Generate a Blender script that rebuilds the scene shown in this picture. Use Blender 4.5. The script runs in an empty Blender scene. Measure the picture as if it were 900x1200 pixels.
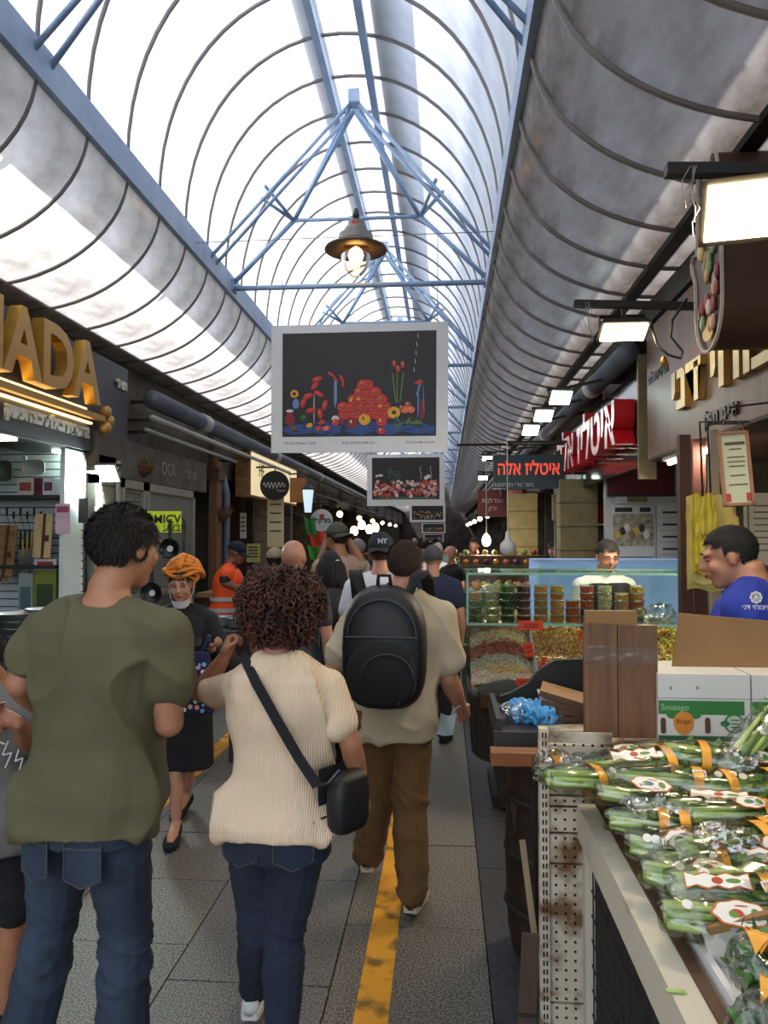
import bpy, bmesh, math, random
from mathutils import Vector, Matrix, noise, Euler
R = math.radians
SC = bpy.context.scene
COL = SC.collection
# ---------------------------------------------------------------- camera
F = 900.0                      # focal length in pixels of the 900x1200 frame
CAM = Vector((0, 0, 1.72))
cd = bpy.data.cameras.new('camera'); cam = bpy.data.objects.new('camera', cd); COL.objects.link(cam)
cd.sensor_fit = 'VERTICAL'; cd.sensor_height = 24.0; cd.lens = 24.0 * F / 1200.0
cd.clip_start = 0.05; cd.clip_end = 500
cam.location = CAM
cam.rotation_euler = (R(90 + 1.78), 0, R(4.51))
SC.camera = cam
CROT = Euler(cam.rotation_euler).to_matrix()
def at(px, py, Y):
    """world point seen at a pixel, on the plane at alley distance Y"""
    d = CROT @ Vector(((px - 450) / F, -(py - 600) / F, -1))
    return CAM + d * (Y / d.y)
# ---------------------------------------------------------------- sky, sun, exposure
W = bpy.data.worlds.new('world'); SC.world = W; W.use_nodes = True
wn = W.node_tree.nodes; wl = W.node_tree.links
sky = wn.new('ShaderNodeTexSky'); sky.sky_type = 'NISHITA'; sky.sun_disc = False
sky.sun_elevation = R(57); sky.sun_rotation = R(-100); sky.air_density = 1.0; sky.dust_density = 2.0
bgn = wn['Background']; hs = wn.new('ShaderNodeHueSaturation'); hs.inputs['Saturation'].default_value = .55   # hazy summer sky
wl.new(sky.outputs[0], hs.inputs['Color']); wl.new(hs.outputs[0], bgn.inputs[0]); bgn.inputs[1].default_value = 0.3
sd = bpy.data.lights.new('sun', 'SUN'); sun = bpy.data.objects.new('sun', sd); COL.objects.link(sun)
sd.energy = 6.5; sd.angle = R(0.6); sd.color = (1.0, 0.95, 0.88)
_sv = Vector((-0.46, -0.16, 0.87))   # towards the sun: high, from the left side of the alley
sun.rotation_euler = _sv.to_track_quat('Z', 'Y').to_euler()
SC.view_settings.view_transform = 'Standard'; SC.view_settings.look = 'None'
SC.view_settings.gamma = 1.0; SC.view_settings.use_curve_mapping = False
SC.view_settings.exposure = 0.9
# ---------------------------------------------------------------- scratch scene for evaluating modifiers and text
TMP = bpy.data.scenes.new('scratch')
def evaluated(ob):
    TMP.collection.objects.link(ob)
    vl = TMP.view_layers[0]; vl.update(); dg = vl.depsgraph
    me = bpy.data.meshes.new_from_object(ob.evaluated_get(dg))
    TMP.collection.objects.unlink(ob)
    return me
# ---------------------------------------------------------------- materials
def lin(c):
    if isinstance(c, str):
        c = c.lstrip('#'); c = [int(c[i:i+2], 16) / 255 for i in (0, 2, 4)]
    return tuple(((v / 12.92) if v <= .04045 else ((v + .055) / 1.055) ** 2.4) for v in c) + (1.0,)
MATS = {}
def M(name, col='#808080', rough=.6, metal=0., var=.12, scale=6., col2=None, bump=0., bscale=None, emit=0., ecol=None,
      stretch=(1, 1, 1), detail=4, spec=.5, contrast=None, coat=0., sheen=0.):
    if name in MATS: return MATS[name]
    m = bpy.data.materials.new(name); m.use_nodes = True; MATS[name] = m
    nt = m.node_tree; p = nt.nodes['Principled BSDF']
    c = lin(col); c2 = lin(col2) if col2 else tuple(v * (1 - 2 * var) for v in c[:3]) + (1,)
    tc = nt.nodes.new('ShaderNodeTexCoord'); mp = nt.nodes.new('ShaderNodeMapping'); mp.inputs['Scale'].default_value = stretch
    nt.links.new(tc.outputs['Object'], mp.inputs[0])
    nz = nt.nodes.new('ShaderNodeTexNoise'); nz.inputs['Scale'].default_value = scale; nz.inputs['Detail'].default_value = detail
    nt.links.new(mp.outputs[0], nz.inputs['Vector'])
    rp = nt.nodes.new('ShaderNodeValToRGB'); lo, hi = contrast or (.3, .7)
    rp.color_ramp.elements[0].position = lo; rp.color_ramp.elements[1].position = hi
    rp.color_ramp.elements[0].color = c2; rp.color_ramp.elements[1].color = c
    nt.links.new(nz.outputs[0], rp.inputs[0]); nt.links.new(rp.outputs[0], p.inputs['Base Color'])
    p.inputs['Roughness'].default_value = rough; p.inputs['Metallic'].default_value = metal
    p.inputs['Specular IOR Level'].default_value = spec
    if coat: p.inputs['Coat Weight'].default_value = coat
    if sheen: p.inputs['Sheen Weight'].default_value = sheen
    if bump:
        b = nt.nodes.new('ShaderNodeBump'); b.inputs['Strength'].default_value = bump; b.inputs['Distance'].default_value = .01
        n2 = nt.nodes.new('ShaderNodeTexNoise'); n2.inputs['Scale'].default_value = bscale or scale * 3; n2.inputs['Detail'].default_value = 3
        nt.links.new(mp.outputs[0], n2.inputs['Vector']); nt.links.new(n2.outputs[0], b.inputs['Height'])
        nt.links.new(b.outputs[0], p.inputs['Normal'])
    if emit:
        p.inputs['Emission Color'].default_value = lin(ecol or col); p.inputs['Emission Strength'].default_value = emit
    return m
def glass_mat(name, tint='#e8f4ee', gloss=.12, rough=.05, fac=None):
    """thin sheet glass or film: lets light straight through, with a glossy skin"""
    if name in MATS: return MATS[name]
    m = bpy.data.materials.new(name); m.use_nodes = True; MATS[name] = m; nt = m.node_tree; nt.nodes.clear()
    o = nt.nodes.new('ShaderNodeOutputMaterial'); mx = nt.nodes.new('ShaderNodeMixShader')
    t = nt.nodes.new('ShaderNodeBsdfTransparent'); t.inputs[0].default_value = lin(tint)
    g = nt.nodes.new('ShaderNodeBsdfGlossy'); g.inputs['Roughness'].default_value = rough
    fr = nt.nodes.new('ShaderNodeLayerWeight'); fr.inputs[0].default_value = .25
    ma = nt.nodes.new('ShaderNodeMath'); ma.operation = 'MULTIPLY_ADD'; ma.inputs[1].default_value = .5; ma.inputs[2].default_value = gloss
    nt.links.new(fr.outputs['Fresnel'], ma.inputs[0]); nt.links.new(ma.outputs[0], mx.inputs[0])
    nt.links.new(t.outputs[0], mx.inputs[1]); nt.links.new(g.outputs[0], mx.inputs[2]); nt.links.new(mx.outputs[0], o.inputs[0])
    return m
def sheet_mat(name, col, dirt, dirt_lo=.35, dirt_hi=.7, trans=.7, scale=1.2, stretch=(1, 1, 1), gloss=.06):
    """translucent roofing sheet with grime"""
    m = bpy.data.materials.new(name); m.use_nodes = True; MATS[name] = m; nt = m.node_tree; nt.nodes.clear()
    N = nt.nodes.new; L = nt.links.new
    o = N('ShaderNodeOutputMaterial'); tc = N('ShaderNodeTexCoord'); mp = N('ShaderNodeMapping'); mp.inputs['Scale'].default_value = stretch
    L(tc.outputs['Object'], mp.inputs[0])
    nz = N('ShaderNodeTexNoise'); nz.inputs['Scale'].default_value = scale; nz.inputs['Detail'].default_value = 6; nz.inputs['Roughness'].default_value = .62
    L(mp.outputs[0], nz.inputs['Vector'])
    rp = N('ShaderNodeValToRGB'); e = rp.color_ramp.elements; e[0].position = dirt_lo; e[1].position = dirt_hi
    e[0].color = lin(dirt); e[1].color = lin(col); L(nz.outputs[0], rp.inputs[0])
    t = N('ShaderNodeBsdfTranslucent'); d = N('ShaderNodeBsdfDiffuse'); g = N('ShaderNodeBsdfGlossy'); g.inputs['Roughness'].default_value = .28
    L(rp.outputs[0], t.inputs[0]); L(rp.outputs[0], d.inputs[0])
    m1 = N('ShaderNodeMixShader'); m1.inputs[0].default_value = trans; L(d.outputs[0], m1.inputs[1]); L(t.outputs[0], m1.inputs[2])
    m2 = N('ShaderNodeMixShader'); m2.inputs[0].default_value = gloss; L(m1.outputs[0], m2.inputs[1]); L(g.outputs[0], m2.inputs[2])
    L(m2.outputs[0], o.inputs[0])
    return m
# ---------------------------------------------------------------- mesh builder
def frame(o, right, up):
    r = Vector(right).normalized(); u = Vector(up).normalized(); n = r.cross(u); u = n.cross(r)
    m = Matrix((r, u, n)).transposed().to_4x4(); m.translation = Vector(o); return m
def XL(o): return frame(o, (0, 1, 0), (0, 0, 1))      # on a surface facing +X (left side of the alley)
def XR(o): return frame(o, (0, -1, 0), (0, 0, 1))     # on a surface facing -X (right side)
def XC(o): return frame(o, (1, 0, 0), (0, 0, 1))      # facing the camera end (-Y)
class MB:
    def __init__(s): s.v = []; s.f = []; s.mi = []; s.cur = 0
    def add(s, vs, fs, T=None):
        b = len(s.v)
        s.v += [tuple(T @ Vector(v)) for v in vs] if T is not None else [tuple(v) for v in vs]
        s.f += [tuple(i + b for i in f) for f in fs]; s.mi += [s.cur] * len(fs); return s
    def box(s, c, sz, T=None, taper=1.0):
        x, y, z = [v / 2 for v in sz]; t = taper
        vs = [(-x, -y, -z), (x, -y, -z), (x, y, -z), (-x, y, -z), (-x*t, -y*t, z), (x*t, -y*t, z), (x*t, y*t, z), (-x*t, y*t, z)]
        vs = [(a + c[0], b + c[1], d + c[2]) for a, b, d in vs]
        return s.add(vs, [(3, 2, 1, 0), (4, 5, 6, 7), (0, 1, 5, 4), (1, 2, 6, 5), (2, 3, 7, 6), (3, 0, 4, 7)], T)
    def bbox(s, lo, hi, T=None):
        return s.box([(a + b) / 2 for a, b in zip(lo, hi)], [abs(b - a) for a, b in zip(lo, hi)], T)
    def bar(s, p, q, w, h=None, up=(0, 0, 1)):
        p = Vector(p); q = Vector(q); d = q - p; L = d.length; d.normalize(); up = Vector(up)
        if abs(d.dot(up)) > .98: up = Vector((0, 1, 0))
        r = d.cross(up).normalized(); u = r.cross(d); m = Matrix((r, d, u)).transposed().to_4x4(); m.translation = (p + q) / 2
        return s.box((0, 0, 0), (w, L, h or w), m)
    def rings(s, rs, cap=True, closed=False):
        n = len(rs[0]); b = len(s.v)
        for r in rs: s.v += [tuple(v) for v in r]
        k = len(rs)
        for i in range(k if closed else k - 1):
            i2 = (i + 1) % k
            for j in range(n):
                s.f.append((b + i*n + j, b + i*n + (j+1) % n, b + i2*n + (j+1) % n, b + i2*n + j)); s.mi.append(s.cur)
        if cap and not closed:
            s.f.append(tuple(b + j for j in reversed(range(n)))); s.mi.append(s.cur)
            s.f.append(tuple(b + (k-1)*n + j for j in range(n))); s.mi.append(s.cur)
        return s
    def tube(s, pts, r, n=8, cap=True, flat=1.0, up=None):
        pts = [Vector(p) for p in pts]; k = len(pts)
        rr = list(r) if isinstance(r, (list, tuple)) else [r] * k
        rs = []; u = None
        for i, p in enumerate(pts):
            d = (pts[min(i+1, k-1)] - pts[max(i-1, 0)])
            d = d.normalized() if d.length > 1e-9 else Vector((0, 0, 1))
            if u is None:
                a = Vector(up) if up else (Vector((0, 0, 1)) if abs(d.z) < .9 else Vector((0, 1, 0)))
                u = a - d * a.dot(d); u.normalize()
            else:
                u = u - d * u.dot(d); u.normalize()
            w = d.cross(u)
            x = rr[i]; a_, b_ = x if isinstance(x, (list, tuple)) else (x, x * flat)
            rs.append([p + w * (a_ * math.cos(t)) + u * (b_ * math.sin(t)) for t in [2 * math.pi * j / n for j in range(n)]])
        return s.rings(rs, cap)
    def lathe(s, prof, n=16, T=None, cap=True):
        rs = [[Vector((r * math.cos(2*math.pi*j/n), r * math.sin(2*math.pi*j/n), z)) for j in range(n)] for r, z in prof]
        if T is not None: rs = [[T @ v for v in r] for r in rs]
        return s.rings(rs, cap)
    def prism(s, poly, z0, z1, T=None):
        n = len(poly); vs = [(x, y, z0) for x, y in poly] + [(x, y, z1) for x, y in poly]
        fs = [tuple(reversed(range(n))), tuple(range(n, 2*n))] + [(i, (i+1) % n, n + (i+1) % n, n + i) for i in range(n)]
        return s.add(vs, fs, T)
    def disc(s, c, r, n=12, T=None, z=0, ry=None, a0=0):
        return s.add([(c[0] + r*math.cos(a0+2*math.pi*i/n), c[1] + (ry or r)*math.sin(a0+2*math.pi*i/n), z) for i in range(n)], [tuple(range(n))], T)
    def ell(s, c, r, nu=12, nv=8, T=None):
        if not isinstance(r, (list, tuple)): r = (r, r, r)
        vs = [(c[0], c[1], c[2] - r[2])]
        for i in range(1, nv):
            t = -math.pi/2 + math.pi*i/nv
            for j in range(nu):
                a = 2*math.pi*j/nu
                vs.append((c[0] + r[0]*math.cos(t)*math.cos(a), c[1] + r[1]*math.cos(t)*math.sin(a), c[2] + r[2]*math.sin(t)))
        vs.append((c[0], c[1], c[2] + r[2])); fs = []
        for j in range(nu): fs.append((0, 1 + (j+1) % nu, 1 + j))
        for i in range(nv - 2):
            for j in range(nu):
                a = 1 + i*nu + j; b = 1 + i*nu + (j+1) % nu; fs.append((a, b, b + nu, a + nu))
        e = len(vs) - 1; k = 1 + (nv-2)*nu
        for j in range(nu): fs.append((k + j, k + (j+1) % nu, e))
        return s.add(vs, fs, T)
    def grid(s, fn, nu, nv):
        b = len(s.v)
        for i in range(nu + 1):
            for j in range(nv + 1): s.v.append(tuple(fn(i / nu, j / nv)))
        for i in range(nu):
            for j in range(nv):
                a = b + i*(nv+1) + j; s.f.append((a, a + nv + 1, a + nv + 2, a + 1)); s.mi.append(s.cur)
        return s
    def mesh(s, name, smooth=False):
        me = bpy.data.meshes.new(name); me.from_pydata(s.v, [], s.f); me.update()
        if any(s.mi): me.polygons.foreach_set('material_index', s.mi)
        if smooth: me.polygons.foreach_set('use_smooth', [True] * len(me.polygons))
        return me
    def build(s, name, mat, parent=None, smooth=False, loc=None, mx=None, bevel=0):
        me = s.mesh(name, smooth)
        if bevel:
            bm = bmesh.new(); bm.from_mesh(me)
            bmesh.ops.bevel(bm, geom=bm.edges[:], offset=bevel, segments=1, affect='EDGES', clamp_overlap=True)
            bm.to_mesh(me); bm.free()
        return link(name, me, mat, parent, loc, mx)
def link(name, me, mat=None, parent=None, loc=None, mx=None):
    if mat is not None:
        for m in (mat if isinstance(mat, (list, tuple)) else [mat]): me.materials.append(m)
    o = bpy.data.objects.new(name, me); COL.objects.link(o)
    if parent is not None: o.parent = parent
    if mx is not None: o.matrix_local = mx
    elif loc is not None: o.location = loc
    return o
def tag(o, label=None, cat=None, group=None, kind=None):
    if label: o['label'] = label
    if cat: o['category'] = cat
    if group: o['group'] = group
    if kind: o['kind'] = kind
    return o
def thing(name, label, cat, loc=(0, 0, 0), rz=0, group=None, kind=None, mx=None):
    o = bpy.data.objects.new(name, None); o.empty_display_size = .1; COL.objects.link(o)
    if mx is not None: o.matrix_world = mx
    else: o.location = loc; o.rotation_euler = (0, 0, rz)
    return tag(o, label, cat, group, kind)
def copy_tree(o, parent=None, loc=None, rz=None, label=None, group=None):
    c = o.copy(); COL.objects.link(c); c.parent = parent
    if parent is None:
        if loc is not None: c.location = loc
        if rz is not None: c.rotation_euler = (0, 0, rz)
    if label: c['label'] = label
    if group: c['group'] = group
    for ch in list(o.children): copy_tree(ch, c)
    return c
_tc = {}
def text_mesh(s, size=.1, extrude=.0, bold=0., align='CENTER'):
    k = (s, size, extrude, bold, align)
    if k in _tc: return _tc[k].copy()
    cu = bpy.data.curves.new('lettering', 'FONT'); cu.body = s; cu.size = size; cu.extrude = extrude; cu.offset = bold
    cu.align_x = align; cu.align_y = 'CENTER'; cu.resolution_u = 3
    ob = bpy.data.objects.new('lettering', cu); me = evaluated(ob); bpy.data.objects.remove(ob); bpy.data.curves.remove(cu)
    _tc[k] = me; return me.copy()
def text(s, size, mx, mat, parent, extrude=.0, bold=0., name='lettering', align='CENTER', width=None):
    me = text_mesh(s, size, extrude, bold, align)
    if width and len(me.vertices):
        xs = [v.co.x for v in me.vertices]; k = width / max(1e-6, max(xs) - min(xs))
        me.transform(Matrix.Diagonal((k, 1, 1, 1)))
    o = link(name, me, mat, None); o.matrix_world = mx
    if parent is not None:
        o.parent = parent; o.matrix_parent_inverse = world_of(parent).inverted()
    return o
def world_of(o):
    m = o.matrix_basis.copy()
    return (world_of(o.parent) @ o.matrix_parent_inverse @ m) if o.parent else m
def split_letters(o, name='letter'):
    """every separate piece of raised lettering becomes a part of its own"""
    me = o.data; par = list(range(len(me.vertices)))
    def find(i):
        while par[i] != i: par[i] = par[par[i]]; i = par[i]
        return i
    for e in me.edges:
        x, y = find(e.vertices[0]), find(e.vertices[1])
        if x != y: par[x] = y
    # text meshes are not welded: join coincident vertices first
    key = {}
    for v in me.vertices:
        k = (round(v.co.x, 5), round(v.co.y, 5), round(v.co.z, 5))
        if k in key:
            x, y = find(v.index), find(key[k])
            if x != y: par[x] = y
        else: key[k] = v.index
    groups = {}
    for f in me.polygons: groups.setdefault(find(f.vertices[0]), []).append(f)
    if len(groups) < 2: return
    for fs in groups.values():
        idx = {}; vs = []; out = []
        for f in fs:
            for i in f.vertices:
                if i not in idx: idx[i] = len(vs); vs.append(tuple(me.vertices[i].co))
            out.append(tuple(idx[i] for i in f.vertices))
        m2 = bpy.data.meshes.new(name); m2.from_pydata(vs, [], out); m2.update()
        for mt in me.materials: m2.materials.append(mt)
        m2.polygons.foreach_set('material_index', [f.material_index for f in fs])
        q = bpy.data.objects.new(name, m2); COL.objects.link(q); q.parent = o.parent; q.matrix_parent_inverse = o.matrix_parent_inverse.copy(); q.matrix_basis = o.matrix_basis.copy()
    bpy.data.objects.remove(o)
def heb(s): return s[::-1]
def rnd(seed): return random.Random(seed)
# ================================================================= figure builders
def unify(mb, vox, smooth=4, fold=None, name='body'):
    """one closed continuous surface out of overlapping shells"""
    me = mb.mesh(name); ob = bpy.data.objects.new(name, me)
    md = ob.modifiers.new('r', 'REMESH'); md.mode = 'VOXEL'; md.voxel_size = vox; md.use_smooth_shade = True
    if smooth:
        sm = ob.modifiers.new('s', 'SMOOTH'); sm.factor = .5; sm.iterations = smooth
    out = evaluated(ob); bpy.data.objects.remove(ob); bpy.data.meshes.remove(me)
    if fold:
        out.update(); ns = [v.normal.copy() for v in out.vertices]
        for v, n in zip(out.vertices, ns): v.co += n * fold(v.co)
        out.update()
    out.polygons.foreach_set('use_smooth', [True] * len(out.polygons))
    return out
def oring(c, hw, hd, n=20, e=2.4, rz=0.):
    out = []
    for j in range(n):
        a = 2 * math.pi * j / n; ca, sa = math.cos(a), math.sin(a)
        x = hw * math.copysign(abs(ca) ** (2 / e), ca); y = hd * math.copysign(abs(sa) ** (2 / e), sa)
        if rz: x, y = x * math.cos(rz) - y * math.sin(rz), x * math.sin(rz) + y * math.cos(rz)
        out.append(Vector((c[0] + x, c[1] + y, c[2])))
    return out
# torso profile for a 1.75 m figure: height, half width, half depth, forward offset
TORSO_M = [(.80, .10, .09, 0), (.86, .158, .112, -.005), (.93, .166, .116, -.008), (1.0, .156, .108, -.004), (1.08, .15, .104, 0), (1.17, .156, .108, .002),
           (1.26, .168, .115, .004), (1.34, .176, .114, .002), (1.40, .166, .098, -.006), (1.445, .125, .078, -.012), (1.48, .078, .062, -.014), (1.51, .056, .058, -.01)]
TORSO_F = [(.80, .10, .09, 0), (.86, .165, .115, -.012), (.93, .172, .118, -.012), (1.0, .152, .104, -.006), (1.08, .128, .092, 0), (1.17, .134, .096, .004),
           (1.26, .15, .112, .012), (1.34, .156, .104, .004), (1.40, .146, .086, -.006), (1.445, .105, .068, -.01), (1.48, .066, .056, -.012), (1.51, .05, .052, -.008)]
def fold_fn(kind, amp, seed):
    o = Vector((seed * 3.7, seed * 1.3, seed * 2.1))
    def ridge(p): return 1 - abs(noise.noise(p)) * 2
    if kind == 'shirt':
        def f(co):
            p = Vector((co.x * 5 + co.z * 2.2, co.y * 5, co.z * 2.6 - co.x * 2)) + o
            q = Vector((co.x * 9, co.y * 9, co.z * 9)) + o
            u = ridge(p); u = u * u * u
            w = 1.25 - .6 * min(1, max(0, (co.z - .9) / .5))
            return amp * w * (u * 1.3 + noise.noise(q) * .4 - .2)
    elif kind == 'pants':
        def f(co):
            wv = noise.noise(Vector((co.x * 3, co.y * 3, co.z * 3)) + o) * .06
            p = Vector((co.x * 4, co.y * 4, (co.z + wv) * 11 + co.x * 7)) + o
            q = Vector((co.x * 9, co.y * 9, (co.z + wv) * 17 - co.x * 12)) + o
            u = ridge(p); v = ridge(q); z = co.z
            w = .25 + .75 * math.exp(-((z - .47) / .1) ** 2) + .8 * math.exp(-((z - .12) / .1) ** 2) + .35 * math.exp(-((z - .8) / .06) ** 2)
            big = noise.noise(Vector((co.x * 6, co.y * 6, co.z * 2.5)) + o)
            return amp * (w * (u * u * u * .9 + v * v * .3 - .35) + big * .4)
    else:
        def f(co):
            p = Vector((co.x * 14, co.y * 14, co.z * 1.6)) + o
            return amp * (noise.noise(p))
    return f
def hand_shells(mb, wr, fw, palm, side_sign, s=1., curl=.5, n=6):
    """wrist point, direction of the fingers, palm normal; the thumb leaves the side of the palm"""
    fw = fw.normalized(); pn = (palm - fw * palm.dot(fw)).normalized(); sd = fw.cross(pn).normalized() * side_sign
    P = lambda a, b, c: wr + (fw * a + sd * b + pn * c) * s
    mb.tube([P(-.02, 0, 0), P(.02, 0, .002), P(.055, .002, .004), P(.092, 0, .004)], [(.026*s, .019*s), (.036*s, .018*s), (.042*s, .016*s), (.038*s, .013*s)], 10, up=pn)
    for k, (b, L) in enumerate(((.03, .068), (.0105, .078), (-.0095, .072), (-.029, .056))):
        a0 = P(.086, b, .003); pts = [P(.06, b * .9, .003), a0]; ang = 0; p = a0
        for j, fr in enumerate((.45, .32, .23)):
            ang += curl * (1.0 + .12 * k) * (.85, 1.0, .7)[j]
            p = p + (fw * math.cos(ang) + pn * math.sin(ang)) * (L * fr * s); pts.append(p)
        mb.tube(pts, [.0095*s, .0095*s, .009*s, .0085*s, .007*s], n, up=sd)
    t0 = P(.018, .026, .004); t1 = P(.045, .05, .012 + .01 * curl); t2 = P(.072, .056 - .012 * curl, .02 + .018 * curl); t3 = P(.092, .052 - .024 * curl, .026 + .022 * curl)
    mb.tube([t0, t1, t2, t3], [.014*s, .0125*s, .0105*s, .008*s], n, up=pn)
def head_shells(mb, T, s=1., female=False):
    k = s
    def e(c, r, nu=16, nv=12): mb.ell(tuple(v * k for v in c), tuple(v * k for v in r), nu, nv, T)
    e((0, -.018, .03), (.077, .097, .088), 20, 14)
    e((0, .018, -.03), (.063 if not female else .059, .074, .082))
    e((0, .05, -.085), (.036 if not female else .028, .036, .03))
    e((0, .0, -.06), (.056, .055, .045))
    for sx in (-1, 1):
        e((sx * .037, .066, -.02), (.024, .02, .028)); e((sx * .0785, -.006, -.004), (.01, .02, .032)); e((sx * .073, 0, -.004), (.012, .012, .02))
        e((sx * .03, .079, .034), (.03, .015, .01))
    mb.tube([T @ (Vector(p) * k) for p in ((0, .082, .03), (0, .098, .004), (0, .108, -.018), (0, .092, -.026))], [.009*k, .011*k, .0145*k, .01*k], 8)
    e((0, .086, -.05), (.024, .014, .014))
def face_parts(body, T, s=1., brow='#2a1c14', lips='#a05a50', closed=False, iris='#2a1a10'):
    k = s; mw = M('eye_white', '#e4ddd4', .3, var=.02)
    for sx in (-1, 1):
        c = Vector((sx * .031, .0745, .012)) * k
        mb = MB(); mb.ell(c, (.0145*k, .0125*k, .0105*k), 10, 8, T); ey = mb.build('eye', M('eyelid_%s' % lips, lips, .5) if closed else mw, body, True)
        if not closed:
            MB().ell(c + Vector((0, .009*k, -.001*k)), (.006*k, .005*k, .006*k), 8, 6, T).build('iris', M('iris_dark', iris, .2), ey, True)
        mlash = M('lash_dark', '#1a110d', .6)
        MB().tube([T @ (c + Vector((x * .0155 * k, (.0125 - .004 * abs(x)) * k, ((-.003 if closed else .006) - (.002 if not closed else -.003) * abs(x)) * k))) for x in (-1, -.5, 0, .5, 1)], .0016*k, 5).build('lashes', mlash, ey)
        MB().tube([T @ (Vector((sx * (.031 + x * .02), .0905 - .006 * abs(x) - .004 * (x > 0), .036 + .003 * (1 - abs(x)))) * k) for x in (-1, -.5, 0, .5, 1)], [.002*k, .0038*k, .004*k, .0032*k, .0015*k], 6).build('eyebrow', M('brow_' + brow, brow, .8), body, True)
    mb = MB()
    mb.tube([T @ (Vector((x * .024, .1 - .012 * x * x, -.047 + .002 * abs(x))) * k) for x in (-1, -.5, 0, .5, 1)], [.002*k, .005*k, .0055*k, .005*k, .002*k], 6)
    mb.tube([T @ (Vector((x * .021, .098 - .012 * x * x, -.056 + .003 * abs(x))) * k) for x in (-1, -.5, 0, .5, 1)], [.002*k, .0055*k, .0065*k, .0055*k, .002*k], 6)
    mb.build('lips', M('lips_' + lips, lips, .45), body, True)
def hair_cap(body, T, s, mat, seed=1, low=-.05, front=.055, vol=.012, n=5000, length=.02, nape=-.075):
    """short hair: a scalp shell with thousands of short locks"""
    g = rnd(seed); mb = MB(); k = s
    def surf(th, ph, off=0.):
        return Vector(((.077 + off) * math.cos(ph) * math.cos(th), -.018 + (.098 + off) * math.cos(ph) * math.sin(th), .03 + (.089 + off) * math.sin(ph)))
    def okp(p):
        if p.y > .02: return p.z > front - (.02 if abs(p.x) > .05 else 0)
        if abs(p.x) > .055 and p.y > -.035: return p.z > low + .03
        return p.z > nape
    nu, nv = 36, 18; idx = {}
    for i in range(nv + 1):
        ph = -1.35 + (math.pi / 2 + 1.35) * i / nv
        for j in range(nu):
            th = 2 * math.pi * j / nu; p = surf(th, ph, vol * (.55 + .45 * max(0, math.sin(ph)))); idx[i, j] = (len(mb.v), okp(p))
            mb.v.append(tuple(T @ (p * k)))
    for i in range(nv):
        for j in range(nu):
            q = [idx[i, j], idx[i, (j+1) % nu], idx[i+1, (j+1) % nu], idx[i+1, j]]
            if all(t[1] for t in q): mb.f.append(tuple(t[0] for t in q)); mb.mi.append(0)
    for _ in range(n):
        th = g.uniform(0, 2 * math.pi); ph = math.asin(g.uniform(-.95, 1)); p = surf(th, ph, vol * .6)
        if not okp(p): continue
        nr = Vector((p.x / .006, (p.y + .018) / .0096, (p.z - .03) / .0079)).normalized()
        dn = Vector((g.uniform(-.5, .5), -.35 if p.z > .06 else 0, -1 if p.z < .09 else -.1)); dn = (dn - nr * dn.dot(nr) * .85)
        d = (dn.normalized() + nr * g.uniform(.25, .7)).normalized() * length * g.uniform(.6, 1.3)
        sdv = d.cross(nr).normalized() * .0022
        a = p - nr * .002
        q = [a - sdv, a + sdv, a + d * .6 + sdv * .7 - nr * .001, a + d, a + d * .6 - sdv * .7]
        b = len(mb.v); mb.v += [tuple(T @ (v * k)) for v in q]; mb.f.append(tuple(b + t for t in range(5))); mb.mi.append(0)
    return mb.build('hair', mat, body, True)
def hair_long(body, T, s, mat, seed=1, length=.22, n=900, bun=False):
    g = rnd(seed); mb = MB(); k = s
    for _ in range(n):
        th = g.uniform(math.pi - .55, 2 * math.pi + .55); ph = g.uniform(-.1, 1.5)
        p = Vector((.08 * math.cos(ph) * math.cos(th), -.018 + .1 * math.cos(ph) * math.sin(th), .03 + .092 * math.sin(ph)))
        out = Vector((p.x, p.y + .018, 0)); out = out.normalized() if out.length > .01 else Vector((0, -1, 0))
        pts = [p]; q = p
        L = length * g.uniform(.8, 1.1) + p.z
        for t in range(5):
            q = q + Vector((0, 0, -L / 5)) + out * (.03 if t == 0 else (.008 if t < 3 else -.004)); pts.append(q)
        mb.tube([T @ (v * k) for v in pts], [.003, .007, .007, .006, .005, .002], 4)
    MB().ell((0, -.02, .034), (.082, .102, .092), 20, 14, T @ Matrix.Scale(k, 4)).build('hair', mat, body, True)
    return mb.build('hair', mat, body, True)
SKIN = lambda c: M('skin_' + c, c, .5, var=.06, scale=14, bump=.06, bscale=120)
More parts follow.
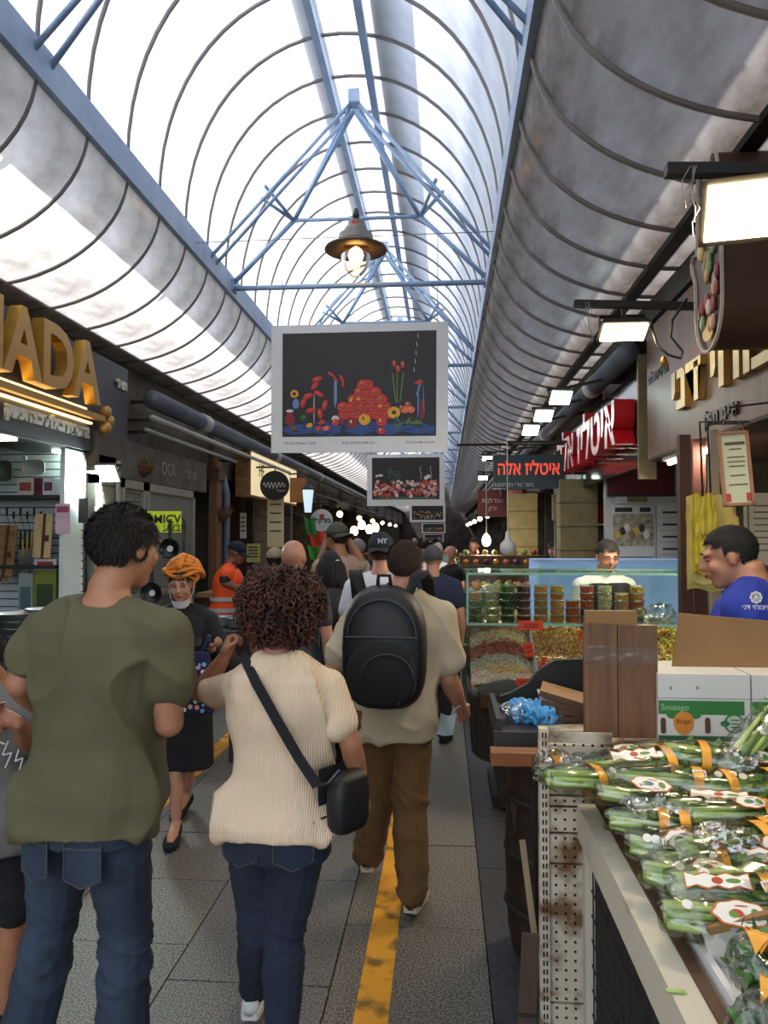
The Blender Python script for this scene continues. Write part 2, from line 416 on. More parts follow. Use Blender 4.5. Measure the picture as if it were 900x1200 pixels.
def person(label, X, Y, h=1.75, face=0., skin='#b08064', j={}, top=None, bottom=None, shoes=None, head=(0, 0, 0), hair=None, vox=.012,
           female=False, bulk=1., lean=(0, 0), curl=(.5, .5), faceparts=None, group=None, palm=None, headup=0., deep=1.):
    """X, Y on the floor; face: 0 looks down the alley (away), 180 towards the camera. j overrides joints, in local metres."""
    s = h / 1.75; root = thing('person', label, 'person', (X, Y, 0), R(face), group)
    inv = Matrix.Rotation(-R(face), 3, 'Z')
    J = {}
    base = {'sh': (.182, -.005, 1.385), 'el': (.25, -.03, 1.115), 'wr': (.245, .05, .87), 'hip': (.088, 0, .9), 'kn': (.1, .02, .5), 'an': (.1, -.02, .085)}
    shw = (.165 if female else .182) * (1 + (bulk - 1) * .6)
    base['sh'] = (shw, -.005, 1.385)
    for b, v in base.items():
        for sd, sg in (('R', 1), ('L', -1)): J[b + sd] = Vector((v[0] * sg, v[1], v[2])) * s
    lv = Vector((lean[0], lean[1], 0))
    def lz(z): return lv * max(0., (z - .85) / .55)           # lean of the trunk grows with height
    for sd in 'RL':
        for b in ('sh', 'el', 'wr'): J[b + sd] += lz(1.4) if b == 'sh' else lz(1.2)
    for k_, v in j.items():
        if isinstance(v, tuple) and v[0] == 'px':            # a pixel and a depth offset from the person
            wpt = at(v[1], v[2], Y + v[3]); v = inv @ (wpt - Vector((X, Y, 0)))
        J[k_] = Vector(v)
    TR = TORSO_F if female else TORSO_M
    def trunk(mb, z0, z1, off, dz=0, n=24, flare=0.):
        rs = []; zs = [t for t in TR if z0 < t[0] < z1]
        def interp(z):
            for a, b in zip(TR, TR[1:]):
                if a[0] <= z <= b[0]:
                    u = (z - a[0]) / (b[0] - a[0]); return tuple(a[i] + (b[i] - a[i]) * u for i in range(4))
            return (z,) + (TR[0][1:] if z < TR[0][0] else TR[-1][1:])
        for t in [interp(z0)] + zs + [interp(z1)]:
            z, hw, hd, oy = t; z_ = max(z, z0)
            o_ = off * (1 if z < 1.38 else max(.35, 1 - (z - 1.38) * 6)) + flare * max(0, (1.1 - z) / .3)
            bk = 1 + (bulk - 1) * (1 if z < 1.36 else .4)
            hw_, hd_ = hw * bk, hd * (1 + (bulk - 1) * 1.3) * deep
            if z < .86 and z0 > .6 and off > 0: hw_, hd_ = TR[1][1] * bk, TR[1][2] * (1 + (bulk - 1) * 1.3) * deep
            c = Vector((0, oy, z_)) * s + lz(z)
            rs.append(oring(c, (hw_ + o_) * s, (hd_ + o_) * s, n, 2.5 if z < 1.42 else 2.1))
        mb.rings(rs)
    def limb(mb, a, b, r0, rm, r1, off=0., t0=0., t1=1., n=12, ball=True):
        pts = []; rr = []
        for i in range(7):
            t = t0 + (t1 - t0) * i / 6; pts.append(a.lerp(b, t))
            r = (r0 + (rm - r0) * t / .35) if t < .35 else (rm + (r1 - rm) * (t - .35) / .65)
            rr.append((r + off) * s)
        mb.tube(pts, rr, n)
        if ball: mb.ell(pts[0], rr[0], 12, 8); mb.ell(pts[-1], rr[-1] * .98, 12, 8)
    ab = (1 + (bulk - 1) * .8) * (.86 if female else 1.)
    def traps(mb, off):
        for sd in 'RL':
            sh = J['sh' + sd]; c = Vector((0, -.012, 1.46)) * s + lz(1.46)
            a = c.lerp(sh, .2) + Vector((0, 0, .004 * s)); b = c.lerp(sh, .62) + Vector((0, 0, .0)); 
            mb.tube([a, b, sh + Vector((0, 0, -.004 * s))], [((.05 * ab + off) * s, (.045 * ab + off) * s), ((.062 * ab + off) * s, (.052 * ab + off) * s), ((.056 * ab + off) * s, (.05 * ab + off) * s)], 12, up=(0, 0, 1))
            mb.ell(sh, (.054 * ab + off) * s)
    # ---- head frame
    neck = Vector((0, -.012, 1.47)) * s + lz(1.47)
    hT = Matrix.Translation(Vector((0, .018, 1.625 + headup)) * s + lz(1.62)) @ Matrix.Rotation(R(head[0]), 4, 'Z') @ Matrix.Translation((0, 0, -.1 * s)) @ Matrix.Rotation(R(-head[1]), 4, 'X') @ Matrix.Rotation(R(head[2]), 4, 'Y') @ Matrix.Translation((0, .012 * s, .1 * s))
    # ---- body: one surface
    mb = MB()
    trunk(mb, .83, 1.51, -.004)
    traps(mb, 0)
    mb.tube([neck - Vector((0, 0, .03 * s)), neck + Vector((0, .006, .05 * s)), hT @ Vector((0, -.012 * s, -.05 * s))], [.064 * s * ab, .056 * s * ab, .054 * s * ab], 14)
    head_shells(mb, hT, s, female)
    for sd, sg in (('R', 1), ('L', -1)):
        sh, el, wr = J['sh' + sd], J['el' + sd], J['wr' + sd]
        limb(mb, sh, el, .058 * ab, .052 * ab, .041 * ab); limb(mb, el, wr, .042 * ab, .044 * ab, .027 * ab)
        fw = (wr - el).normalized(); pn = Vector((-sg, .15, .0)) if palm is None or sd not in palm else Vector(palm[sd])
        if abs(fw.dot(pn.normalized())) > .9: pn = Vector((0, 1, .2))
        if palm and sd + 'f' in palm: fw = Vector(palm[sd + 'f']).normalized()
        c_ = curl[0 if sd == 'R' else 1]
        pnn = (pn - fw * pn.dot(fw)).normalized()
        thumb = (palm or {}).get(sd + 't', None)
        sgn = 1
        sdv = fw.cross(pnn)
        want = Vector(thumb) if thumb else Vector((0, 1, .3))
        if sdv.dot(want) < 0: sgn = -1
        hand_shells(mb, wr, fw, pn, sgn, s * (.93 if female else 1.02), c_)
        hip, kn, an = J['hip' + sd], J['kn' + sd], J['an' + sd]
        lb = 1 + (bulk - 1) * .7
        limb(mb, hip, kn, .082 * lb, .078 * lb, .052 * lb); limb(mb, kn, an, .052 * lb, .055 * lb, .034 * lb)
        fd = J.get('toe' + sd, an + Vector((sg * .02, .15, -.05)) * s)
        mb.tube([an + Vector((0, -.045, -.045)) * s, an + Vector((0, 0, -.04)) * s, an.lerp(fd, .6) + Vector((0, 0, -.02)) * s, fd], [.028 * s, .036 * s, .038 * s, .022 * s], 10, flat=.75)
    body = link('body', unify(mb, vox, 4), SKIN(skin), root)
    P = {'root': root, 'body': body, 'hT': hT, 's': s, 'J': J, 'lz': lz, 'trunk': trunk, 'traps': traps, 'X': X, 'Y': Y, 'face': face}
    # ---- top
    if top:
        mb = MB(); off = top.get('off', .016); hem = top.get('hem', .84)
        trunk(mb, hem, top.get('neck', 1.475), off, flare=top.get('flare', .012))
        traps(mb, .017)
        for sd in 'RL':
            sl = top.get('sleeve', .55); sh, el, wr = J['sh' + sd], J['el' + sd], J['wr' + sd]
            so = top.get('soff', .016)
            limb(mb, sh, el, .054 * ab + .016, .054 * ab + so * .8, .045 * ab + so * 1.25, t1=min(1, sl)) if sl <= 1 else limb(mb, sh, el, .058 * ab + .004, .054 * ab + so * .6, .045 * ab + so)
            if sl > 1: limb(mb, el, wr, .045 * ab + so, .046 * ab + so * .8, .03 * ab + so * .6, t1=sl - 1)
        if top.get('collar'):
            mb2 = MB(); c = neck + Vector((0, .004, .012 * s))
            mb2.rings([oring(c + Vector((0, 0, dz * s)), w * s, d * s, 20, 2.1) for dz, w, d in ((-.03, .078, .07), (.012, .07, .066), (.034, .066, .064), (.03, .06, .058), (-.03, .06, .055))], cap=False)
            mb2.build('collar', top['mat'], root, True)
        link('shirt', unify(mb, vox, top.get('smooth', 5), fold_fn('shirt', top.get('fold', .012), len(label))), top['mat'], root)
    if bottom:
        mb = MB(); kd = bottom['kind']; off = bottom.get('off', .012)
        if kd == 'skirt':
            rs = []
            for z, w, d in ((1.04, .12, .09), (.98, .155, .11), (.9, .185, .135), (.75, .195, .15), (.6, .2, .155), (bottom.get('end', .5), .205, .16)): rs.append(oring(Vector((0, 0, z)) * s, w * s, d * s, 28, 2.6))
            mb.rings(list(reversed(rs)))
            link('skirt', unify(mb, vox, 3, fold_fn('skirt', .006, len(label))), bottom['mat'], root)
        else:
            trunk(mb, .80, bottom.get('waist', .95), off * .7)
            end = bottom.get('end', 1.0)
            for sd in 'RL':
                hip, kn, an = J['hip' + sd], J['kn' + sd], J['an' + sd]; lb = 1 + (bulk - 1) * .7
                limb(mb, hip, kn, .085 * lb + off * .4, .082 * lb + off * .5, .056 * lb + off, t1=min(1, end * 2) if end < .5 else 1)
                if end > .5:
                    ew = bottom.get('cuff', .05)
                    limb(mb, kn, an, .056 * lb + off, .058 * lb + off, ew, t1=(end - .5) * 2)
            link('shorts' if end <= .5 else 'trousers', unify(mb, vox, 3, fold_fn('pants', bottom.get('fold', .011), len(label) + 1)), bottom['mat'], root)
    if shoes:
        for sd, sg in (('R', 1), ('L', -1)):
            an = J['an' + sd]; fd = J.get('toe' + sd, an + Vector((sg * .02, .155, -.05)) * s)
            f = fd - an; f.z = 0; f.normalize(); pit = (an.z - .085 * s) - (fd.z - .035 * s)
            up = Vector((0, 0, 1)); rt = f.cross(up)
            # shoe axis from heel to toe, pitched when the heel is lifted
            heel = an - f * .06 * s + Vector((0, 0, -.08 * s)); toe = Vector((fd.x, fd.y, 0)) + f * .04 * s + Vector((0, 0, max(.0, fd.z - .035 * s)))
            ax = (toe - heel); L = ax.length; ax.normalize(); upv = (up - ax * up.dot(ax)).normalized()
            q = lambda t, hgt: heel + ax * (t * L) + upv * (hgt * s)
            mb = MB(); low = shoes.get('low', False); H = .05 if low else .075
            prof = [(0, .026, H * .7), (.06, .034, H), (.2, .037, H * 1.05), (.4, .039, H * .85), (.62, .046, H * .62), (.82, .046, H * .5), (.95, .032, H * .42), (1.0, .012, H * .25)]
            rs = []
            for t, w, hh in prof:
                ring = []
                for a in range(12):
                    th = 2 * math.pi * a / 12; ring.append(q(t, .012 + hh / 2 * (1 + math.sin(th))) + rt * (w * s * math.cos(th)))
                rs.append(ring)
            mb.rings(rs); sh_ = mb.build('shoe', shoes['mat'], root, True)
            mb = MB(); poly = []
            ths = [(t, w * 1.06) for t, w, _ in prof]
            vs = [q(t, 0) + rt * w * s for t, w in ths] + [q(t, 0) - rt * w * s for t, w in reversed(ths)]
            n = len(vs); th_ = .026 * s
            mb.add([v for v in vs] + [v + upv * th_ for v in vs], [tuple(range(n)), tuple(reversed(range(n, 2 * n)))] + [(i, (i + 1) % n, n + (i + 1) % n, n + i) for i in range(n)])
            mb.build('sole', shoes.get('sole', shoes['mat']), sh_)
    if hair:
        if hair[0] == 'short': hair_cap(body, hT, s, hair[1], seed=len(label), **(hair[2] if len(hair) > 2 else {}))
        if hair[0] == 'long': hair_long(body, hT, s, hair[1], seed=len(label), **(hair[2] if len(hair) > 2 else {}))
    if faceparts is not None: face_parts(body, hT, s, **faceparts)
    return P
def cap_hat(P, mat, brim='back', badge=None, mesh=False):
    """baseball cap; brim 'front' or 'back' (worn backwards shows the strap)"""
    s = P['s']; T = P['hT'] @ Matrix.Scale(s, 4); mb = MB()
    rs = []
    for ph in (-.12, .15, .45, .8, 1.1, 1.35, 1.5):
        rs.append([T @ Vector((.088 * math.cos(ph) * math.cos(a), -.016 + .108 * math.cos(ph) * math.sin(a), .042 + .098 * math.sin(ph))) for a in [2 * math.pi * k / 24 for k in range(24)]])
    mb.rings(rs); c = mb.build('cap', mat, P['root'], True)
    MB().ell((0, -.016, .142), (.008, .008, .006), 8, 6, T).build('button', mat, c, True)
    sg = 1 if brim == 'front' else -1
    mb = MB(); n = 14
    mb.grid(lambda u, v: T @ Vector(((.086 - .012 * v) * math.cos(math.pi * u) , -.016 + sg * ((.1 + .0 * v) * math.sin(math.pi * u) * (1 - v) + v * (.05 + .135 * math.sin(math.pi * u))), .03 - .012 * v - .02 * abs(math.cos(math.pi * u)) * v)), n, 4)
    mb.grid(lambda u, v: T @ Vector(((.086 - .012 * v) * math.cos(math.pi * u) , -.016 + sg * ((.1 + .0 * v) * math.sin(math.pi * u) * (1 - v) + v * (.05 + .135 * math.sin(math.pi * u))), .025 - .012 * v - .02 * abs(math.cos(math.pi * u)) * v)), n, 4)
    mb.build('brim', mat, c, True)
    return c

def pX(px, Y): return at(px, 628, Y).x
def rel(P, v):      # local metres of the person
    return Vector(v)
def wl_(P, px, py, dy):
    return Matrix.Rotation(-R(P['face']), 3, 'Z') @ (at(px, py, P['Y'] + dy) - Vector((P['X'], P['Y'], 0)))
def stripe_mat(name, c1, c2, axis='X', freq=60., lo=.45, hi=.55, rough=.85, bump=.3):
    """fine rib knit or weave: bands across one axis"""
    m = bpy.data.materials.new(name); m.use_nodes = True; MATS[name] = m; nt = m.node_tree; p = nt.nodes['Principled BSDF']
    tc = nt.nodes.new('ShaderNodeTexCoord'); w = nt.nodes.new('ShaderNodeTexWave'); w.bands_direction = axis; w.inputs['Scale'].default_value = freq
    w.inputs['Distortion'].default_value = .6; nt.links.new(tc.outputs['Object'], w.inputs[0])
    rp = nt.nodes.new('ShaderNodeValToRGB'); rp.color_ramp.elements[0].color = lin(c2); rp.color_ramp.elements[1].color = lin(c1)
    nt.links.new(w.outputs['Fac'], rp.inputs[0]); nt.links.new(rp.outputs[0], p.inputs['Base Color']); p.inputs['Roughness'].default_value = rough
    b = nt.nodes.new('ShaderNodeBump'); b.inputs['Strength'].default_value = bump; b.inputs['Distance'].default_value = .004
    nt.links.new(w.outputs['Fac'], b.inputs['Height']); nt.links.new(b.outputs[0], p.inputs['Normal'])
    return m
# ================================================================= THE SETTING
CX = -.85                       # middle of the alley
XLW, XRW = -3.0, 1.5            # shop-front planes
Y0, Y1 = -1.2, 58.0             # alley in both directions
ZB = 4.22                       # roof beams
BL, BR = -2.14, .44
m_stone = M('granite_paving', '#8a867e', .5, var=.1, scale=130, col2='#1f1e1d', contrast=(.38, .64), bump=.06, bscale=120, detail=8)
m_stone2 = M('granite_paving_warm', '#8c8577', .5, var=.1, scale=115, col2='#232120', contrast=(.38, .64), bump=.06, bscale=120, detail=8)
m_joint = M('paving_joint', '#1d1c1b', .9)
m_black = M('dark_strip_stone', '#3a3b3e', .5, scale=30, col2='#242528', bump=.1)
m_yellow = M('worn_yellow_paint', '#d8971e', .55, scale=9, col2='#7a5a22', contrast=(.34, .5), detail=8)
def bbx(name, lo, hi, mat, parent=None, bevel=0): return MB().bbox(lo, hi).build(name, mat, parent, bevel=bevel)
fl = MB().bbox((-7, Y0, -.2), (6, Y1, -.03)).build('floor', m_joint); tag(fl, 'granite paved alley floor', kind='structure')
rg = rnd(3)
ME = {}
for i, (x0, x1) in enumerate(((-3.0, -2.38), (-2.38, -1.72), (-1.72, -1.08), (-1.08, -.44), (-.44, .17))):
    y = Y0 + rg.uniform(0, .5)
    while y < 15:
        L = rg.choice((.6, .9, .9, 1.2))
        me_key = (i, L)
        if me_key not in ME: ME[me_key] = MB().bbox((.003, .003, -.05), (x1 - x0 - .003, L - .003, 0)).mesh('paving_slab')
        me = ME[me_key]
        if not me.materials: me.materials.append(m_stone if i % 2 else m_stone2)
        o = link('paving_slab', me, None, fl, (x0, y, rg.uniform(-.0015, .0015))); y += L
bbx('paving_beyond', (-3.0, 15.2, -.05), (.17, Y1, -.004), m_stone, fl)
y = Y0
while y < 15:
    L = .75; bbx('edge_slab', (.172, y + .002, -.05), (.44, y + L - .002, .004), m_black, fl); y += L
bbx('edge_beyond', (.172, y, -.05), (.44, Y1, 0), m_black, fl)
bbx('shop_paving', (-6.5, Y0, -.05), (-3.003, Y1, -.001), m_black, fl)
bbx('shop_paving', (.443, Y0, -.05), (5.5, Y1, -.001), m_black, fl)
for i, xc in enumerate((-.265, -1.83)):
    mb = MB(); g = rnd(i)
    n = 60; ys = [Y0 + (30 - Y0) * k / n for k in range(n + 1)]
    L_ = [(xc - .062 + g.uniform(-.004, .004), yy, .0035) for yy in ys]; R_ = [(xc + .062 + g.uniform(-.004, .004), yy, .0035) for yy in ys]
    mb.add(L_ + R_, [(k, n + 1 + k, n + 2 + k, k + 1) for k in range(n)])
    tag(mb.build('trim_%d' % (i + 1), m_yellow), kind='structure')
# ---- walls: back walls of the shops, partitions, slabs above
m_wall = M('old_plaster', '#6b6459', .85, scale=2.5, col2='#3c3833', bump=.3)
m_wall2 = M('dim_shop_wall', '#4a4038', .85, scale=2, col2='#2a2522')
m_slab = M('concrete_slab', '#57544f', .9, scale=3)
m_white = M('white_paint', '#d9d8d2', .6, var=.05)
wlft = MB().bbox((-5.2, Y0, -.03), (-5.0, Y1, 3.3)).build('wall_left', m_wall2); tag(wlft, kind='structure')
wrgt = MB().bbox((3.6, Y0, -.03), (3.8, Y1, 3.3)).build('wall_right', m_wall2); tag(wrgt, kind='structure')
wbk = MB().bbox((-5.2, Y1, -.03), (3.8, Y1 + .2, 5.9)).build('wall_end', m_wall2); tag(wbk, kind='structure')
for nm, a, b, w in (('roof_slab', -7.5, -3.2, wlft), ('roof_slab', 1.5, 6, wrgt)): bbx(nm, (a, Y0, 3.28), (b, Y1, 3.44), m_slab, w)
for nm, a, b, w in (('header', -3.3, -3.18, wlft), ('header', 1.78, 1.9, wrgt)): bbx(nm, (a, Y0, 2.55), (b, Y1, 3.28), m_wall, w)
for y in (6.35, 10.1, 15.3, 19, 23, 27, 31, 36, 41, 46, 52): bbx('partition', (-5.0, y, -.03), (-3.1, y + .22, 3.28), m_wall, wlft)
for y in (6.4, 9.9, 13.4, 17, 21, 25, 30, 35, 40, 46, 52): bbx('partition', (2.2, y, -.03), (3.6, y + .2, 3.28), m_wall, wrgt)
# ---- roof
m_vault = sheet_mat('vault_sheet', '#eceef2', '#a9adb6', .32, .66, .66, .9, (1, 1, 1))
m_wingL = sheet_mat('wing_sheet', '#d6d6d8', '#7c7874', .34, .66, .5, 1.6, (1, .6, 1), .1)
m_wingR = sheet_mat('wing_sheet_grimy', '#a39f9e', '#4a4038', .36, .6, .42, 1.1, (1.2, .45, 1), .07)
m_rib = M('roof_rib', '#85817f', .6, var=.1)
m_blue = M('pale_blue_paint', '#a3bcd8', .45, var=.08, scale=8, col2='#86a4c6')
m_beam = M('blue_grey_beam', '#93a9c4', .5, var=.1, scale=4, col2='#7a92b0')
ceil = thing('ceiling', 'arched translucent roof over the alley', None, kind='structure')
VW, VR = 1.3, 1.62
def vault(t):   # t 0..1 from the left beam over the ridge to the right beam
    a = math.pi * (1 - t); return CX + VW * math.cos(a), ZB + .04 + VR * math.sin(a) ** .93
def wing(t, sgn):
    a = math.pi / 2 * t
    if sgn < 0: return -3.24 + 1.1 * math.cos(a) , 4.2 - .76 * math.sin(a)
    return 1.54 - 1.1 * math.cos(a), 4.2 - .76 * math.sin(a)
BAY = .585; yb0 = 4.41 - BAY * 9; nb = int((Y1 - yb0) / BAY)
def sheet(fn, n, name):
    mb = MB(); mb.grid(lambda u, v: (fn(u)[0], .0 + BAY * v, fn(u)[1]), n, 1); me = mb.mesh(name, True); return me
def ribm(fn, n, r, name, t0=0., t1=1.): return MB().tube([(fn(t0 + (t1 - t0) * i / n)[0], 0, fn(t0 + (t1 - t0) * i / n)[1] - .012) for i in range(n + 1)], r, 5).mesh(name, True)
for fn, n, mt, r in ((vault, 28, m_vault, .017), (lambda t: wing(t, -1), 14, m_wingL, .013), (lambda t: wing(t, 1), 14, m_wingR, .016)):
    sm = sheet(fn, n, 'roof_panel'); sm.materials.append(mt)
    rm = ribm(fn, n, r, 'rib'); rm.materials.append(m_rib)
    for k in range(nb):
        link('roof_panel', sm, None, ceil, (0, yb0 + k * BAY, 0)); link('rib', rm, None, ceil, (0, yb0 + k * BAY, 0))
for x in (BL, BR): MB().bbox((x - .035, Y0, ZB - .1), (x + .035, Y1, ZB + .1)).build('beam', m_beam, ceil)
for x in (CX - .18, CX + .2): MB().bbox((x - .03, Y0, 5.74), (x + .03, Y1, 5.82)).build('ridge_rail', m_beam, ceil)
m_plank = M('added_shade_plank', '#77736c', .8)
for x0, x1, z in ((CX - .36, CX - .17, 5.91), (CX + .26, CX + .5, 5.89)): MB().bbox((x0, Y0, z), (x1, Y1, z + .03)).build('added_shade_plank', m_plank, ceil)  # added planks, unseen from below, cast the dark bands beside the ridge
MB().bbox((-2.68, Y0, 4.36), (-2.3, Y1, 4.39)).build('added_shade_plank', m_plank, ceil)  # another added plank, shades the left wing next to the beam
for k in range(0, nb, 4):
    MB().bbox((-2.68, yb0 + k*BAY - .02, 4.2), (-2.14, yb0 + k*BAY + .02, 4.36)).build('shade_plank_bracket', m_plank, ceil)  # brackets only carry the added plank
# ---- gutters and the big drain pipes along both sides
m_pipe = M('grey_drain_pipe', '#5d6470', .45, var=.12, scale=3)
m_pipe2 = M('pale_conduit', '#a9aaa9', .5, var=.1)
m_dk0 = M('dark_steel', '#26221f', .6, var=.15)
def pipe(name, pts, r, mat, label, cat='pipe', rings_=()):
    t = thing(name, label, cat)
    MB().tube(pts, r, 12).build('pipe_run', mat, t, True)
    for (p, q) in rings_: MB().tube([p, q], r * 1.12, 12).build('coupling', m_pipe2, t, True)
    for p in (pts[0], pts[-1]):
        if abs(p[2] - pts[0][2]) < .01: MB().bar((p[0], p[1] + (.15 if p is pts[0] else -.15), p[2]), ((-3.19 if p[0] < 0 else 1.79), p[1] + (.15 if p is pts[0] else -.15), p[2]), .03).build('clamp', m_dk0, t)
    return t
pipe('drain_pipe', [(-2.9, 7.4, 3.08), (-2.9, 30, 3.08)], .095, m_pipe, 'thick grey drain pipe running along the shopfronts opposite the nut stall', rings_=[((-2.9, y, 3.08), (-2.9, y + .25, 3.08)) for y in (8.9, 12.8, 17.4)])
pipe('conduit', [(-2.86, 7.3, 2.88), (-2.86, 14, 2.88)], .03, m_pipe2, 'pale double conduit beneath the thick drain pipe above the shutters')
pipe('conduit', [(-2.92, 7.3, 2.76), (-2.92, 10.6, 2.76)], .022, m_pipe2, 'thin pale conduit lowest above the metal shutters')
pipe('drain_pipe', [(1.4, 5.95, 3.12), (1.4, 26, 3.12)], .085, m_pipe, 'thick grey drain pipe above the nut shop sign', rings_=[((1.4, y, 3.12), (1.4, y + .2, 3.12)) for y in (7.2, 10.6)])
m_dk = M('dark_steel', '#26221f', .6, var=.15)
MB().bbox((1.3, Y0, 3.42), (1.38, 30, 3.5)).build('gutter_edge', m_dk, ceil)
MB().bbox((-3.5, Y0, 3.475), (-3.0, Y1, 3.49)).build('added_shade_sheet', m_dk, ceil)  # dark bar: opaque sheet added over the left wing to shade its outer edge
# ---- roof trusses
def truss(Y, label):
    t = thing('roof_truss', label, 'truss', (0, Y, 0), group='roof trusses')
    A = Vector((CX + .03, -.45, 5.75)); A2 = A - Vector((0, 0, .1))
    def b(n, p, q, w=.035): MB().tube([p, q], w / 2, 8).build(n, m_blue, t, True)
    zc = 4.82
    for s in (-1, 1):
        X = BL if s < 0 else BR
        n1 = Vector((CX + s * .62, .0, zc)); n2 = Vector((CX + s * .78, -.55, 4.92))
        b('rafter', A, (X, -.62, ZB)); b('rafter', A2, (X, -.45, ZB)); b('strut', A2, n1, .045); b('strut', A, n1, .03)
        b('strut', n1, (X, .12, ZB), .05); b('web', n1, n2)
        b('web', n1, n2 + Vector((s * .06, .12, -.06)))
        MB().bbox((X - .05, .04, ZB - .05), (X + .05, .2, ZB + .05)).build('foot_plate', m_beam, t)
    b('collar_tie', (CX - .62, 0, zc), (CX + .62, 0, zc), .04)
    b('tie_rod', (BL, .12, ZB - .02), (BR, .12, ZB - .02), .055)
    MB().box(tuple(A), (.1, .14, .12)).build('apex_plate', m_blue, t)
    return t
tl = ['pale blue roof truss nearest overhead, mostly cut by the top edge', 'pale blue roof truss that carries the hanging street lamp', 'pale blue roof truss just behind the big pepper picture',
      'small pale blue roof truss above the onion picture']
tg = ['distant pale blue roof truss far down the alley']
for i in range(10):
    t_ = truss(3.3 if i == 0 else 3.72 + 3.65 * i, tl[i] if i < 4 else tg[0])
    if i == 0: t_.scale = (1, -1, 1)
# ================================================================= PICTURES AND LAMP HUNG UNDER THE ROOF
m_board = M('poster_board', '#d9dbdd', .7, var=.03)
m_print = M('print_black', '#231f22', .5, var=.1)
m_wire = M('thin_wire', '#8b8b8b', .5, .6)
m_ink = M('caption_ink', '#3a3a3e', .8)
def blot(mb, cols, T, items, n=10):
    """flat printed shapes: (colour index, x, y, rx, ry, angle) - each a hair above the one before"""
    for k, (ci, x, y, rx, ry, an) in enumerate(items):
        mb.cur = ci; ca, sa = math.cos(an), math.sin(an)
        vs = [(x + ca * rx * math.cos(t) - sa * ry * math.sin(t), y + sa * rx * math.cos(t) + ca * ry * math.sin(t), .0012 + k * .000012) for t in [2 * math.pi * i / n for i in range(n)]]
        mb.add(vs, [tuple(range(n))], T)
PAL = ['#2a4a86', '#c33426', '#8a1f1a', '#e06a4a', '#d9a32c', '#5a7a34', '#2b3a20', '#d8d4cc', '#6c86b4', '#1c2440', '#7c4a2a', '#b9b3a8', '#caa0a0', '#a8553c', '#3f6a54']
PM = [M('print' + c, c, .5, var=.06, scale=30) for c in PAL]
def hung_picture(label, px0, px1, py0, py1, Y, art, captions=True, wires=True, skew=0.):
    a = at(px0, py1, Y); b = at(px1, py0, Y); w = b.x - a.x; h = b.z - a.z; c = (a + b) / 2
    t = thing('hanging_picture', label, 'picture', (c.x, Y, c.z)); t.rotation_euler = (R(2), R(skew), R(-2))
    t['group'] = 'pictures hung along the alley'
    MB().box((0, 0, 0), (w, .02, h)).build('board', m_board, t)
    T = frame((0, -.0105, h * .03), (1, 0, 0), (0, 0, 1)); W2, H2 = w * .435, h * .405
    mb = MB(); mb.add([(-W2, -H2, .0005), (W2, -H2, .0005), (W2, H2, .0005), (-W2, H2, .0005)], [(0, 1, 2, 3)], T)
    pr = mb.build('print', m_print, t)
    items = art(W2, H2)
    if items:
        mb = MB(); blot(mb, None, T, items); mb.build('printed_still_life', PM, pr)['kind'] = 'stuff'
    if captions:
        for s_, x, al, sz in (('Still Life Peppers, 2018', -W2 * .98, 'LEFT', .028), (heb('טבע דומם פלפלים 2018'), 0, 'CENTER', .026), (heb('פלפלים אדומים 2018'), W2 * .98, 'RIGHT', .026)):
            me = text_mesh(s_, sz * w / 1.4, .0, .0, al); link('caption', me, m_ink, t, mx=frame((x, -.0112, -h * .425), (1, 0, 0), (0, 0, 1)))
    if wires:
        for sx in (-1, 1): MB().tube([(sx * w * .44, 0, h * .49), (sx * w * .44, 0, ZB - c.z - .02)], .0025, 4).build('hanging_wire', m_wire, t)
    MB().tube([(BL - c.x + .03, 0, ZB - c.z - .02), (BR - c.x - .03, 0, ZB - c.z - .02)], .004, 5).build('cross_cable', m_wire, t)
    return t
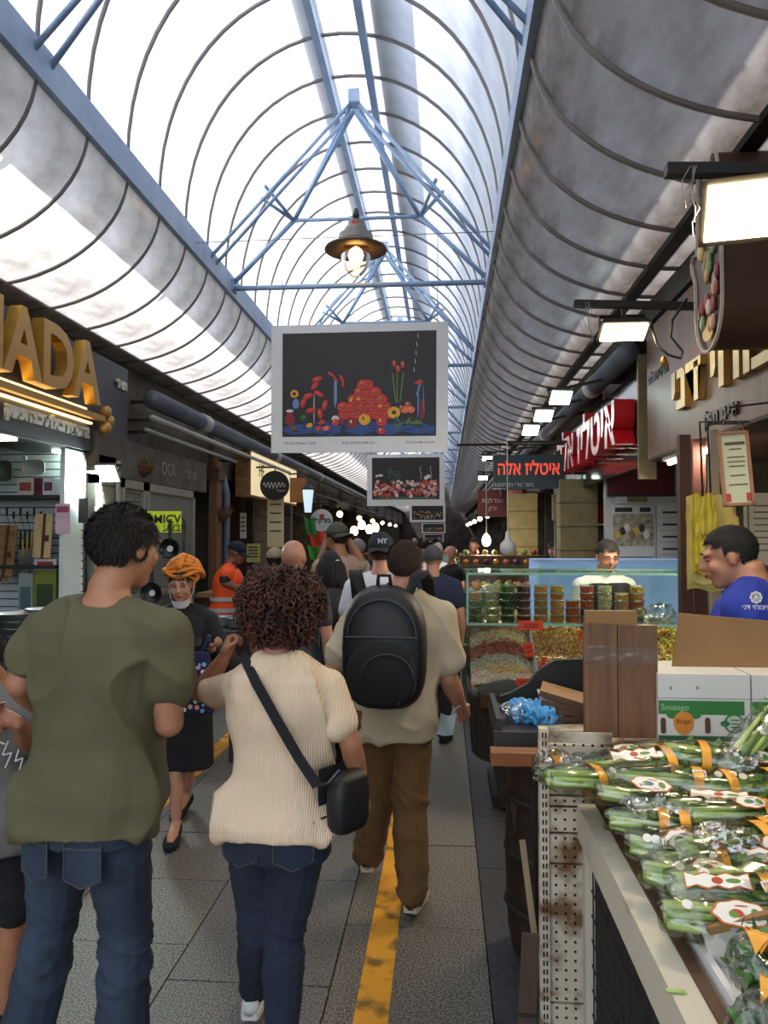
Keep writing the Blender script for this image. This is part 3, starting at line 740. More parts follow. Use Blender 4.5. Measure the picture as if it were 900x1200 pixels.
def art_peppers(W, H):
    g = rnd(11); it = []
    it.append((9, 0, -H * .82, W, H * .17, 0)); it += [(0, x * W, -H * .86, W * .22, H * .1, 0) for x in (-.78, -.4, 0, .4, .78)]
    for k in range(60): it.append((g.choice((0, 9)), g.uniform(-.95, .95) * W, g.uniform(-.97, -.72) * H, W * .05, H * .015, 0))
    def pep(x, y, r):
        it.append((2, x, y, r, r * .9, 0)); it.append((1, x - r * .06, y + r * .08, r * .9, r * .78, 0)); it.append((3, x - r * .3, y + r * .35, r * .25, r * .16, .5)); it.append((6, x, y - r * .05, r * .28, r * .2, 0)); it.append((4, x, y, r * .1, r * .08, 0))
    rows = [(-.58, (-.2, -.06, .08, .22, .36)), (-.44, (-.22, -.1, .04, .18, .32)), (-.3, (-.08, .05, .17, .28)), (-.16, (.0, .13, .2)), (-.02, (.1, .04))]
    it.append((10, .13 * W, -.56 * H, W * .3, H * .1, 0))
    for y, xs in rows:
        for x in xs: pep((x + .02) * W, y * H, W * .082)
    for x, y in ((.0, -.28), (-.1, -.3), (.28, -.42)): it.append((4, x * W, y * H, W * .022, W * .022, 0))
    # curved red peppers on a glass stand
    it.append((11, -.58 * W, -.45 * H, W * .008, H * .3, 0))
    for x, y, a in ((-.66, -.22, .4), (-.52, -.18, -.5), (-.44, -.4, 1.3), (-.72, -.34, 1.2), (-.57, -.02, .9), (-.5, -.56, 1.7), (-.62, -.5, .2), (-.54, .1, .3)):
        it.append((2, x * W, y * H, W * .075, H * .055, a)); it.append((1, x * W, (y + .015) * H, W * .065, H * .04, a)); it.append((3, x * W - .01, (y + .03) * H, W * .03, H * .01, a))
    it.append((8, -.3 * W, -.15 * H, W * .022, H * .3, 0))
    for x, y, a in ((-.36, .2, -.6), (-.3, .1, -1.0), (-.22, .12, -1.2), (-.2, .02, -1.45)): it.append((1, x * W, y * H, W * .055, H * .025, a))
    # flowers, bottle, vases
    for x, dx in ((.48, -.03), (.54, .03), (.5, 0)):
        for k in range(6): it.append((5, (x + dx * k / 5 * 1.2) * W, (-.3 + .09 * k) * H, W * .008, H * .07, -dx * 8))
    for x, y in ((.46, .38), (.57, .36), (.51, .28)): it.append((1, x * W, y * H, W * .026, H * .065, .1)); it.append((3, x * W, (y + .03) * H, W * .012, H * .03, .1))
    for k in range(6): it.append((8, (.76 + .015 * (k % 3)) * W, (-.6 + .12 * k) * H, W * .012, H * .09, .1 * (k % 2)))
    it.append((9, .8 * W, -.45 * H, W * .07, H * .3, 0)); it.append((8, .77 * W, -.4 * H, W * .008, H * .26, 0)); it.append((1, .78 * W, .02 * H, W * .06, H * .035, .2)); it.append((2, .82 * W, -.5 * H, W * .03, H * .2, 0)); it.append((8, .84 * W, -.3 * H, W * .005, H * .3, .05))
    it.append((4, .46 * W, -.55 * H, W * .085, H * .115, 0)); it.append((6, .46 * W, -.55 * H, W * .03, H * .04, 0)); it.append((4, .46 * W, -.47 * H, W * .05, H * .02, 0))
    for x, y, r, c in ((.08, -.68, .08, 4), (-.08, -.74, .075, 2), (.3, -.72, .07, 1), (.3, -.9, .05, 1), (-.3, -.66, .05, 7), (-.3, -.72, .05, 1), (.6, -.5, .05, 3), (.68, -.5, .05, 3), (.56, -.46, .035, 13), (.64, -.4, .04, 13)):
        it.append((c, x * W, y * H, W * r, W * r * .9, 0)); it.append((7 if c != 4 else 6, x * W - .01, y * H + .01, W * r * .15, W * r * .3, 0))
    for k in range(14): it.append((g.choice((5, 6, 14)), (.6 + g.uniform(-.12, .2)) * W, (-.74 + g.uniform(-.08, .1)) * H, W * .06, H * .02, g.uniform(-1, 1)))
    # jars at the other end
    it.append((2, -.9 * W, -.66 * H, W * .065, H * .13, 0)); it.append((7, -.9 * W, -.5 * H, W * .05, H * .03, 0)); it.append((8, -.82 * W, -.36 * H, W * .045, H * .1, 0)); it.append((4, -.84 * W, -.17 * H, W * .055, H * .08, 0)); it.append((6, -.84 * W, -.17 * H, W * .025, H * .035, 0)); it.append((6, -.72 * W, -.64 * H, W * .06, H * .09, 0)); it.append((14, -.72 * W, -.62 * H, W * .03, H * .03, .4))
    for x, y, c in ((-.64, -.78, 4), (-.52, -.84, 1), (-.42, -.84, 3), (-.85, -.84, 10), (-.48, -.72, 1), (-.22, -.7, 2), (-.2, -.86, 9)): it.append((c, x * W, y * H, W * .045, H * .045, .3))
    for k in range(5): it.append((11, (.765 - .012 * k) * W, (.9 - .16 * k) * H, W * .005, H * .055, .1))
    return it
def art_onions(W, H):
    g = rnd(5); it = [(14, 0, -H * .93, W * .98, H * .06, 0)]
    for k in range(150):
        y = g.uniform(-.85, -.12); it.append((g.choice((1, 13, 12, 3, 2, 12, 7, 13)), g.uniform(-.93, .93) * W, y * H, W * .055, W * .05, 0)); 
        if k % 3 == 0: x, yy = it[-1][1], it[-1][2]; it.append((7, x - .01, yy + .015, W * .015, W * .012, 0))
    for k in range(16): it.append((14, (-.35 + g.uniform(-.2, .2)) * W, g.uniform(.05, .45) * H, W * .09, H * .012, g.uniform(-1.4, 1.4)))
    for k in range(8): it.append((7, (-.8 + g.uniform(-.1, .1)) * W, (.15 + g.uniform(-.05, .05)) * H, W * .04, H * .03, 0))
    for x in (.45, .75): it += [(11, (x + .02 * math.sin(k)) * W, (.0 + .09 * k) * H, W * .008, H * .06, 0) for k in range(7)]
    for x in (.6, .68, .63): it.append((7, x * W, (.02 + (x - .6)) * H, W * .06, W * .055, 0))
    return it
def art_dim(seed):
    def f(W, H):
        g = rnd(seed); return [(g.choice((10, 13, 7, 4, 5, 11)), g.uniform(-.9, .9) * W, g.uniform(-.8, .05) * H, W * .045, W * .035, 0) for k in range(80)]
    return f
hung_picture('large white-bordered hanging photograph of red peppers and tomatoes on a blue table', 317, 525, 378, 531, 6.3, art_peppers, skew=.4)
hung_picture('white-bordered hanging photograph of heaped onions behind the pepper picture', 430, 521, 532, 593, 14.2, art_onions, False)
hung_picture('small dark hanging photograph just below the onion picture', 480, 522, 589, 612, 25.0, art_dim(1), False)
hung_picture('tiny dark hanging photograph, fourth down the alley', 494, 522, 613, 625, 36.0, art_dim(2), False)
hung_picture('tiny dark hanging photograph, farthest and lowest of the row', 496, 520, 626, 635, 46.0, art_dim(3), False)
# ---- street lamp under the truss
lp = thing('pendant_lamp', 'grey bell-shaped street lamp with clear glass bowl and red tag hanging from the truss', 'lamp', (at(417, 290, 7.35).x, 7.35, at(417, 290, 7.35).z))
m_lampg = M('weathered_grey_metal', '#7d766e', .5, .4, var=.15, scale=20)
MB().lathe([(.05, .26), (.075, .255), (.08, .2), (.1, .195), (.115, .17), (.115, .13), (.165, .125), (.17, .06), (.175, .05)], 28).build('housing', m_lampg, lp, True)
MB().lathe([(.165, .05), (.3, -.01), (.305, -.03), (.29, -.035), (.15, -.02)], 32, cap=False).build('reflector_brim', M('brown_rust_metal', '#5c4a3a', .55, .4), lp, True)
MB().lathe([(.145, -.02), (.15, -.08), (.13, -.17), (.09, -.25), (.04, -.29), (.005, -.3)], 24, cap=False).build('glass_bowl', glass_mat('lamp_glass', '#f4ead8', .15), lp, True)
bl = MB().lathe([(.02, .0), (.06, -.03), (.075, -.08), (.06, -.13), (.02, -.16)], 16).build('bulb', M('warm_bulb', '#ffd79a', .4, emit=14, ecol='#ffc878'), lp, True)
MB().tube([(0, 0, .25), (0, 0, .38)], .018, 8).build('stem', m_dk, lp)
MB().lathe([(.03, .29), (.035, .32), (.025, .36)], 12).build('hook_cap', m_dk, lp, True)
MB().box((0, -.085, .215), (.06, .01, .035)).build('red_tag', M('red_tag', '#c0242c', .5), lp)
# ================================================================= LEFT SIDE SHOPS
def onp(px, py, X):
    """world point seen at a pixel, on the plane at cross position X"""
    d = CROT @ Vector(((px - 450) / F, -(py - 600) / F, -1)); return CAM + d * (X / d.x)
m_steel = M('brushed_steel', '#b4b6b8', .3, .9, var=.08)
m_char = M('charcoal_panel', '#33343b', .45, var=.06)
m_gold = M('gold_letters', '#b98f4a', .38, .4, var=.08)
m_led = M('cool_led', '#eafff4', .5, emit=9, ecol='#e4fff2')
m_ledw = M('warm_led', '#fff0cc', .5, emit=22, ecol='#ffe6ad')
m_wood = M('plain_wood', '#9a7448', .7, scale=6, col2='#6d4d2c', stretch=(1, 1, 8))
m_wood2 = M('dark_wood', '#55381f', .7, scale=6, col2='#382312', stretch=(1, 1, 8))
m_slat = M('white_slat', '#cdd6d6', .5, var=.04)
m_cream = M('cream_panel', '#d8cfb4', .6, var=.06)
m_paper = M('paper', '#d6d0bf', .8, var=.04)
m_glass = glass_mat('sheet_glass', '#f2f8f4', .03)
# ---- kitchenware shop sign
a, b = onp(-60, 420, XLW), onp(150, 437, XLW); yE = b.y; zT, zBt = 3.3, 2.44
sg = thing('shop_sign', 'charcoal shop sign with big gold letters above the kitchenware shop', 'sign', (XLW, 0, 0))
MB().bbox((-.16, 4.0, zBt), (0, yE, zT)).build('sign_panel', m_char, sg)
MB().bbox((-.5, 4.0, zBt - .02), (-.02, yE, zBt - .002)).build('soffit', m_char, sg)
def on_sign(y, z, dx=.0): return XL((XLW + dx, y, z))
yA = onp(78, 450, XLW).y
def letters(s_, y0, z, size, depth, mat, parent, width=None, dx=.02, side=None, bold=.01):
    me = text_mesh(s_, size, depth / 2, bold, 'RIGHT')
    if width:
        xs = [v.co.x for v in me.vertices]; me.transform(Matrix.Diagonal((width / (max(xs) - min(xs)), 1, 1, 1)))
    mats = [mat]
    if side:
        me.materials.append(mat); me.materials.append(side); mats = None
        for p in me.polygons: p.material_index = 0 if abs(p.normal.z) > .8 else 1
    o = link('letters', me, mat if mats else None); o.matrix_world = XL((XLW + dx + depth / 2, y0, z)); o.parent = parent; o.matrix_parent_inverse = world_of(parent).inverted()
    if size > .3: split_letters(o)
yR = onp(98, 470, XLW).y
m_goldlit = M('gold_side_lit', '#e0b050', .35, .6)  # brighter gold: light on the letter sides put into the colour
letters('NADA', yR, 3.02, .66, .09, m_gold, sg, dx=.05, side=m_goldlit, bold=.015)
mb = MB(); zc = onp(60, 497, XLW).z
mb.bbox((.04, 4.0, 2.70), (.09, onp(112, 500, XLW).y, 2.75)); mb.build('gold_bar', m_gold, sg)
for dy, dz in ((0, .07), (.06, 0), (0, -.07)):
    y_ = onp(116, 497, XLW).y + dy - .03
    MB().lathe([(.045, -.03), (.052, 0), (.052, .03), (.04, .05)], 14, frame((.06, y_, 2.725 + dz), (0, 1, 0), (0, 0, 1))).build('gold_boss', m_gold, sg, True)
MB().bbox((.005, 4.0, 2.77), (.03, yR, 2.785)).build('warm_strip', M('warm_strip', '#ffca60', .5, emit=2.5, ecol='#ffcf80'), sg)
MB().bbox((.005, 4.0, 2.665), (.03, yR + .1, 2.68)).build('warm_strip', M('warm_strip'), sg)
letters(heb('ארגזים וחבילות יבוא ושיווק'), onp(102, 512, XLW).y, 2.585, .115, .02, M('white_letters', '#cfccc2', .5), sg, dx=.0)
letters(heb('בס״ד'), onp(147, 452, XLW).y, 3.12, .1, .02, M('white_letters'), sg, dx=.0)
letters(heb('טל 02-624'), onp(149, 533, XLW).y, 2.47, .06, .015, M('white_letters'), sg, dx=.0)
for k, px in enumerate((8, 82, 128)):
    p = onp(px, 512, XLW - .08); MB().box((-.12, p.y, zBt - .03), (.14, .16, .02)).build('downlight', m_led, sg)
# ---- LED flood light beside it
def floodlight(label, c, w, h, rz, tilt, mat, power=0, col=(1, .9, .75), name='flood_light'):
    t = thing(name, label, 'light', c); t.rotation_euler = (R(tilt), 0, R(rz))     # face looks along local -Z
    MB().box((0, 0, .025), (w, h, .05), taper=.8).build('housing', m_dk, t)
    MB().box((0, 0, -.004), (w * .86, h * .82, .008)).build('lit_panel', mat, t)
    MB().tube([(-w * .45, 0, .02), (-w * .45, 0, .12), (w * .45, 0, .12), (w * .45, 0, .02)], .012, 6).build('bracket', m_dk, t)
    if power:
        ld = bpy.data.lights.new('flood', 'AREA'); ld.energy = power; ld.size = w; ld.color = col; lo = bpy.data.objects.new('flood_beam', ld); COL.objects.link(lo); lo.parent = t; lo.location = (0, 0, -.03)
    return t
c_ = at(122, 555, 6.4); floodlight('square cool white flood light hanging under the end of the gold-lettered sign', (c_.x, 6.4, c_.z), .26, .2, 0, -48, m_led, 18, (.85, 1, .95))
# ---- kitchenware display: end wall of white slats with shelves
yK = 6.2; ks = thing('display_wall', 'white slat display wall with shelves in the kitchenware shop', 'shelf', (0, yK, 0))
for k in range(34): MB().bbox((-4.6, -.005, .3 + k * .064), (-3.02, .02, .3 + k * .064 + .054)).build('slat', m_slat, ks)
MB().bbox((-4.6, .02, .2), (-3.02, .06, 2.5)).build('backing', m_wall2, ks)
MB().bbox((-3.06, -.3, .2), (-3.02, -.01, 2.5)).build('end_panel', m_slat, ks)
m_sh = M('shelf_dark', '#2c2a28', .6)
z1 = at(40, 662, 5.95).z; z2 = at(40, 734, 5.95).z
for z in (z1, z2): MB().bbox((-4.6, -.3, z - .03), (-3.09, -.01, z)).build('shelf_board', m_sh, ks)
def kbox(label, x0, x1, y, z0, z1_, mats, cat='box', name='product_box', d=.16):
    t = thing(name, label, cat, ((x0 + x1) / 2, y, z0)); w = x1 - x0; h = z1_ - z0
    MB().bbox((-w/2, 0, 0), (w/2, d, h)).build('carton', mats[0], t)
    MB().bbox((-w * .36, -.003, h * .25), (w * .36, 0, h * .75)).build('printed_panel', mats[1], t)
    return t
def kx(px): return at(px, 600, 5.92).x
def kz(py): return at(60, py, 5.92).z
zs = kz(580)
MB().bbox((-4.6, -.3, zs - .03), (-3.09, -.01, zs)).build('shelf_board', m_sh, ks)
kbox('white carton with red flower print on the upper shelf of the kitchenware wall', kx(19), kx(38), 5.93, zs, kz(560), (M('carton_white', '#c9c4bc', .7), M('print_rose', '#9a4a40', .7)))
kbox('dark magenta carton between two white ones on the kitchenware shelf', kx(38.5), kx(48.5), 5.93, zs, kz(560), (M('carton_magenta', '#6d1b36', .7), M('carton_magenta_d', '#54122a', .7)))
kbox('white carton with dark berries print next to the slat panel', kx(49), kx(62), 5.93, zs, kz(560), (M('carton_pale', '#d2d0d6', .7), M('print_berry', '#6a3a5c', .7)))
# hanging translucent tray and oval tray
def tray(label, px, py, w, h, mat):
    p = at(px, py, 5.98); t = thing('serving_tray', label, 'tray', p)
    MB().rings([[Vector((v.x, dy, v.y)) for v in oring(Vector((0, 0, 0)), w / 2 * k, h / 2 * k, 24, 4)] for dy, k in ((.02, .85), (-.02, 1.), (-.026, 1.0), (-.01, .88), (.012, .8))]).build('tray_body', mat, t, True)
    MB().bbox((-w * .42, -.03, h * .38), (-w * .28, 0, h * .72)).build('handle', mat, t)
    return t
tray('pale plastic tray hung highest on the kitchenware wall', 40, 548, .2, .13, M('pale_plastic', '#b9bdb8', .4))
tray('dark green oval tray hung beside the pale plastic tray', 6, 552, .14, .17, M('green_gold_plastic', '#5d6350', .4))
# cutting boards
def cboard(label, px, py, w, h, rot=0, mat=None):
    p = at(px, py, 5.96); t = thing('cutting_board', label, 'cutting board', (p.x, 5.94, p.z)); t.rotation_euler = (R(-6), R(rot), 0)
    MB().box((0, 0, 0), (w, .02, h)).build('board', mat or m_wood, t, bevel=.004)
    MB().box((w * .06, -.012, 0), (w * .16, .004, h)).build('dark_stripe', m_wood2, t)
    MB().box((w * .2, -.013, -h * .06), (.05, .006, .05)).build('sticker', M('sticker_brown', '#4a2a1c', .6), t)
    return t
cboard('pale wooden cutting board with a dark stripe standing on the kitchenware shelf', 52, 628, .15, .36, 0, M('pale_maple', '#c8a878', .6, scale=5, stretch=(6, 1, 1)))
cboard('long wooden cutting board leaning at the edge of the kitchenware shelf', 8, 646, .16, .42, 2)
cboard('short wooden cutting board overlapping the long one', 2, 660, .12, .3, -3, M('olive_wood', '#8a6a3c', .6, scale=5, stretch=(6, 1, 1)))
g = rnd(8)
for k in range(7):
    p = at(24 + k * 2.6, 640 + g.uniform(-6, 6), 5.98); t = thing('kitchen_utensil', 'yellow and black handled utensil hung between the cutting boards', 'utensil', p, group='utensils hung on the kitchenware wall')
    MB().tube([(0, 0, .1), (0, 0, -.05)], .008, 8).build('handle', M('utensil_yellow', '#b89a2c', .5) if k % 2 else M('black_plastic', '#161616', .5), t, True)
    MB().box((0, 0, -.13), (.03, .006, .16)).build('blade', m_steel, t, bevel=.002)
for k in range(6):
    p = at(8 + k * 8, 604 + (k % 2) * 4, 5.98); t = thing('whisk', 'black wire whisk bundled above the cutting boards', 'utensil', p, group='black whisks')
    MB().tube([(0, 0, .06), (0, 0, 0)], .009, 8).build('handle', M('black_plastic', '#161616', .5), t, True)
    mb = MB()
    for a_ in range(4):
        an = math.pi * a_ / 4; mb.tube([(.03 * math.sin(math.pi * u) * math.cos(an), .03 * math.sin(math.pi * u) * math.sin(an), -.11 * (1 - abs(2 * u - 1))) for u in [i / 10 for i in range(11)]], .0015, 4)
    mb.build('wire_loops', M('black_plastic'), t)
kbox('green and yellow packet at the bottom of the kitchenware shelf', kx(40), kx(66), 5.93, z2, kz(668), (M('packet_green', '#77802e', .6), M('packet_dark', '#2e4a2a', .6)))
kbox('flat red and white packet lying on the green one', kx(40), kx(66), 5.93, kz(668) + .001, kz(655), (M('packet_white', '#c8c4c4', .6), M('packet_red', '#a02c2c', .6)))
kbox('pale grey packet beside the green one on the kitchenware shelf', kx(22), kx(39), 5.93, z2, kz(672), (M('packet_grey', '#8f9a98', .6), M('packet_teal', '#4d6a6a', .6)))
# price list on the end panel
t = tag(MB().bbox((-.06, -.004, -.12), (.06, 0, .12)).build('price_sheet', M('pink_paper', '#d4b4c4', .8)), 'pink and white price sheet stuck on the white slat panel', 'paper'); t.location = (kx(76), 5.89, kz(608))
MB().bbox((-.05, -.0055, .05), (.05, -.0045, .1)).build('print_block', M('print_pinkred', '#a04a68', .8), t)
# stacks of steel pans on a trestle
tb_ = thing('trestle_table', 'dark trestle table under the stacked steel pans', 'table', (-2.5, 4.9, 0))
MB().bbox((-.55, -.7, .9), (.3, .5, .94)).build('table_top', m_sh, tb_)
for x in (-.5, .25):
    for y in (-.65, .45): MB().bbox((x - .02, y - .02, 0), (x + .02, y + .02, .9)).build('leg', m_dk, tb_)
def pan_stack(px, py, Y, n, r, lab):
    p = at(px, py, Y)
    for k in range(n):
        t = thing('steel_pan', lab % ('top' if k == n - 1 else ['lowest', 'second lowest', 'third lowest', 'fourth', 'fifth', 'sixth'][min(k, 5)]), 'pan', (p.x, Y, .94 + k * .045), R(k * 7), 'stacked steel pans')
        MB().lathe([(r * .8, .0), (r * .85, .004), (r, .06), (r * 1.04, .062), (r * .97, .058), (r * .8, .008)], 24).build('pan_body', m_steel, t, True)
        for sg_ in (-1, 1): MB().tube([(sg_ * r, -.03, .05), (sg_ * (r + .035), -.02, .055), (sg_ * (r + .035), .02, .055), (sg_ * r, .03, .05)], .005, 6).build('handle', m_steel, t, True)
pan_stack(20, 700, 4.75, 6, .13, '%s steel pan in the nearer stack by the kitchenware shop')
pan_stack(52, 695, 5.05, 6, .12, '%s steel pan in the farther stack by the kitchenware shop')
# ---- stone pier with fuse box
pr_ = thing('stone_pier', 'narrow stone pier with fuse boxes between slat display and metal shutters', 'pier', (0, 6.42, 0))
for k in range(9): MB().bbox((-3.12 - .0, 0, k * .27 + .004), (-2.98 + (.004 if k % 2 else 0), .34, k * .27 + .266)).build('stone_block', M('pier_stone', '#8a8378', .85, scale=9, bump=.4), pr_)
p = onp(100, 596, -2.97); MB().bbox((-2.98, p.y - .1 - 6.42, p.z - .12), (-2.9, p.y - 6.42 + .02, p.z + .08)).build('fuse_box', m_dk, pr_)
MB().bbox((-2.98, p.y - 6.42 + .04, p.z - .1), (-2.92, p.y - 6.42 + .16, p.z + .02)).build('switch_box', m_white, pr_)
for dx in (0, .04): MB().tube([(-2.95, .3 + dx, 0), (-2.95, .3 + dx, 2.4)], .012, 6).build('cable', m_pipe2, pr_)
# ---- grey metal shutters
m_shut = M('grey_green_shutter', '#7c7f78', .5, .3, scale=3, col2='#5e605a')
m_shutf = M('shutter_frame', '#8d8c82', .5, .2, var=.1)
m_mesh = M('shutter_mesh', '#888c86', .5, .3, scale=120, col2='#50534f', contrast=(.45, .55))
for k, (pa, pb) in enumerate(((108, 138), (139, 168), (169, 226))):
    ya, yb_ = onp(pa, 600, XLW).y, onp(pb, 600, XLW).y
    dr = thing('metal_door', ['narrow ribbed grey metal door beside the stone pier', 'ribbed grey metal door in the middle of the closed shopfront', 'wide grey metal door with mesh upper panel'][k], 'door', (XLW, (ya + yb_) / 2, 0))
    w = (yb_ - ya) / 2
    for lo, hi in (((-.04, -w, 0), (.03, -w + .07, 2.25)), ((-.04, w - .07, 0), (.03, w, 2.25)), ((-.04, -w, 2.17), (.03, w, 2.25)), ((-.04, -w, 0), (.03, w, .1)), ((-.04, -w, 1.1), (.03, w, 1.16))): MB().bbox(lo, hi).build('frame_rail', m_shutf, dr)
    if k < 2:
        for q in range(26): MB().bbox((-.03, -w + .07, 1.17 + q * .0385), (-.005 + (q % 2) * .012, w - .07, 1.17 + q * .0385 + .034)).build('shutter_slat', m_shut, dr)
    else: MB().bbox((-.03, -w + .07, 1.16), (0, w - .07, 2.17)).build('mesh_panel', m_mesh, dr)
    MB().bbox((-.03, -w + .07, .1), (.0, w - .07, 1.1)).build('lower_panel', m_shut, dr)
ya, yb_ = onp(108, 600, XLW).y, onp(240, 600, XLW).y
hb = thing('fascia_board', 'weathered dark fascia board with faded letters above the metal doors', 'sign', (XLW, 0, 0))
MB().bbox((-.1, ya, 2.26), (.02, yb_, 2.62)).build('board', M('fascia_wood', '#5b544b', .8, scale=4, col2='#3d3832'), hb)
for s_, px, sz in (('OCR', 195, .2), (heb('שלום'), 222, .16)): text(s_, sz, XL((XLW + .025, onp(px, 560, XLW).y, 2.43)), M('faded_letters', '#8a867c', .8), hb, .003)
# hanging baskets
def basket(label, px, py, Y):
    p = at(px, py, Y); t = thing('hanging_basket', label, 'basket', p)
    MB().lathe([(.05, -.1), (.11, -.06), (.15, 0), (.155, .03), (.14, .03), (.1, -.03)], 16).build('basket_bowl', M('coir_brown', '#6a4a30', .9, scale=40, col2='#3c2818', bump=.6), t, True)
    g = rnd(px); mb = MB()
    for k in range(40):
        a_ = g.uniform(0, 6.3); r_ = g.uniform(.02, .13); mb.tube([(r_ * math.cos(a_), r_ * math.sin(a_), .02), (r_ * 1.3 * math.cos(a_), r_ * 1.3 * math.sin(a_), .06 + g.uniform(0, .05)), (r_ * 1.6 * math.cos(a_), r_ * 1.6 * math.sin(a_), .03)], .004, 4)
    mb.build('dry_plant', M('dry_plant', '#5a4a30', .9), t)
    for a_ in (0, 2.1, 4.2): MB().tube([(.15 * math.cos(a_), .15 * math.sin(a_), .03), (0, 0, .3)], .003, 4).build('chain', m_dk, t)
basket('hanging dry plant basket under the end of the gold-lettered sign', 163, 548, 7.4)
basket('hanging dry plant basket above the grey downpipe', 258, 602, 9.9)
# neon green placard on black tubular rack
rk = thing('sale_rack', 'black tubular rack with fluorescent yellow-green hand-lettered placard', 'rack', (0, 6.3, 0))
pa, pb = at(118, 606, 6.3), at(216, 606, 6.3)
MB().tube([(pa.x, 0, .0), (pa.x, 0, pa.z - .03), (pa.x + .04, 0, pa.z + .02), (pb.x - .04, 0, pb.z + .02), (pb.x, 0, pb.z - .03), (pb.x, 0, 0)], .012, 8).build('tube_frame', M('black_plastic'), rk, True)
q0, q1 = at(121, 624, 6.28), at(213, 599, 6.28)
pl_ = MB().bbox((q0.x, -.03, q0.z), (q1.x, -.022, q1.z)).build('placard', M('neon_yellow', '#d4e82a', .7, var=.03), rk)
text('MICV', .1, XC((at(196, 608, 6.265).x, 6.265, q1.z - .07)), M('print_black'), rk, .0, .002)
text(heb('מבצע'), .09, XC((at(205, 618, 6.265).x, 6.265, q0.z + .04)), M('print_black'), rk, .0, .001)
for z in (.5, 1.0, 1.3): MB().tube([(pa.x, 0, z), (pb.x, 0, z)], .008, 6).build('cross_bar', M('black_plastic'), rk)
# frying pans hanging on the rack
c_label = M('label_white', '#d8d8d4', .6)
def labelled(label, px, py, r):
    p = at(px, py, 6.22); t = thing('frying_pan', label, 'pan', (p.x, 6.22, p.z))
    T = frame((0, 0, 0), (1, 0, 0), (0, 0, 1))
    MB().lathe([(r * .8, -.03), (r, .015), (r * 1.02, .02), (r * .96, .012), (r * .78, -.02)], 28, T).build('pan_body', M('nonstick_black', '#101012', .35), t, True)
    MB().lathe([(.026, -.012), (.026, -.004)], 12, T).build('round_label', c_label, t)
    MB().bar((0, 0, r), (0, 0, r + .16), .025, .012).build('handle', M('black_plastic'), t)
labelled('black frying pan with white label hanging above the orange head wrap', 199, 643, .085); labelled('black frying pan with white label hanging lower, beside the man\'s collar', 178, 695, .09)
# counter of steel and plastic ware behind the woman
ct = thing('goods_table', 'low table heaped with steel and plastic ware outside the metal doors', 'table', (-2.3, 6.0, 0))
MB().bbox((-.6, -.25, .95), (.72, .35, .99)).build('table_top', m_sh, ct)
for x in (-.56, .68):
    for y in (-.2, .3): MB().bbox((x - .02, y - .02, 0), (x + .02, y + .02, .95)).build('leg', m_dk, ct)
g = rnd(21)
for k, (px, c, lab) in enumerate(((176, '#3b9a3e', 'green plastic bowl nearest the man\'s shoulder on the goods table'), (186, '#42a84a', 'bright green plastic bowl on the goods table'), (197, '#b9bcbc', 'steel bowl between green bowl and turbaned woman'), (262, '#a8aaa9', 'steel colander right of the turbaned woman\'s shoulder'), (276, '#8e9090', 'dull steel bowl at the end of the goods table'), (168, '#dfe3e4', 'white plastic bundle on the goods table'))):
    p = at(px, 715, 5.95 + .1 * (k % 2)); t = thing('bowl', lab, 'bowl', (p.x, 5.95 + .1 * (k % 2), .99)); r = .075
    MB().lathe([(r * .5, 0), (r * .8, .03), (r, .085), (r * 1.05, .088), (r * .95, .08), (r * .7, .03)], 18).build('bowl_body', M('ware' + c, c, .35, .5 if c[1] in 'a8b' else 0), t, True)
    MB().lathe([(r * 1.03, .084), (r * 1.07, .092), (r * 1.0, .094)], 18, cap=False).build('rim', m_steel, t, True)
# ---- doorway, timber post, downpipe
dw = thing('timber_post', 'rough brown timber post beside the dark doorway', 'post', (XLW, onp(252, 640, XLW).y, 0)); MB().bbox((-.06, -.12, 0), (.06, .12, 2.7)).build('post_shaft', M('rough_brown', '#6e5038', .85, scale=5, bump=.5, stretch=(3, 3, .5)), dw, bevel=.01)
MB().bbox((-.09, -.15, 2.45), (.09, .15, 2.6)).build('post_head', m_wood2, dw)
dp = pipe('downpipe', [Vector((-2.9, 10.05, 0)), Vector((-2.9, 10.05, 2.3)), Vector((-2.98, 10.05, 2.6))], .045, M('blue_grey_pipe', '#5b6a80', .5), 'blue-grey vertical downpipe between timber post and the next shop')
# ---- shop with the round black sign
m_shopbrown = M('brown_shop_wall', '#6b3a22', .8, scale=2, col2='#40241a')
bk = tag(MB().bbox((-4.2, 10.4, 0), (-4.1, 15.2, 2.9)).build('wall_niche', m_shopbrown), kind='structure')
cn = thing('shop_counter', 'brown wooden counter in front of the worker in the orange vest', 'counter', (-2.55, 9.4, 0))
MB().bbox((-.35, -.6, 1.0), (.55, .9, 1.05)).build('counter_top', m_wood, cn); MB().bbox((-.3, -.55, 0), (.48, .85, 1.0)).build('counter_body', m_wood2, cn)
sb = thing('shop_sign', 'cream illuminated box sign behind the round black sign', 'sign', (-2.98, 0, 0))
y0_, y1_ = onp(290, 560, -2.9).y, onp(345, 560, -2.9).y
MB().bbox((-.1, y0_, 2.3), (.12, y1_, 3.0)).build('box_body', m_wood, sb); MB().bbox((.121, y0_ + .04, 2.33), (.13, y1_ - .04, 2.97)).build('lit_face', M('cream_lit', '#e2d8bc', .6, emit=.35, ecol='#ffe8b0'), sb)
text('HE', .3, XL((-2.84, onp(306, 556, -2.85).y, 2.72)), M('print_black'), sb, .002); text('L', .3, XL((-2.84, onp(340, 560, -2.85).y, 2.7)), M('print_green', '#35553a', .8), sb, .002)
rs = thing('round_sign', 'round black projecting sign with white handwriting', 'sign', at(322, 569, 11.42))
MB().lathe([(.22, -.03), (.225, 0), (.22, .03)], 32, frame((0, 0, 0), (1, 0, 0), (0, 0, 1))).build('disc', M('sign_black', '#151414', .5), rs)
mb = MB(); pts = []
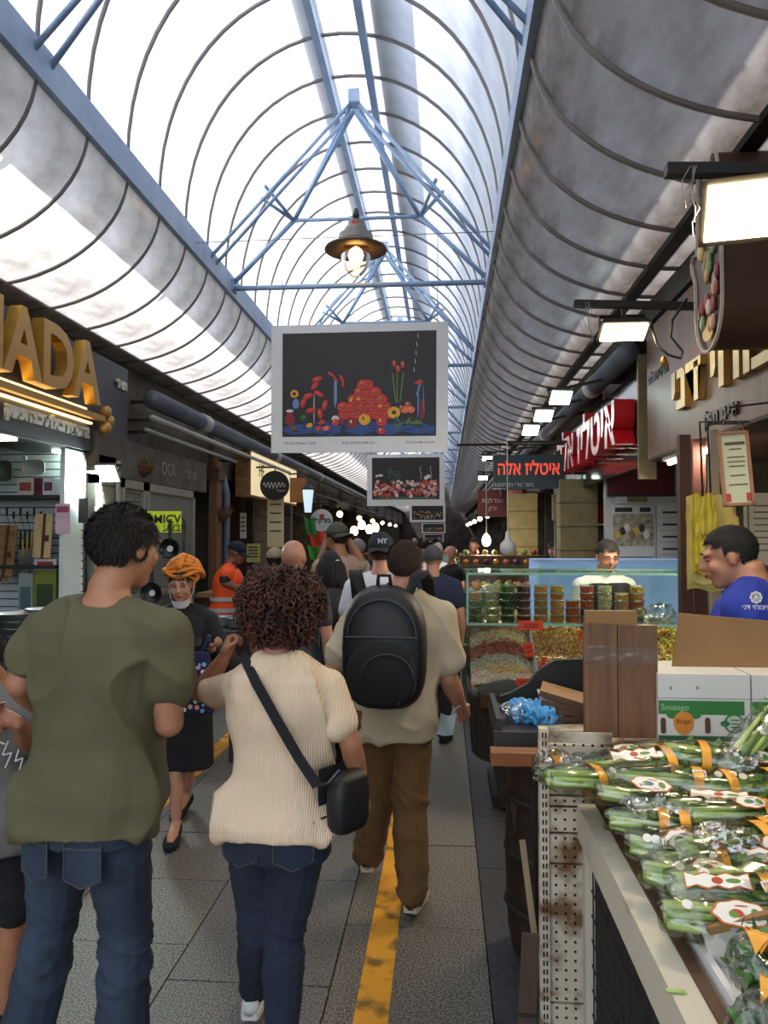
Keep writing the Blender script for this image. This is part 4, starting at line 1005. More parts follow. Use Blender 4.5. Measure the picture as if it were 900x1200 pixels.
for k in range(60):
    u = k / 59; pts.append(Vector((-.17 + .34 * u, -.033, .0 + .035 * math.sin(u * 38) * (1 if k % 9 else 1.8) + .01)))
mb.tube(pts, .004, 4); mb.tube([(.04, -.033, -.07), (.1, -.033, -.085), (.17, -.033, -.075)], .004, 4); mb.build('handwriting', M('label_white'), rs)
MB().tube([(-2.95 - rs.location.x, .02, .28), (0, .02, .28), (0, .02, .2)], .015, 8).build('iron_bracket', m_dk, rs, True)
for k, (px, py, w, h, lab, c) in enumerate(((323, 610, .16, .62, 'tall lit menu board on the post of the brown shop', '#d2c49c'), (258, 680, .12, .2, 'small paper notice low in the brown shop', '#b8b06a'), (297, 648, .13, .22, 'yellowish paper notice hung behind the orange-vested worker', '#b4ad62'), (285, 616, .06, .3, 'narrow white paper strip inside the brown shop', '#c8c4b4'))):
    Y = 11.6; p = at(px, py, Y); t = tag(MB().box((0, 0, 0), (w * 1.6, .012, h * 1.3)).build('notice_board', M('notice' + c, c, .8, var=.05)), lab, 'notice'); t.location = p
    MB().tube([(0, 0, h * .6), ((-2.92 - p.x) if k == 0 else 0, 0, (2.31 if k == 0 else 3.29) - p.z)], .003, 4).build('hanger_wire', m_wire, t)
    for q in range(4): MB().box((0, -.007, h * (.4 - .22 * q)), (w * 1.1, .002, .025)).build('text_line', M('notice_ink', '#5a523e', .8), t)
st = thing('stone_pillar', 'pale stone pillar under the round black sign', 'pillar', (-2.98, 13.0, 0))
for k in range(9): MB().bbox((-.2, -.3, k * .27 + .004), (.12, .3, k * .27 + .266)).build('stone_block', M('pale_stone', '#8e7f66', .9, scale=7, bump=.3), st)
# ---- lanterns, round white sign, cloth
ln = thing('wall_lantern', 'black wall lantern with pale glass beside the round black sign', 'lantern', at(361, 582, 13.5))
MB().lathe([(.06, -.28), (.1, .12)], 6, cap=True).build('glass_body', M('lantern_glass', '#9fb4c8', .3, emit=.6, ecol='#bcd4ea'), ln)
MB().lathe([(.12, .12), (.13, .14), (.05, .22), (.02, .3)], 6).build('lantern_roof', m_dk, ln); MB().tube([(0, 0, .3), (-.1, 0, .42), (-.35, 0, .4)], .015, 6).build('arm', m_dk, ln)
mb = MB(); mb.prism([(-.16, -.2), (.16, -.2), (.16, .25), (-.16, .25)], -.02, .02, XC((0, 0, 0))); t = mb.build('wooden_sign', M('orange_wood', '#8a5a30', .7)); tag(t, 'brown wooden hanging sign between round black sign and lantern', 'sign'); t.location = at(350, 576, 13.9)
wr_ = thing('round_sign', 'round white projecting sign with red and black emblem', 'sign', at(377, 610, 14.5))
MB().lathe([(.21, -.03), (.215, 0), (.21, .03)], 28, frame((0, 0, 0), (1, 0, 0), (0, 0, 1))).build('disc', M('sign_pale', '#c6cbd0', .5), wr_)
text(heb('בורקס'), .12, XC(Vector(wr_.location) + Vector((.02, -.036, .0))), M('print_black'), wr_, .002, .004); MB().prism([(-.03, .04), (.05, .04), (.06, .12), (-.04, .12)], 0, .003, XC((0, -.034, 0))).build('emblem', M('emblem_red', '#b0402c', .6), wr_)
MB().tube([(-3.19 - wr_.location.x, 0, .12), (-.2, 0, .1)], .012, 6).build('bracket', m_dk, wr_)
for k, (px0, py0, px1, py1, c, lab) in enumerate(((356, 605, 368, 626, '#2c7a3c', 'green'), (362, 622, 380, 640, '#c8342a', 'red'), (360, 638, 376, 655, '#3c8a34', 'bright green lower'))):
    a_, b_ = at(px0, py0, 12.6), at(px1, py1, 12.6); mb = MB(); mb.grid(lambda u, v: (a_.x + (b_.x - a_.x) * u + .05 * v, .03 * math.sin(6 * u), a_.z + (b_.z - a_.z) * v - .04 * math.sin(math.pi * u)), 8, 6)
    t = mb.build('cloth_banner', M('cloth' + c, c, .8)); t.location = (0, 12.6, 0); tag(t, lab + ' cloth banner draped below the round white sign', 'banner', 'draped cloth banners')
    MB().tube([(a_.x, 0, a_.z), (-3.19, .0, a_.z + .3)], .004, 4).build('cord', m_dk, t)
for k, (px, py, Y, lab) in enumerate(((424, 615, 17, 'first'), (433, 620, 17.3, 'second'), (440, 618, 17.6, 'third'), (415, 622, 16.5, 'fourth'))):
    t = thing('glowing_lamp', 'warm white glowing shop lamp, %s of the cluster above the grey-haired man' % lab, 'lamp', at(px, py, Y), group='warm lamps above the left shops')
    MB().lathe([(.03, .1), (.07, .06), (.09, -.04), (.05, -.1)], 12).build('shade', M('warm_shade', '#ffe2b0', .5, emit=7, ecol='#ffd890'), t, True)
    MB().tube([(0, 0, .1), (0, 0, .6), (-3.19 - t.location.x, 0, .7)], .006, 4).build('cord', m_dk, t)
# ---- speakers / awnings and goods of the far shops on both sides
m_awn = [M('awning' + c, c, .8) for c in ('#4a4a46', '#2f3a34', '#5c3030', '#46505c')]
def awning(label, X, Y, z, sgn, mat, L=2.2, d=.88):
    t = thing('awning', label, 'awning', (X, Y, z))
    MB().grid(lambda u, v: (sgn * d * v, (u - .5) * L, -.28 * v - .02 * math.sin(u * 20)), 20, 4).build('canvas', mat, t, True)
    MB().grid(lambda u, v: (sgn * d, (u - .5) * L, -.28 - .1 * v * (1 + .3 * math.sin(u * 40))), 30, 1).build('valance', mat, t)
    for u in (-.48, .48): MB().tube([(0, u * L, -.35), (sgn * d, u * L, -.3)], .012, 5).build('arm', m_dk, t)
ordn = ['first', 'second', 'third', 'fourth', 'fifth', 'sixth', 'seventh', 'eighth']
for k in range(6): awning('dark awning over the far shops on the orange-vest side, %s along the alley' % ordn[k], -3.19, 17.5 + k * 4.6, 2.75, 1, m_awn[k % 4])
for k in range(6): awning('dark awning over the far fruit shops, %s along the alley' % ordn[k], 1.79, 13.5 + k * 4.6, 2.75, -1, m_awn[(k + 2) % 4])
def produce_stall(X, Y, sgn, seed, lab):
    g = rnd(seed); t = thing('produce_stall', lab, 'stall', (X, Y, 0)); L = 2.4; W_ = .8
    MB().bbox((-W_ / 2, -L / 2, 0), (W_ / 2, L / 2, .62)).build('stall_base', m_wood2, t)
    cols = ['#c8452a', '#d9a02a', '#6a9a34', '#c97a2a', '#8a2a4a', '#b8c050']
    for r_ in range(3):
        for q in range(5):
            c = g.choice(cols); mb = MB(); cx, cy, cz = sgn * (-.26 + .26 * r_), -L / 2 + .26 + q * .47, .66 + .16 * r_
            MB().bbox((cx - .13, cy - .22, cz - .06), (cx + .13, cy + .22, cz + .02)).build('crate', M('crate_grey', '#5c6a58', .7), t)
            for _ in range(22): mb.ell((cx + g.uniform(-.1, .1), cy + g.uniform(-.19, .19), cz + .04 + g.uniform(0, .05)), .04, 6, 4)
            o = mb.build('fruit_heap', M('fruit' + c, c, .45), t, True); o['kind'] = 'stuff'
    return t
for k in range(5): produce_stall(-2.6, 18.0 + k * 5.2, -1, k, 'far produce stall with coloured fruit crates on the orange-vest side, %s along' % ordn[k])
for k in range(5): produce_stall(.75, 14.2 + k * 5.0, 1, 20 + k, 'far produce stall with coloured fruit crates on the nut-stall side, %s along' % ordn[k])

for sd_, X, n0 in (('nut-stall', 1.1, 0), ('orange-vest', -2.55, 3)):
    for k in range(6):
        Y = 15.6 + k * 4.3 + n0; t = thing('globe_lamp', 'small warm globe lamp over the far stalls on the %s side, %s along' % (sd_, ordn[k]), 'lamp', (X, Y, 2.25), group='globe lamps over the far stalls')
        MB().ell((0, 0, 0), .075, 12, 8).build('globe', M('globe_glow', '#ffe9c4', .4, emit=9, ecol='#ffe2b0'), t, True); MB().tube([(0, 0, .07), (0, 0, .5), ((1.79 if X > 0 else -3.19) - X, 0, .55)], .006, 4).build('cord', m_dk, t)
# ================================================================= RIGHT SIDE: NUT STALL, CELERY TABLE, SIGNS
m_bronze = M('bronze_sign_panel', '#74543f', .4, .15, scale=2, col2='#5c4232', stretch=(1, 6, .4))
m_cardb = M('cardboard', '#8f6b42', .85, var=.06, scale=5)
m_walnut = M('walnut_laminate', '#7a5233', .5, scale=3, col2='#553720', stretch=(14, 14, .8), detail=6)
m_dirtyw = M('dirty_white_metal', '#c0b59e', .5, scale=9, col2='#6a4a2c', contrast=(.36, .52), detail=9)
m_cream2 = M('cream_painted_metal', '#bfb7a4', .5, scale=5, col2='#7d6a50', contrast=(.25, .42))
m_rust = M('rusty_brown', '#3c2a1c', .75, .3, scale=12, col2='#17110c')
m_blackp = M('black_plastic')
# ---- big bronze sign with cream letters
ys0, ys1, zb_, zt_ = 2.2, 5.8, 2.29, 3.24
bs = thing('shop_sign', 'bronze shop sign with raised cream Hebrew letters above the nut shop', 'sign', (XRW, 0, 0))
MB().bbox((0, ys0, zb_), (.25, ys1, zt_)).build('sign_panel', m_bronze, bs)
MB().bbox((.0, ys0, zb_ - .02), (1.6, ys1, zb_)).build('soffit', m_wood2, bs)
m_crm = M('cream_letters', '#d8caa0', .45, var=.05); m_crs = M('cream_letter_sides', '#b08a3c', .4, .3)
def rsign(s_, y_left, z, size, depth, parent, mat, side=None, width=None, X=XRW, bold=.006, name='letters', align='LEFT'):
    me = text_mesh(s_, size, depth / 2, bold, align)
    if width:
        xs = [v.co.x for v in me.vertices]; me.transform(Matrix.Diagonal((width / (max(xs) - min(xs)), 1, 1, 1)))
    me.materials.append(mat)
    if side:
        me.materials.append(side)
        for p in me.polygons: p.material_index = 0 if abs(p.normal.z) > .8 else 1
    o = link(name, me, None); o.matrix_world = XR((X - depth / 2, y_left, z)); o.parent = parent; o.matrix_parent_inverse = world_of(parent).inverted()
    if size > .3: split_letters(o)
# first letter nearest the far end: photo x 795 -> distance
yl = onp(792, 460, XRW).y
rsign(heb('פיצוחי דני'), yl, 2.64, .38, .035, bs, m_crm, m_crs, width=2.0, bold=.012)
rsign(heb('פרי מן האילן'), onp(826, 470, XRW).y, 2.38, .1, .01, bs, M('bronze_dark_letters', '#4a3a2c', .4, .4))
rsign(heb('בס״ד ירושלים'), onp(760, 430, XRW).y, 2.86, .09, .006, bs, M('print_black'))
# hand-shaped scoop of nuts on the sign
hs_ = thing('emblem_box', 'deep brown hand-shaped emblem box filled with nuts on the bronze sign', 'sign', (XRW, 3.55, 2.98))
def hand_outline():
    pts = []
    for k in range(20):
        a_ = math.pi + math.pi * k / 19; pts.append((.17 * math.cos(a_), -.22 + .2 * math.sin(a_)))      # rounded bottom
    pts += [(.17, .05), (.155, .22), (.14, .34), (.12, .42), (.09, .44), (.06, .42), (.045, .36), (-.02, .34), (-.06, .46), (-.09, .48), (-.115, .46), (-.12, .38), (-.13, .2), (-.15, .06), (-.19, .08), (-.225, .05), (-.21, -.0), (-.175, -.06)]
    return pts
ho = hand_outline()
MB().prism(ho, 0, .3, XR((0, 0, 0))).build('box_body', M('emblem_brown', '#4a3324', .5), hs_)
fo = [(x * 1.04, y * 1.02) for x, y in ho]
mb = MB(); n_ = len(ho); T = XR((-.3, 0, 0))
mb.add([(x, y, .0) for x, y in ho] + [(x, y, .0) for x, y in fo] + [(x, y, .014) for x, y in ho] + [(x, y, .014) for x, y in fo], [(i, (i+1) % n_, n_ + (i+1) % n_, n_ + i) for i in range(n_)] + [(2*n_ + i, 3*n_ + i, 3*n_ + (i+1) % n_, 2*n_ + (i+1) % n_) for i in range(n_)] + [(n_ + i, n_ + (i+1) % n_, 3*n_ + (i+1) % n_, 3*n_ + i) for i in range(n_)] + [(i, 2*n_ + i, 2*n_ + (i+1) % n_, (i+1) % n_) for i in range(n_)], T); mb.build('pale_rim', M('emblem_rim', '#c9b9a6', .5), hs_)
g = rnd(9)
for k in range(30):
    x, y = g.uniform(-.11, .13), -.38 + .5 * (k / 30) + g.uniform(-.02, .02)
    if x * x / .0196 + max(0, -.2 - y) ** 2 / .03 > .9: continue
    c = g.choice(('#d2a860', '#7f9a6a', '#a0524a', '#c89a88', '#d8c8a8', '#b07a3c', '#8a3a40'))
    MB().ell((x, y, .01), (.02, .04, .012), 8, 6, T).build('nut', M('nut' + c, c, .5), hs_, True)
MB().disc((0, -.34), .07, 14, T, .012, .04).build('gold_base', M('gold_nut', '#c08a30', .5), hs_)
# ---- lights on bracket bars
def bar_light(label, pxa, pxb, py, Y, fpx, fpy, w, h, tilt, rz, mat, power, col):
    a_, b_ = at(pxa, py, Y), at(pxb, py + 4, Y)
    t = floodlight(label, (at(fpx, fpy, Y).x, Y, at(fpx, fpy, Y).z), w, h, rz, tilt, mat, power, col)
    inv = (Matrix.Translation(t.location) @ Euler(t.rotation_euler).to_matrix().to_4x4()).inverted()
    mb = MB(); mb.bar(a_, (XRW + .05, Y, b_.z), .05, .04); [mb.v.__setitem__(i, tuple(inv @ Vector(v))) for i, v in enumerate(mb.v)]; mb.build('bracket_bar', m_dk, t)
    mb = MB(); mb.bar((at(fpx, fpy, Y).x, Y, at(fpx, fpy, Y).z + .08), (at(fpx, fpy, Y).x, Y, a_.z), .025); [mb.v.__setitem__(i, tuple(inv @ Vector(v))) for i, v in enumerate(mb.v)]; mb.build('drop_rod', m_dk, t)
    gg = rnd(int(fpx)); mb = MB()
    for k in range(4):
        x = a_ + Vector((.06 + .01 * k, -.03, 0)); pts = [inv @ (x + Vector((gg.uniform(-.02, .02), 0, -.05 * j))) for j in range(3 + k)]; mb.tube(pts, .002, 4)
    mb.build('loose_wires', m_wire, t)
    return t
bar_light('large warm white flood light on a bracket above the nut shop sign', 780, 900, 200, 2.75, 866, 247, .25, .25, -42, -12, m_ledw, 9, (1, .82, .55))
bar_light('warm flood light on the second bracket, over the far end of the bronze sign', 672, 790, 356, 4.7, 731, 389, .3, .18, -25, 0, m_ledw, 0, (1, .85, .6))
for k, (px, py, Y, lab) in enumerate(((657, 466, 6.6, 'nearest'), (637, 487, 7.6, 'middle'), (622, 504, 8.6, 'farthest'))):
    t = floodlight('%s of the three cool white flood lights in a row over the red-lettered sign' % lab, at(px, py, Y), .2, .16, 10, -45, m_led, 0); t['group'] = 'row of cool flood lights'
    inv = (Matrix.Translation(t.location) @ Euler(t.rotation_euler).to_matrix().to_4x4()).inverted(); p = Vector(t.location)
    mb = MB(); mb.bar(p + Vector((0, .05, .08)), (XRW + .05, Y + .05, p.z + .2), .025); [mb.v.__setitem__(i, tuple(inv @ Vector(v))) for i, v in enumerate(mb.v)]; mb.build('bracket_bar', m_dk, t)
for k, (px, py, Y, m_, lab) in enumerate(((571, 537, 11.5, m_ledw, 'small warm flood light beside the teal hanging sign'), (566, 560, 12.5, m_led, 'small cool flood light below the warm one beside the teal sign'))):
    t = floodlight(lab, at(px, py, Y), .16, .12, 0, -30, m_, 0); inv = (Matrix.Translation(t.location) @ Euler(t.rotation_euler).to_matrix().to_4x4()).inverted(); p = Vector(t.location)
    mb = MB(); mb.bar(p + Vector((0, .05, .08)), (XRW + .05, Y + .05, p.z + .2), .025); [mb.v.__setitem__(i, tuple(inv @ Vector(v))) for i, v in enumerate(mb.v)]; mb.build('bracket_bar', m_dk, t)
cb = thing('cable_loop', 'loose black and copper cable loop hanging in front of the bronze sign', 'cable', (0, 0, 0))
MB().tube([at(845 - 40, 350, 4.5), at(788, 375, 4.6), at(786, 395, 4.6), at(800, 412, 4.6), at(798, 420, 4.6), at(783, 416, 4.6), at(770, 405, 4.65), at(763, 380, 4.7)], .008, 6).build('cable_run', m_blackp, cb, True)
MB().ell(at(778, 424, 4.6), (.02, .02, .035), 8, 6).build('copper_end', M('copper', '#b07a3c', .4, .8), cb, True)
# ---- red-lettered butcher sign on dark glossy panel
yr0, yr1 = 5.98, 9.6
rsn = thing('shop_sign', 'glossy dark fascia with thick red block letters', 'sign', (XRW, 0, 0))
m_gloss = M('glossy_dark_panel', '#1d2226', .12, var=.05)
MB().bbox((0, yr0, 2.25), (.12, yr1, 3.0)).build('sign_panel', m_gloss, rsn)
MB().bbox((-.03, yr0 - .04, 2.15), (.1, yr0 + .0, 3.1)).build('edge_trim', M('brass_trim', '#8a7a58', .5, .3), rsn)
m_red = M('red_acrylic', '#c2141c', .35, var=.05); m_pink = M('letter_face_white', '#e6c0c0', .3)
rsign(heb('איטליז אלה'), yr1 - .35, 2.62, .55, .16, rsn, m_pink, m_red, width=3.1, X=XRW - .01, bold=.014)
# teal sign hung across
ts = thing('hanging_sign', 'dark teal hanging sign with red Hebrew letters facing down the alley', 'sign', at(619, 553, 8.6))
a_, b_ = at(578, 573, 8.6), at(660, 533, 8.6); w, h = b_.x - a_.x, b_.z - a_.z
MB().box((0, 0, 0), (w, .06, h)).build('sign_box', M('teal_dark', '#1f3b42', .4, var=.04), ts)
text(heb('איטליז אלה'), .2, XC(Vector(ts.location) + Vector((0, -.034, .03))), M('red_print_glow', '#e04a34', .5, emit=.5, ecol='#e04a34'), ts, .002, .004, width=w * .88)  # red letters given a faint glow of their own
text(heb('בשר טרי מן הטבח'), .06, XC(Vector(ts.location) + Vector((-w * .22, -.034, -h * .38))), M('label_white'), ts, .001)
MB().tube([(-w / 2 - .4, 0, h / 2 + .12), (XRW - ts.location.x + .04, 0, h / 2 + .12)], .015, 6).build('support_rod', M('rusty_brown'), ts)
for x in (-.4, .4): MB().tube([(x * w, 0, h / 2), (x * w, 0, h / 2 + .12)], .006, 5).build('hanger', m_dk, ts)
# farther red awning-sign
for k, (px0, px1, py0, py1, Y, lab, c) in enumerate(((560, 594, 575, 606, 13.0, 'dark red hanging sign with white letters beyond the teal sign', '#6a1a1e'), (596, 612, 574, 602, 12.0, 'narrow pink and red poster sign beside the dark red one', '#b06a6a'))):
    a_, b_ = at(px0, py1, Y), at(px1, py0, Y); t = thing('hanging_sign', lab, 'sign', (a_ + b_) / 2); w, h = b_.x - a_.x, b_.z - a_.z
    MB().box((0, 0, 0), (w, .05, h)).build('sign_box', M('sign' + c, c, .5), t)
    text(heb('הכל לבית'), .1, XC(Vector(t.location) + Vector((0, -.03, .05))), M('label_white'), t, .001, width=w * .7)
    text(heb('ירק'), .1, XC(Vector(t.location) + Vector((0, -.03, -.08))), M('label_white'), t, .001)
    MB().bar((0, 0, h / 2), (XRW - t.location.x, 0, h / 2 + .05), .03).build('support_rod', m_dk, t)
# ---- tube lamp added under the nut shop soffit to brighten the case
tl_ = thing('added_tube_lamp', 'added warm tube lamp under the bronze sign that brightens the nut case', 'lamp', (1.56, 4.9, 2.24))
MB().bbox((-.04, -.6, 0), (.04, .6, .03)).build('lamp_housing', m_white, tl_); MB().tube([(0, -.57, -.015), (0, .57, -.015)], .015, 8).build('tube', M('tube_glow', '#fff0d0', .4, emit=12, ecol='#ffe4b4'), tl_, True)
ld = bpy.data.lights.new('tube', 'AREA'); ld.shape = 'RECTANGLE'; ld.size = .05; ld.size_y = 1.1; ld.energy = 22; ld.color = (1, .86, .64); lo = bpy.data.objects.new('added_tube_light', ld); COL.objects.link(lo); lo.parent = tl_; lo.location = (-.05, 0, -.04); lo.rotation_euler = (0, R(35), 0)  # added light over the tubs and nut heaps
# ---- nut stall glass case
YN = 4.95; xn0, xn1 = .16, 1.62
cs = thing('display_case', 'glass nut display case with rounded wooden base', 'display case', (0, YN, 0))
zg = at(560, 730, YN).z; zg2 = at(560, 672, YN + .02).z
m_edge = M('green_glass_edge', '#7fae9e', .2, var=.03)
MB().bbox((xn0 - .02, -.02, zg - .012), (xn1, .62, zg)).build('glass_shelf', m_glass, cs)
MB().bbox((xn0 - .02, -.028, zg - .013), (xn1, -.02, zg + .001)).build('shelf_edge', m_edge, cs)
MB().bbox((xn0 - .02, .0, zg), (xn0 - .012, .6, zg2)).build('side_glass', m_glass, cs)
MB().bbox((xn0 - .02, -.006, zg), (xn1, 0, zg2)).build('front_glass', m_glass, cs)
MB().bbox((xn0 - .02, -.01, zg2), (xn1, .6, zg2 + .008)).build('top_glass', m_glass, cs)
for (p_, q_) in (((xn0 - .02, -.008, zg2), (xn1, -.008, zg2)), ((xn0 - .02, .6, zg2), (xn1, .6, zg2)), ((xn0 - .016, -.006, zg), (xn0 - .016, -.006, zg2)), ((xn1, -.006, zg), (xn1, -.006, zg2))): MB().bar(p_, q_, .014).build('glass_edge', m_edge, cs)
# lower bay: sloping window over the heaps
zl = at(580, 815, YN - .2).z
MB().bbox((xn0 + .06, -.1, zl - .1), (xn1, .62, zl - .02)).build('tray_floor', m_wood2, cs)
MB().bbox((xn0 - .01, .0, zl - .02), (xn0, .6, zg)).build('side_glass', m_glass, cs)
mb = MB(); mb.grid(lambda u, v: (xn0 + (xn1 - xn0) * u, -.02 - .16 * math.sin(math.pi / 2 * (1 - v)), zl - .02 + (zg - zl) * v), 2, 8); mb.build('curved_glass', m_glass, cs, True)
for k in range(15):
    u = k / 15; x0_ = .34 + (xn1 - .34) * u; MB().bbox((x0_, -.06, .02), (x0_ + (xn1 - .34) / 15 - .004, .6, zl - .1)).build('base_plank', M('base_plank', '#3a2a1e', .7, scale=5, col2='#1f1610', stretch=(8, 8, 1)), cs)
rs_ = []
for k in range(9):
    a_ = math.pi / 2 * k / 8; MB().bar((xn0 + .2 - .16 * math.sin(a_ + .0), -.07 + .3 * (1 - math.cos(a_)), .3), (xn0 + .2 - .19 * math.sin(a_), -.09 + .3 * (1 - math.cos(a_)), zl - .04), .05, .02).build('base_stave', M('base_plank'), cs)
MB().bbox((.3, .0, 0), (xn1, .6, .08)).build('plinth', m_dk, cs)
# heaps of nuts: stuff
def heap(label, x0, x1, y0, y1, z0, z1, cols, n, size, seed, fn=None):
    g = rnd(seed); mb = MB()
    def surf(u, v):
        base = z0 + (z1 - z0) * v; return base + .055 * math.sin(math.pi * u) * (1 if fn is None else fn) + .012 * noise.noise(Vector((u * 6, v * 6, seed)))
    mb.cur = 0
    mb.grid(lambda u, v: (x0 + (x1 - x0) * u, y0 + (y1 - y0) * v, surf(u, v) - size * .5), 16, 10)
    for _ in range(n):
        u, v = g.random(), g.random(); c = Vector((x0 + (x1 - x0) * u, y0 + (y1 - y0) * v, surf(u, v) + g.uniform(-.3, .4) * size)); mb.cur = g.randrange(len(cols))
        T = Matrix.Translation(c) @ Euler((g.uniform(0, 6), g.uniform(0, 6), g.uniform(0, 6))).to_matrix().to_4x4() @ Matrix.Diagonal((size, size * .6, size * .5, 1))
        mb.add([(1, 0, 0), (-1, 0, 0), (0, 1, 0), (0, -1, 0), (0, 0, 1), (0, 0, -1)], [(0, 2, 4), (2, 1, 4), (1, 3, 4), (3, 0, 4), (2, 0, 5), (1, 2, 5), (3, 1, 5), (0, 3, 5)], T)
    o = mb.build('nut_heap', [M('heap' + c, c, .6, var=.15, scale=60) for c in cols], None, False); tag(o, label, 'nuts', 'heaps in the nut case', 'stuff'); o.location = (0, YN, 0)
    return o
bands = [('pale beige peanuts, lowest front heap of the nut case', ['#c9a469', '#b58a4c', '#d8bd88'], .011), ('cream and grey sunflower seeds, second heap from the front', ['#b9ad96', '#8a8070', '#d0c6b0'], .008), ('red-brown almonds heap in the middle of the nut case', ['#a8442c', '#8a3424', '#c07050'], .011),
         ('cream pumpkin seeds heap behind the red almonds', ['#c9b48a', '#b09a70', '#d8c8a0'], .009), ('brown hazelnuts heap near the top of the nut case', ['#a07850', '#86603c', '#b48a60'], .01), ('pale pistachios heap highest in the nut case', ['#b8a878', '#9a8a5c', '#c8ba90'], .01)]
xs0, xs1 = at(551, 780, YN).x, at(628, 780, YN).x
for k, (lab, cols, sz) in enumerate(bands):
    y0_ = -.1 + k * .115; z0_ = zl + .03 + k * .062
    heap(lab, xs0 + .005, xs1, y0_, y0_ + .15, z0_, z0_ + .075, cols, 900, sz, k)
heap('golden cashew and peanut mix heap in the other half of the nut case', xs1 + .01, at(690, 770, YN).x, -.05, .35, zl + .12, zl + .36, ['#c8963c', '#b07a30', '#dcb868', '#9a5a34'], 2200, .013, 11, .3)
heap('pale mixed nuts behind the golden mix', xs1 + .01, at(690, 770, YN).x, .3, .58, zl + .34, zl + .4, ['#d0b878', '#b89a58', '#e0cc98'], 900, .012, 12, .3)
heap('dried fruit mix seen between the walnut board and the cardboard', 1.12, 1.55, -.05, .5, zl + .1, zl + .4, ['#c8a83c', '#a8443c', '#d8c890', '#7a8a3c'], 900, .016, 13, .3)
for k, (px, py, w, h, rot) in enumerate(((622, 733, .15, .055, 0), (620, 761, .055, .085, -12), (614, 800, .09, .05, 0), (637, 776, .03, .06, 10), (683, 744, .05, .06, 0), (628, 748, .012, .05, 0))):
    if k == 5: continue
    p = at(px, py, YN - .17); t = tag(MB().box((0, 0, 0), (w, .004, h)).build('price_tag', M('tag_orange_red', '#e2481c', .6)), ['wide orange-red price tag along the shelf edge above the nuts', 'tilted orange-red price tag between the two nut bays', 'orange-red price tag lowest, above the dark tray', 'small orange-red price tag by the golden nut mix', 'small orange-red price tag next to the walnut board'][k], 'price tag', 'price tags in the nut case'); t.location = p; t.rotation_euler = (0, R(rot), 0)
    for q in range(2): MB().box((0, -.003, h * (.15 - .3 * q)), (w * .6, .001, h * .1)).build('print_line', M('tag_ink', '#7a2410', .7), t)
# stacked plastic tubs
m_tub = glass_mat('clear_plastic', '#fafcfa', .03, .12)
m_lid = glass_mat('frosted_lid', '#eceeec', .2, .25)
def tub_proto(cols, seed):
    t = thing('snack_tub', 'clear plastic tub', 'tub', (0, 0, -50)); g = rnd(seed)
    MB().lathe([(.037, 0), (.043, .04)], 16, cap=False).build('tub_wall', m_tub, t, True)
    mb = MB(); mb.cur = 0; mb.lathe([(.035, .002), (.0405, .036)], 14)
    for _ in range(130):
        a_ = g.uniform(0, 6.28); z = g.uniform(.003, .037); r = .0365 + .0045 * z / .04; 
        if z > .034: r *= math.sqrt(g.random())
        c = Vector((r * math.cos(a_), r * math.sin(a_), z)); mb.cur = g.randrange(len(cols))
        T = Matrix.Translation(c) @ Euler((g.uniform(0, 6), g.uniform(0, 6), 0)).to_matrix().to_4x4() @ Matrix.Diagonal((.007, .005, .005, 1))
        mb.add([(1, 0, 0), (-1, 0, 0), (0, 1, 0), (0, -1, 0), (0, 0, 1), (0, 0, -1)], [(0, 2, 4), (2, 1, 4), (1, 3, 4), (3, 0, 4), (2, 0, 5), (1, 2, 5), (3, 1, 5), (0, 3, 5)], T)
    o = mb.build('snack_filling', [M('fill' + c, c, .5, var=.15, scale=80) for c in cols], t); o['kind'] = 'stuff'
    MB().lathe([(.046, .04), (.047, .043), (.044, .047), (.02, .046)], 16).build('lid', m_lid, t, True)
    return t
kinds = {'orange': ['#d8862c', '#e0a040'], 'green': ['#6a7a34', '#4c5c28', '#8a8a4c'], 'pist': ['#b8a458', '#8a8040', '#d0c080'], 'dkgreen': ['#47602a', '#33481e'], 'red': ['#5a2018', '#7a3422'], 'tan': ['#c88a3c', '#b07030'], 'gold': ['#e0962c', '#c87a1c'], 'rust': ['#b8481c', '#d0642c'], 'cream': ['#dcc890', '#e8dcb0'], 'yellow': ['#e0b040', '#c89428'], 'mix': ['#c89a50', '#7a5a30', '#d8c080']}
protos = {k: tub_proto(c, i) for i, (k, c) in enumerate(kinds.items())}
used = set()
colsx = [(557, ['green', 'green', 'green', 'orange'], 'green seeds'), (577, ['pist', 'pist', 'pist', 'pist', 'cream'], 'pistachios'), (595, ['dkgreen', 'dkgreen', 'dkgreen', 'dkgreen', 'green'], 'dark green seeds'), (614, ['red', 'red', 'red', 'red', 'red'], 'dark red cranberries'), (634, ['tan', 'tan', 'tan', 'tan', 'gold'], 'tan peanuts'), (653, ['gold', 'gold', 'gold', 'gold', 'yellow'], 'golden nuts'),
         (671, ['rust', 'rust', 'rust'], 'rusty orange chips'), (688, ['rust', 'red', 'rust', 'rust', 'rust'], 'red-orange mix'), (709, ['cream', 'cream', 'cream', 'cream', 'cream'], 'pale cashews'), (729, ['yellow', 'yellow', 'tan', 'yellow'], 'yellow snacks'), (747, ['dkgreen', 'mix', 'rust', 'gold', 'yellow'], 'mixed snacks')]
for px, ks_, nm in colsx:
    p = at(px, 730, YN + .1)
    for r_, k_ in enumerate(ks_):
        lab = 'clear tub of the %s stack on the nut case, %s' % (nm, ['lowest', 'second lowest', 'third up', 'fourth up', 'fifth up'][r_])
        loc = (p.x, YN + .1, zg + r_ * .0475)
        if k_ not in used: t = protos[k_]; used.add(k_); t.location = loc; t['label'] = lab; t['group'] = 'stacked snack tubs'
        else: copy_tree(protos[k_], None, loc, px * .7 + r_, lab, 'stacked snack tubs')
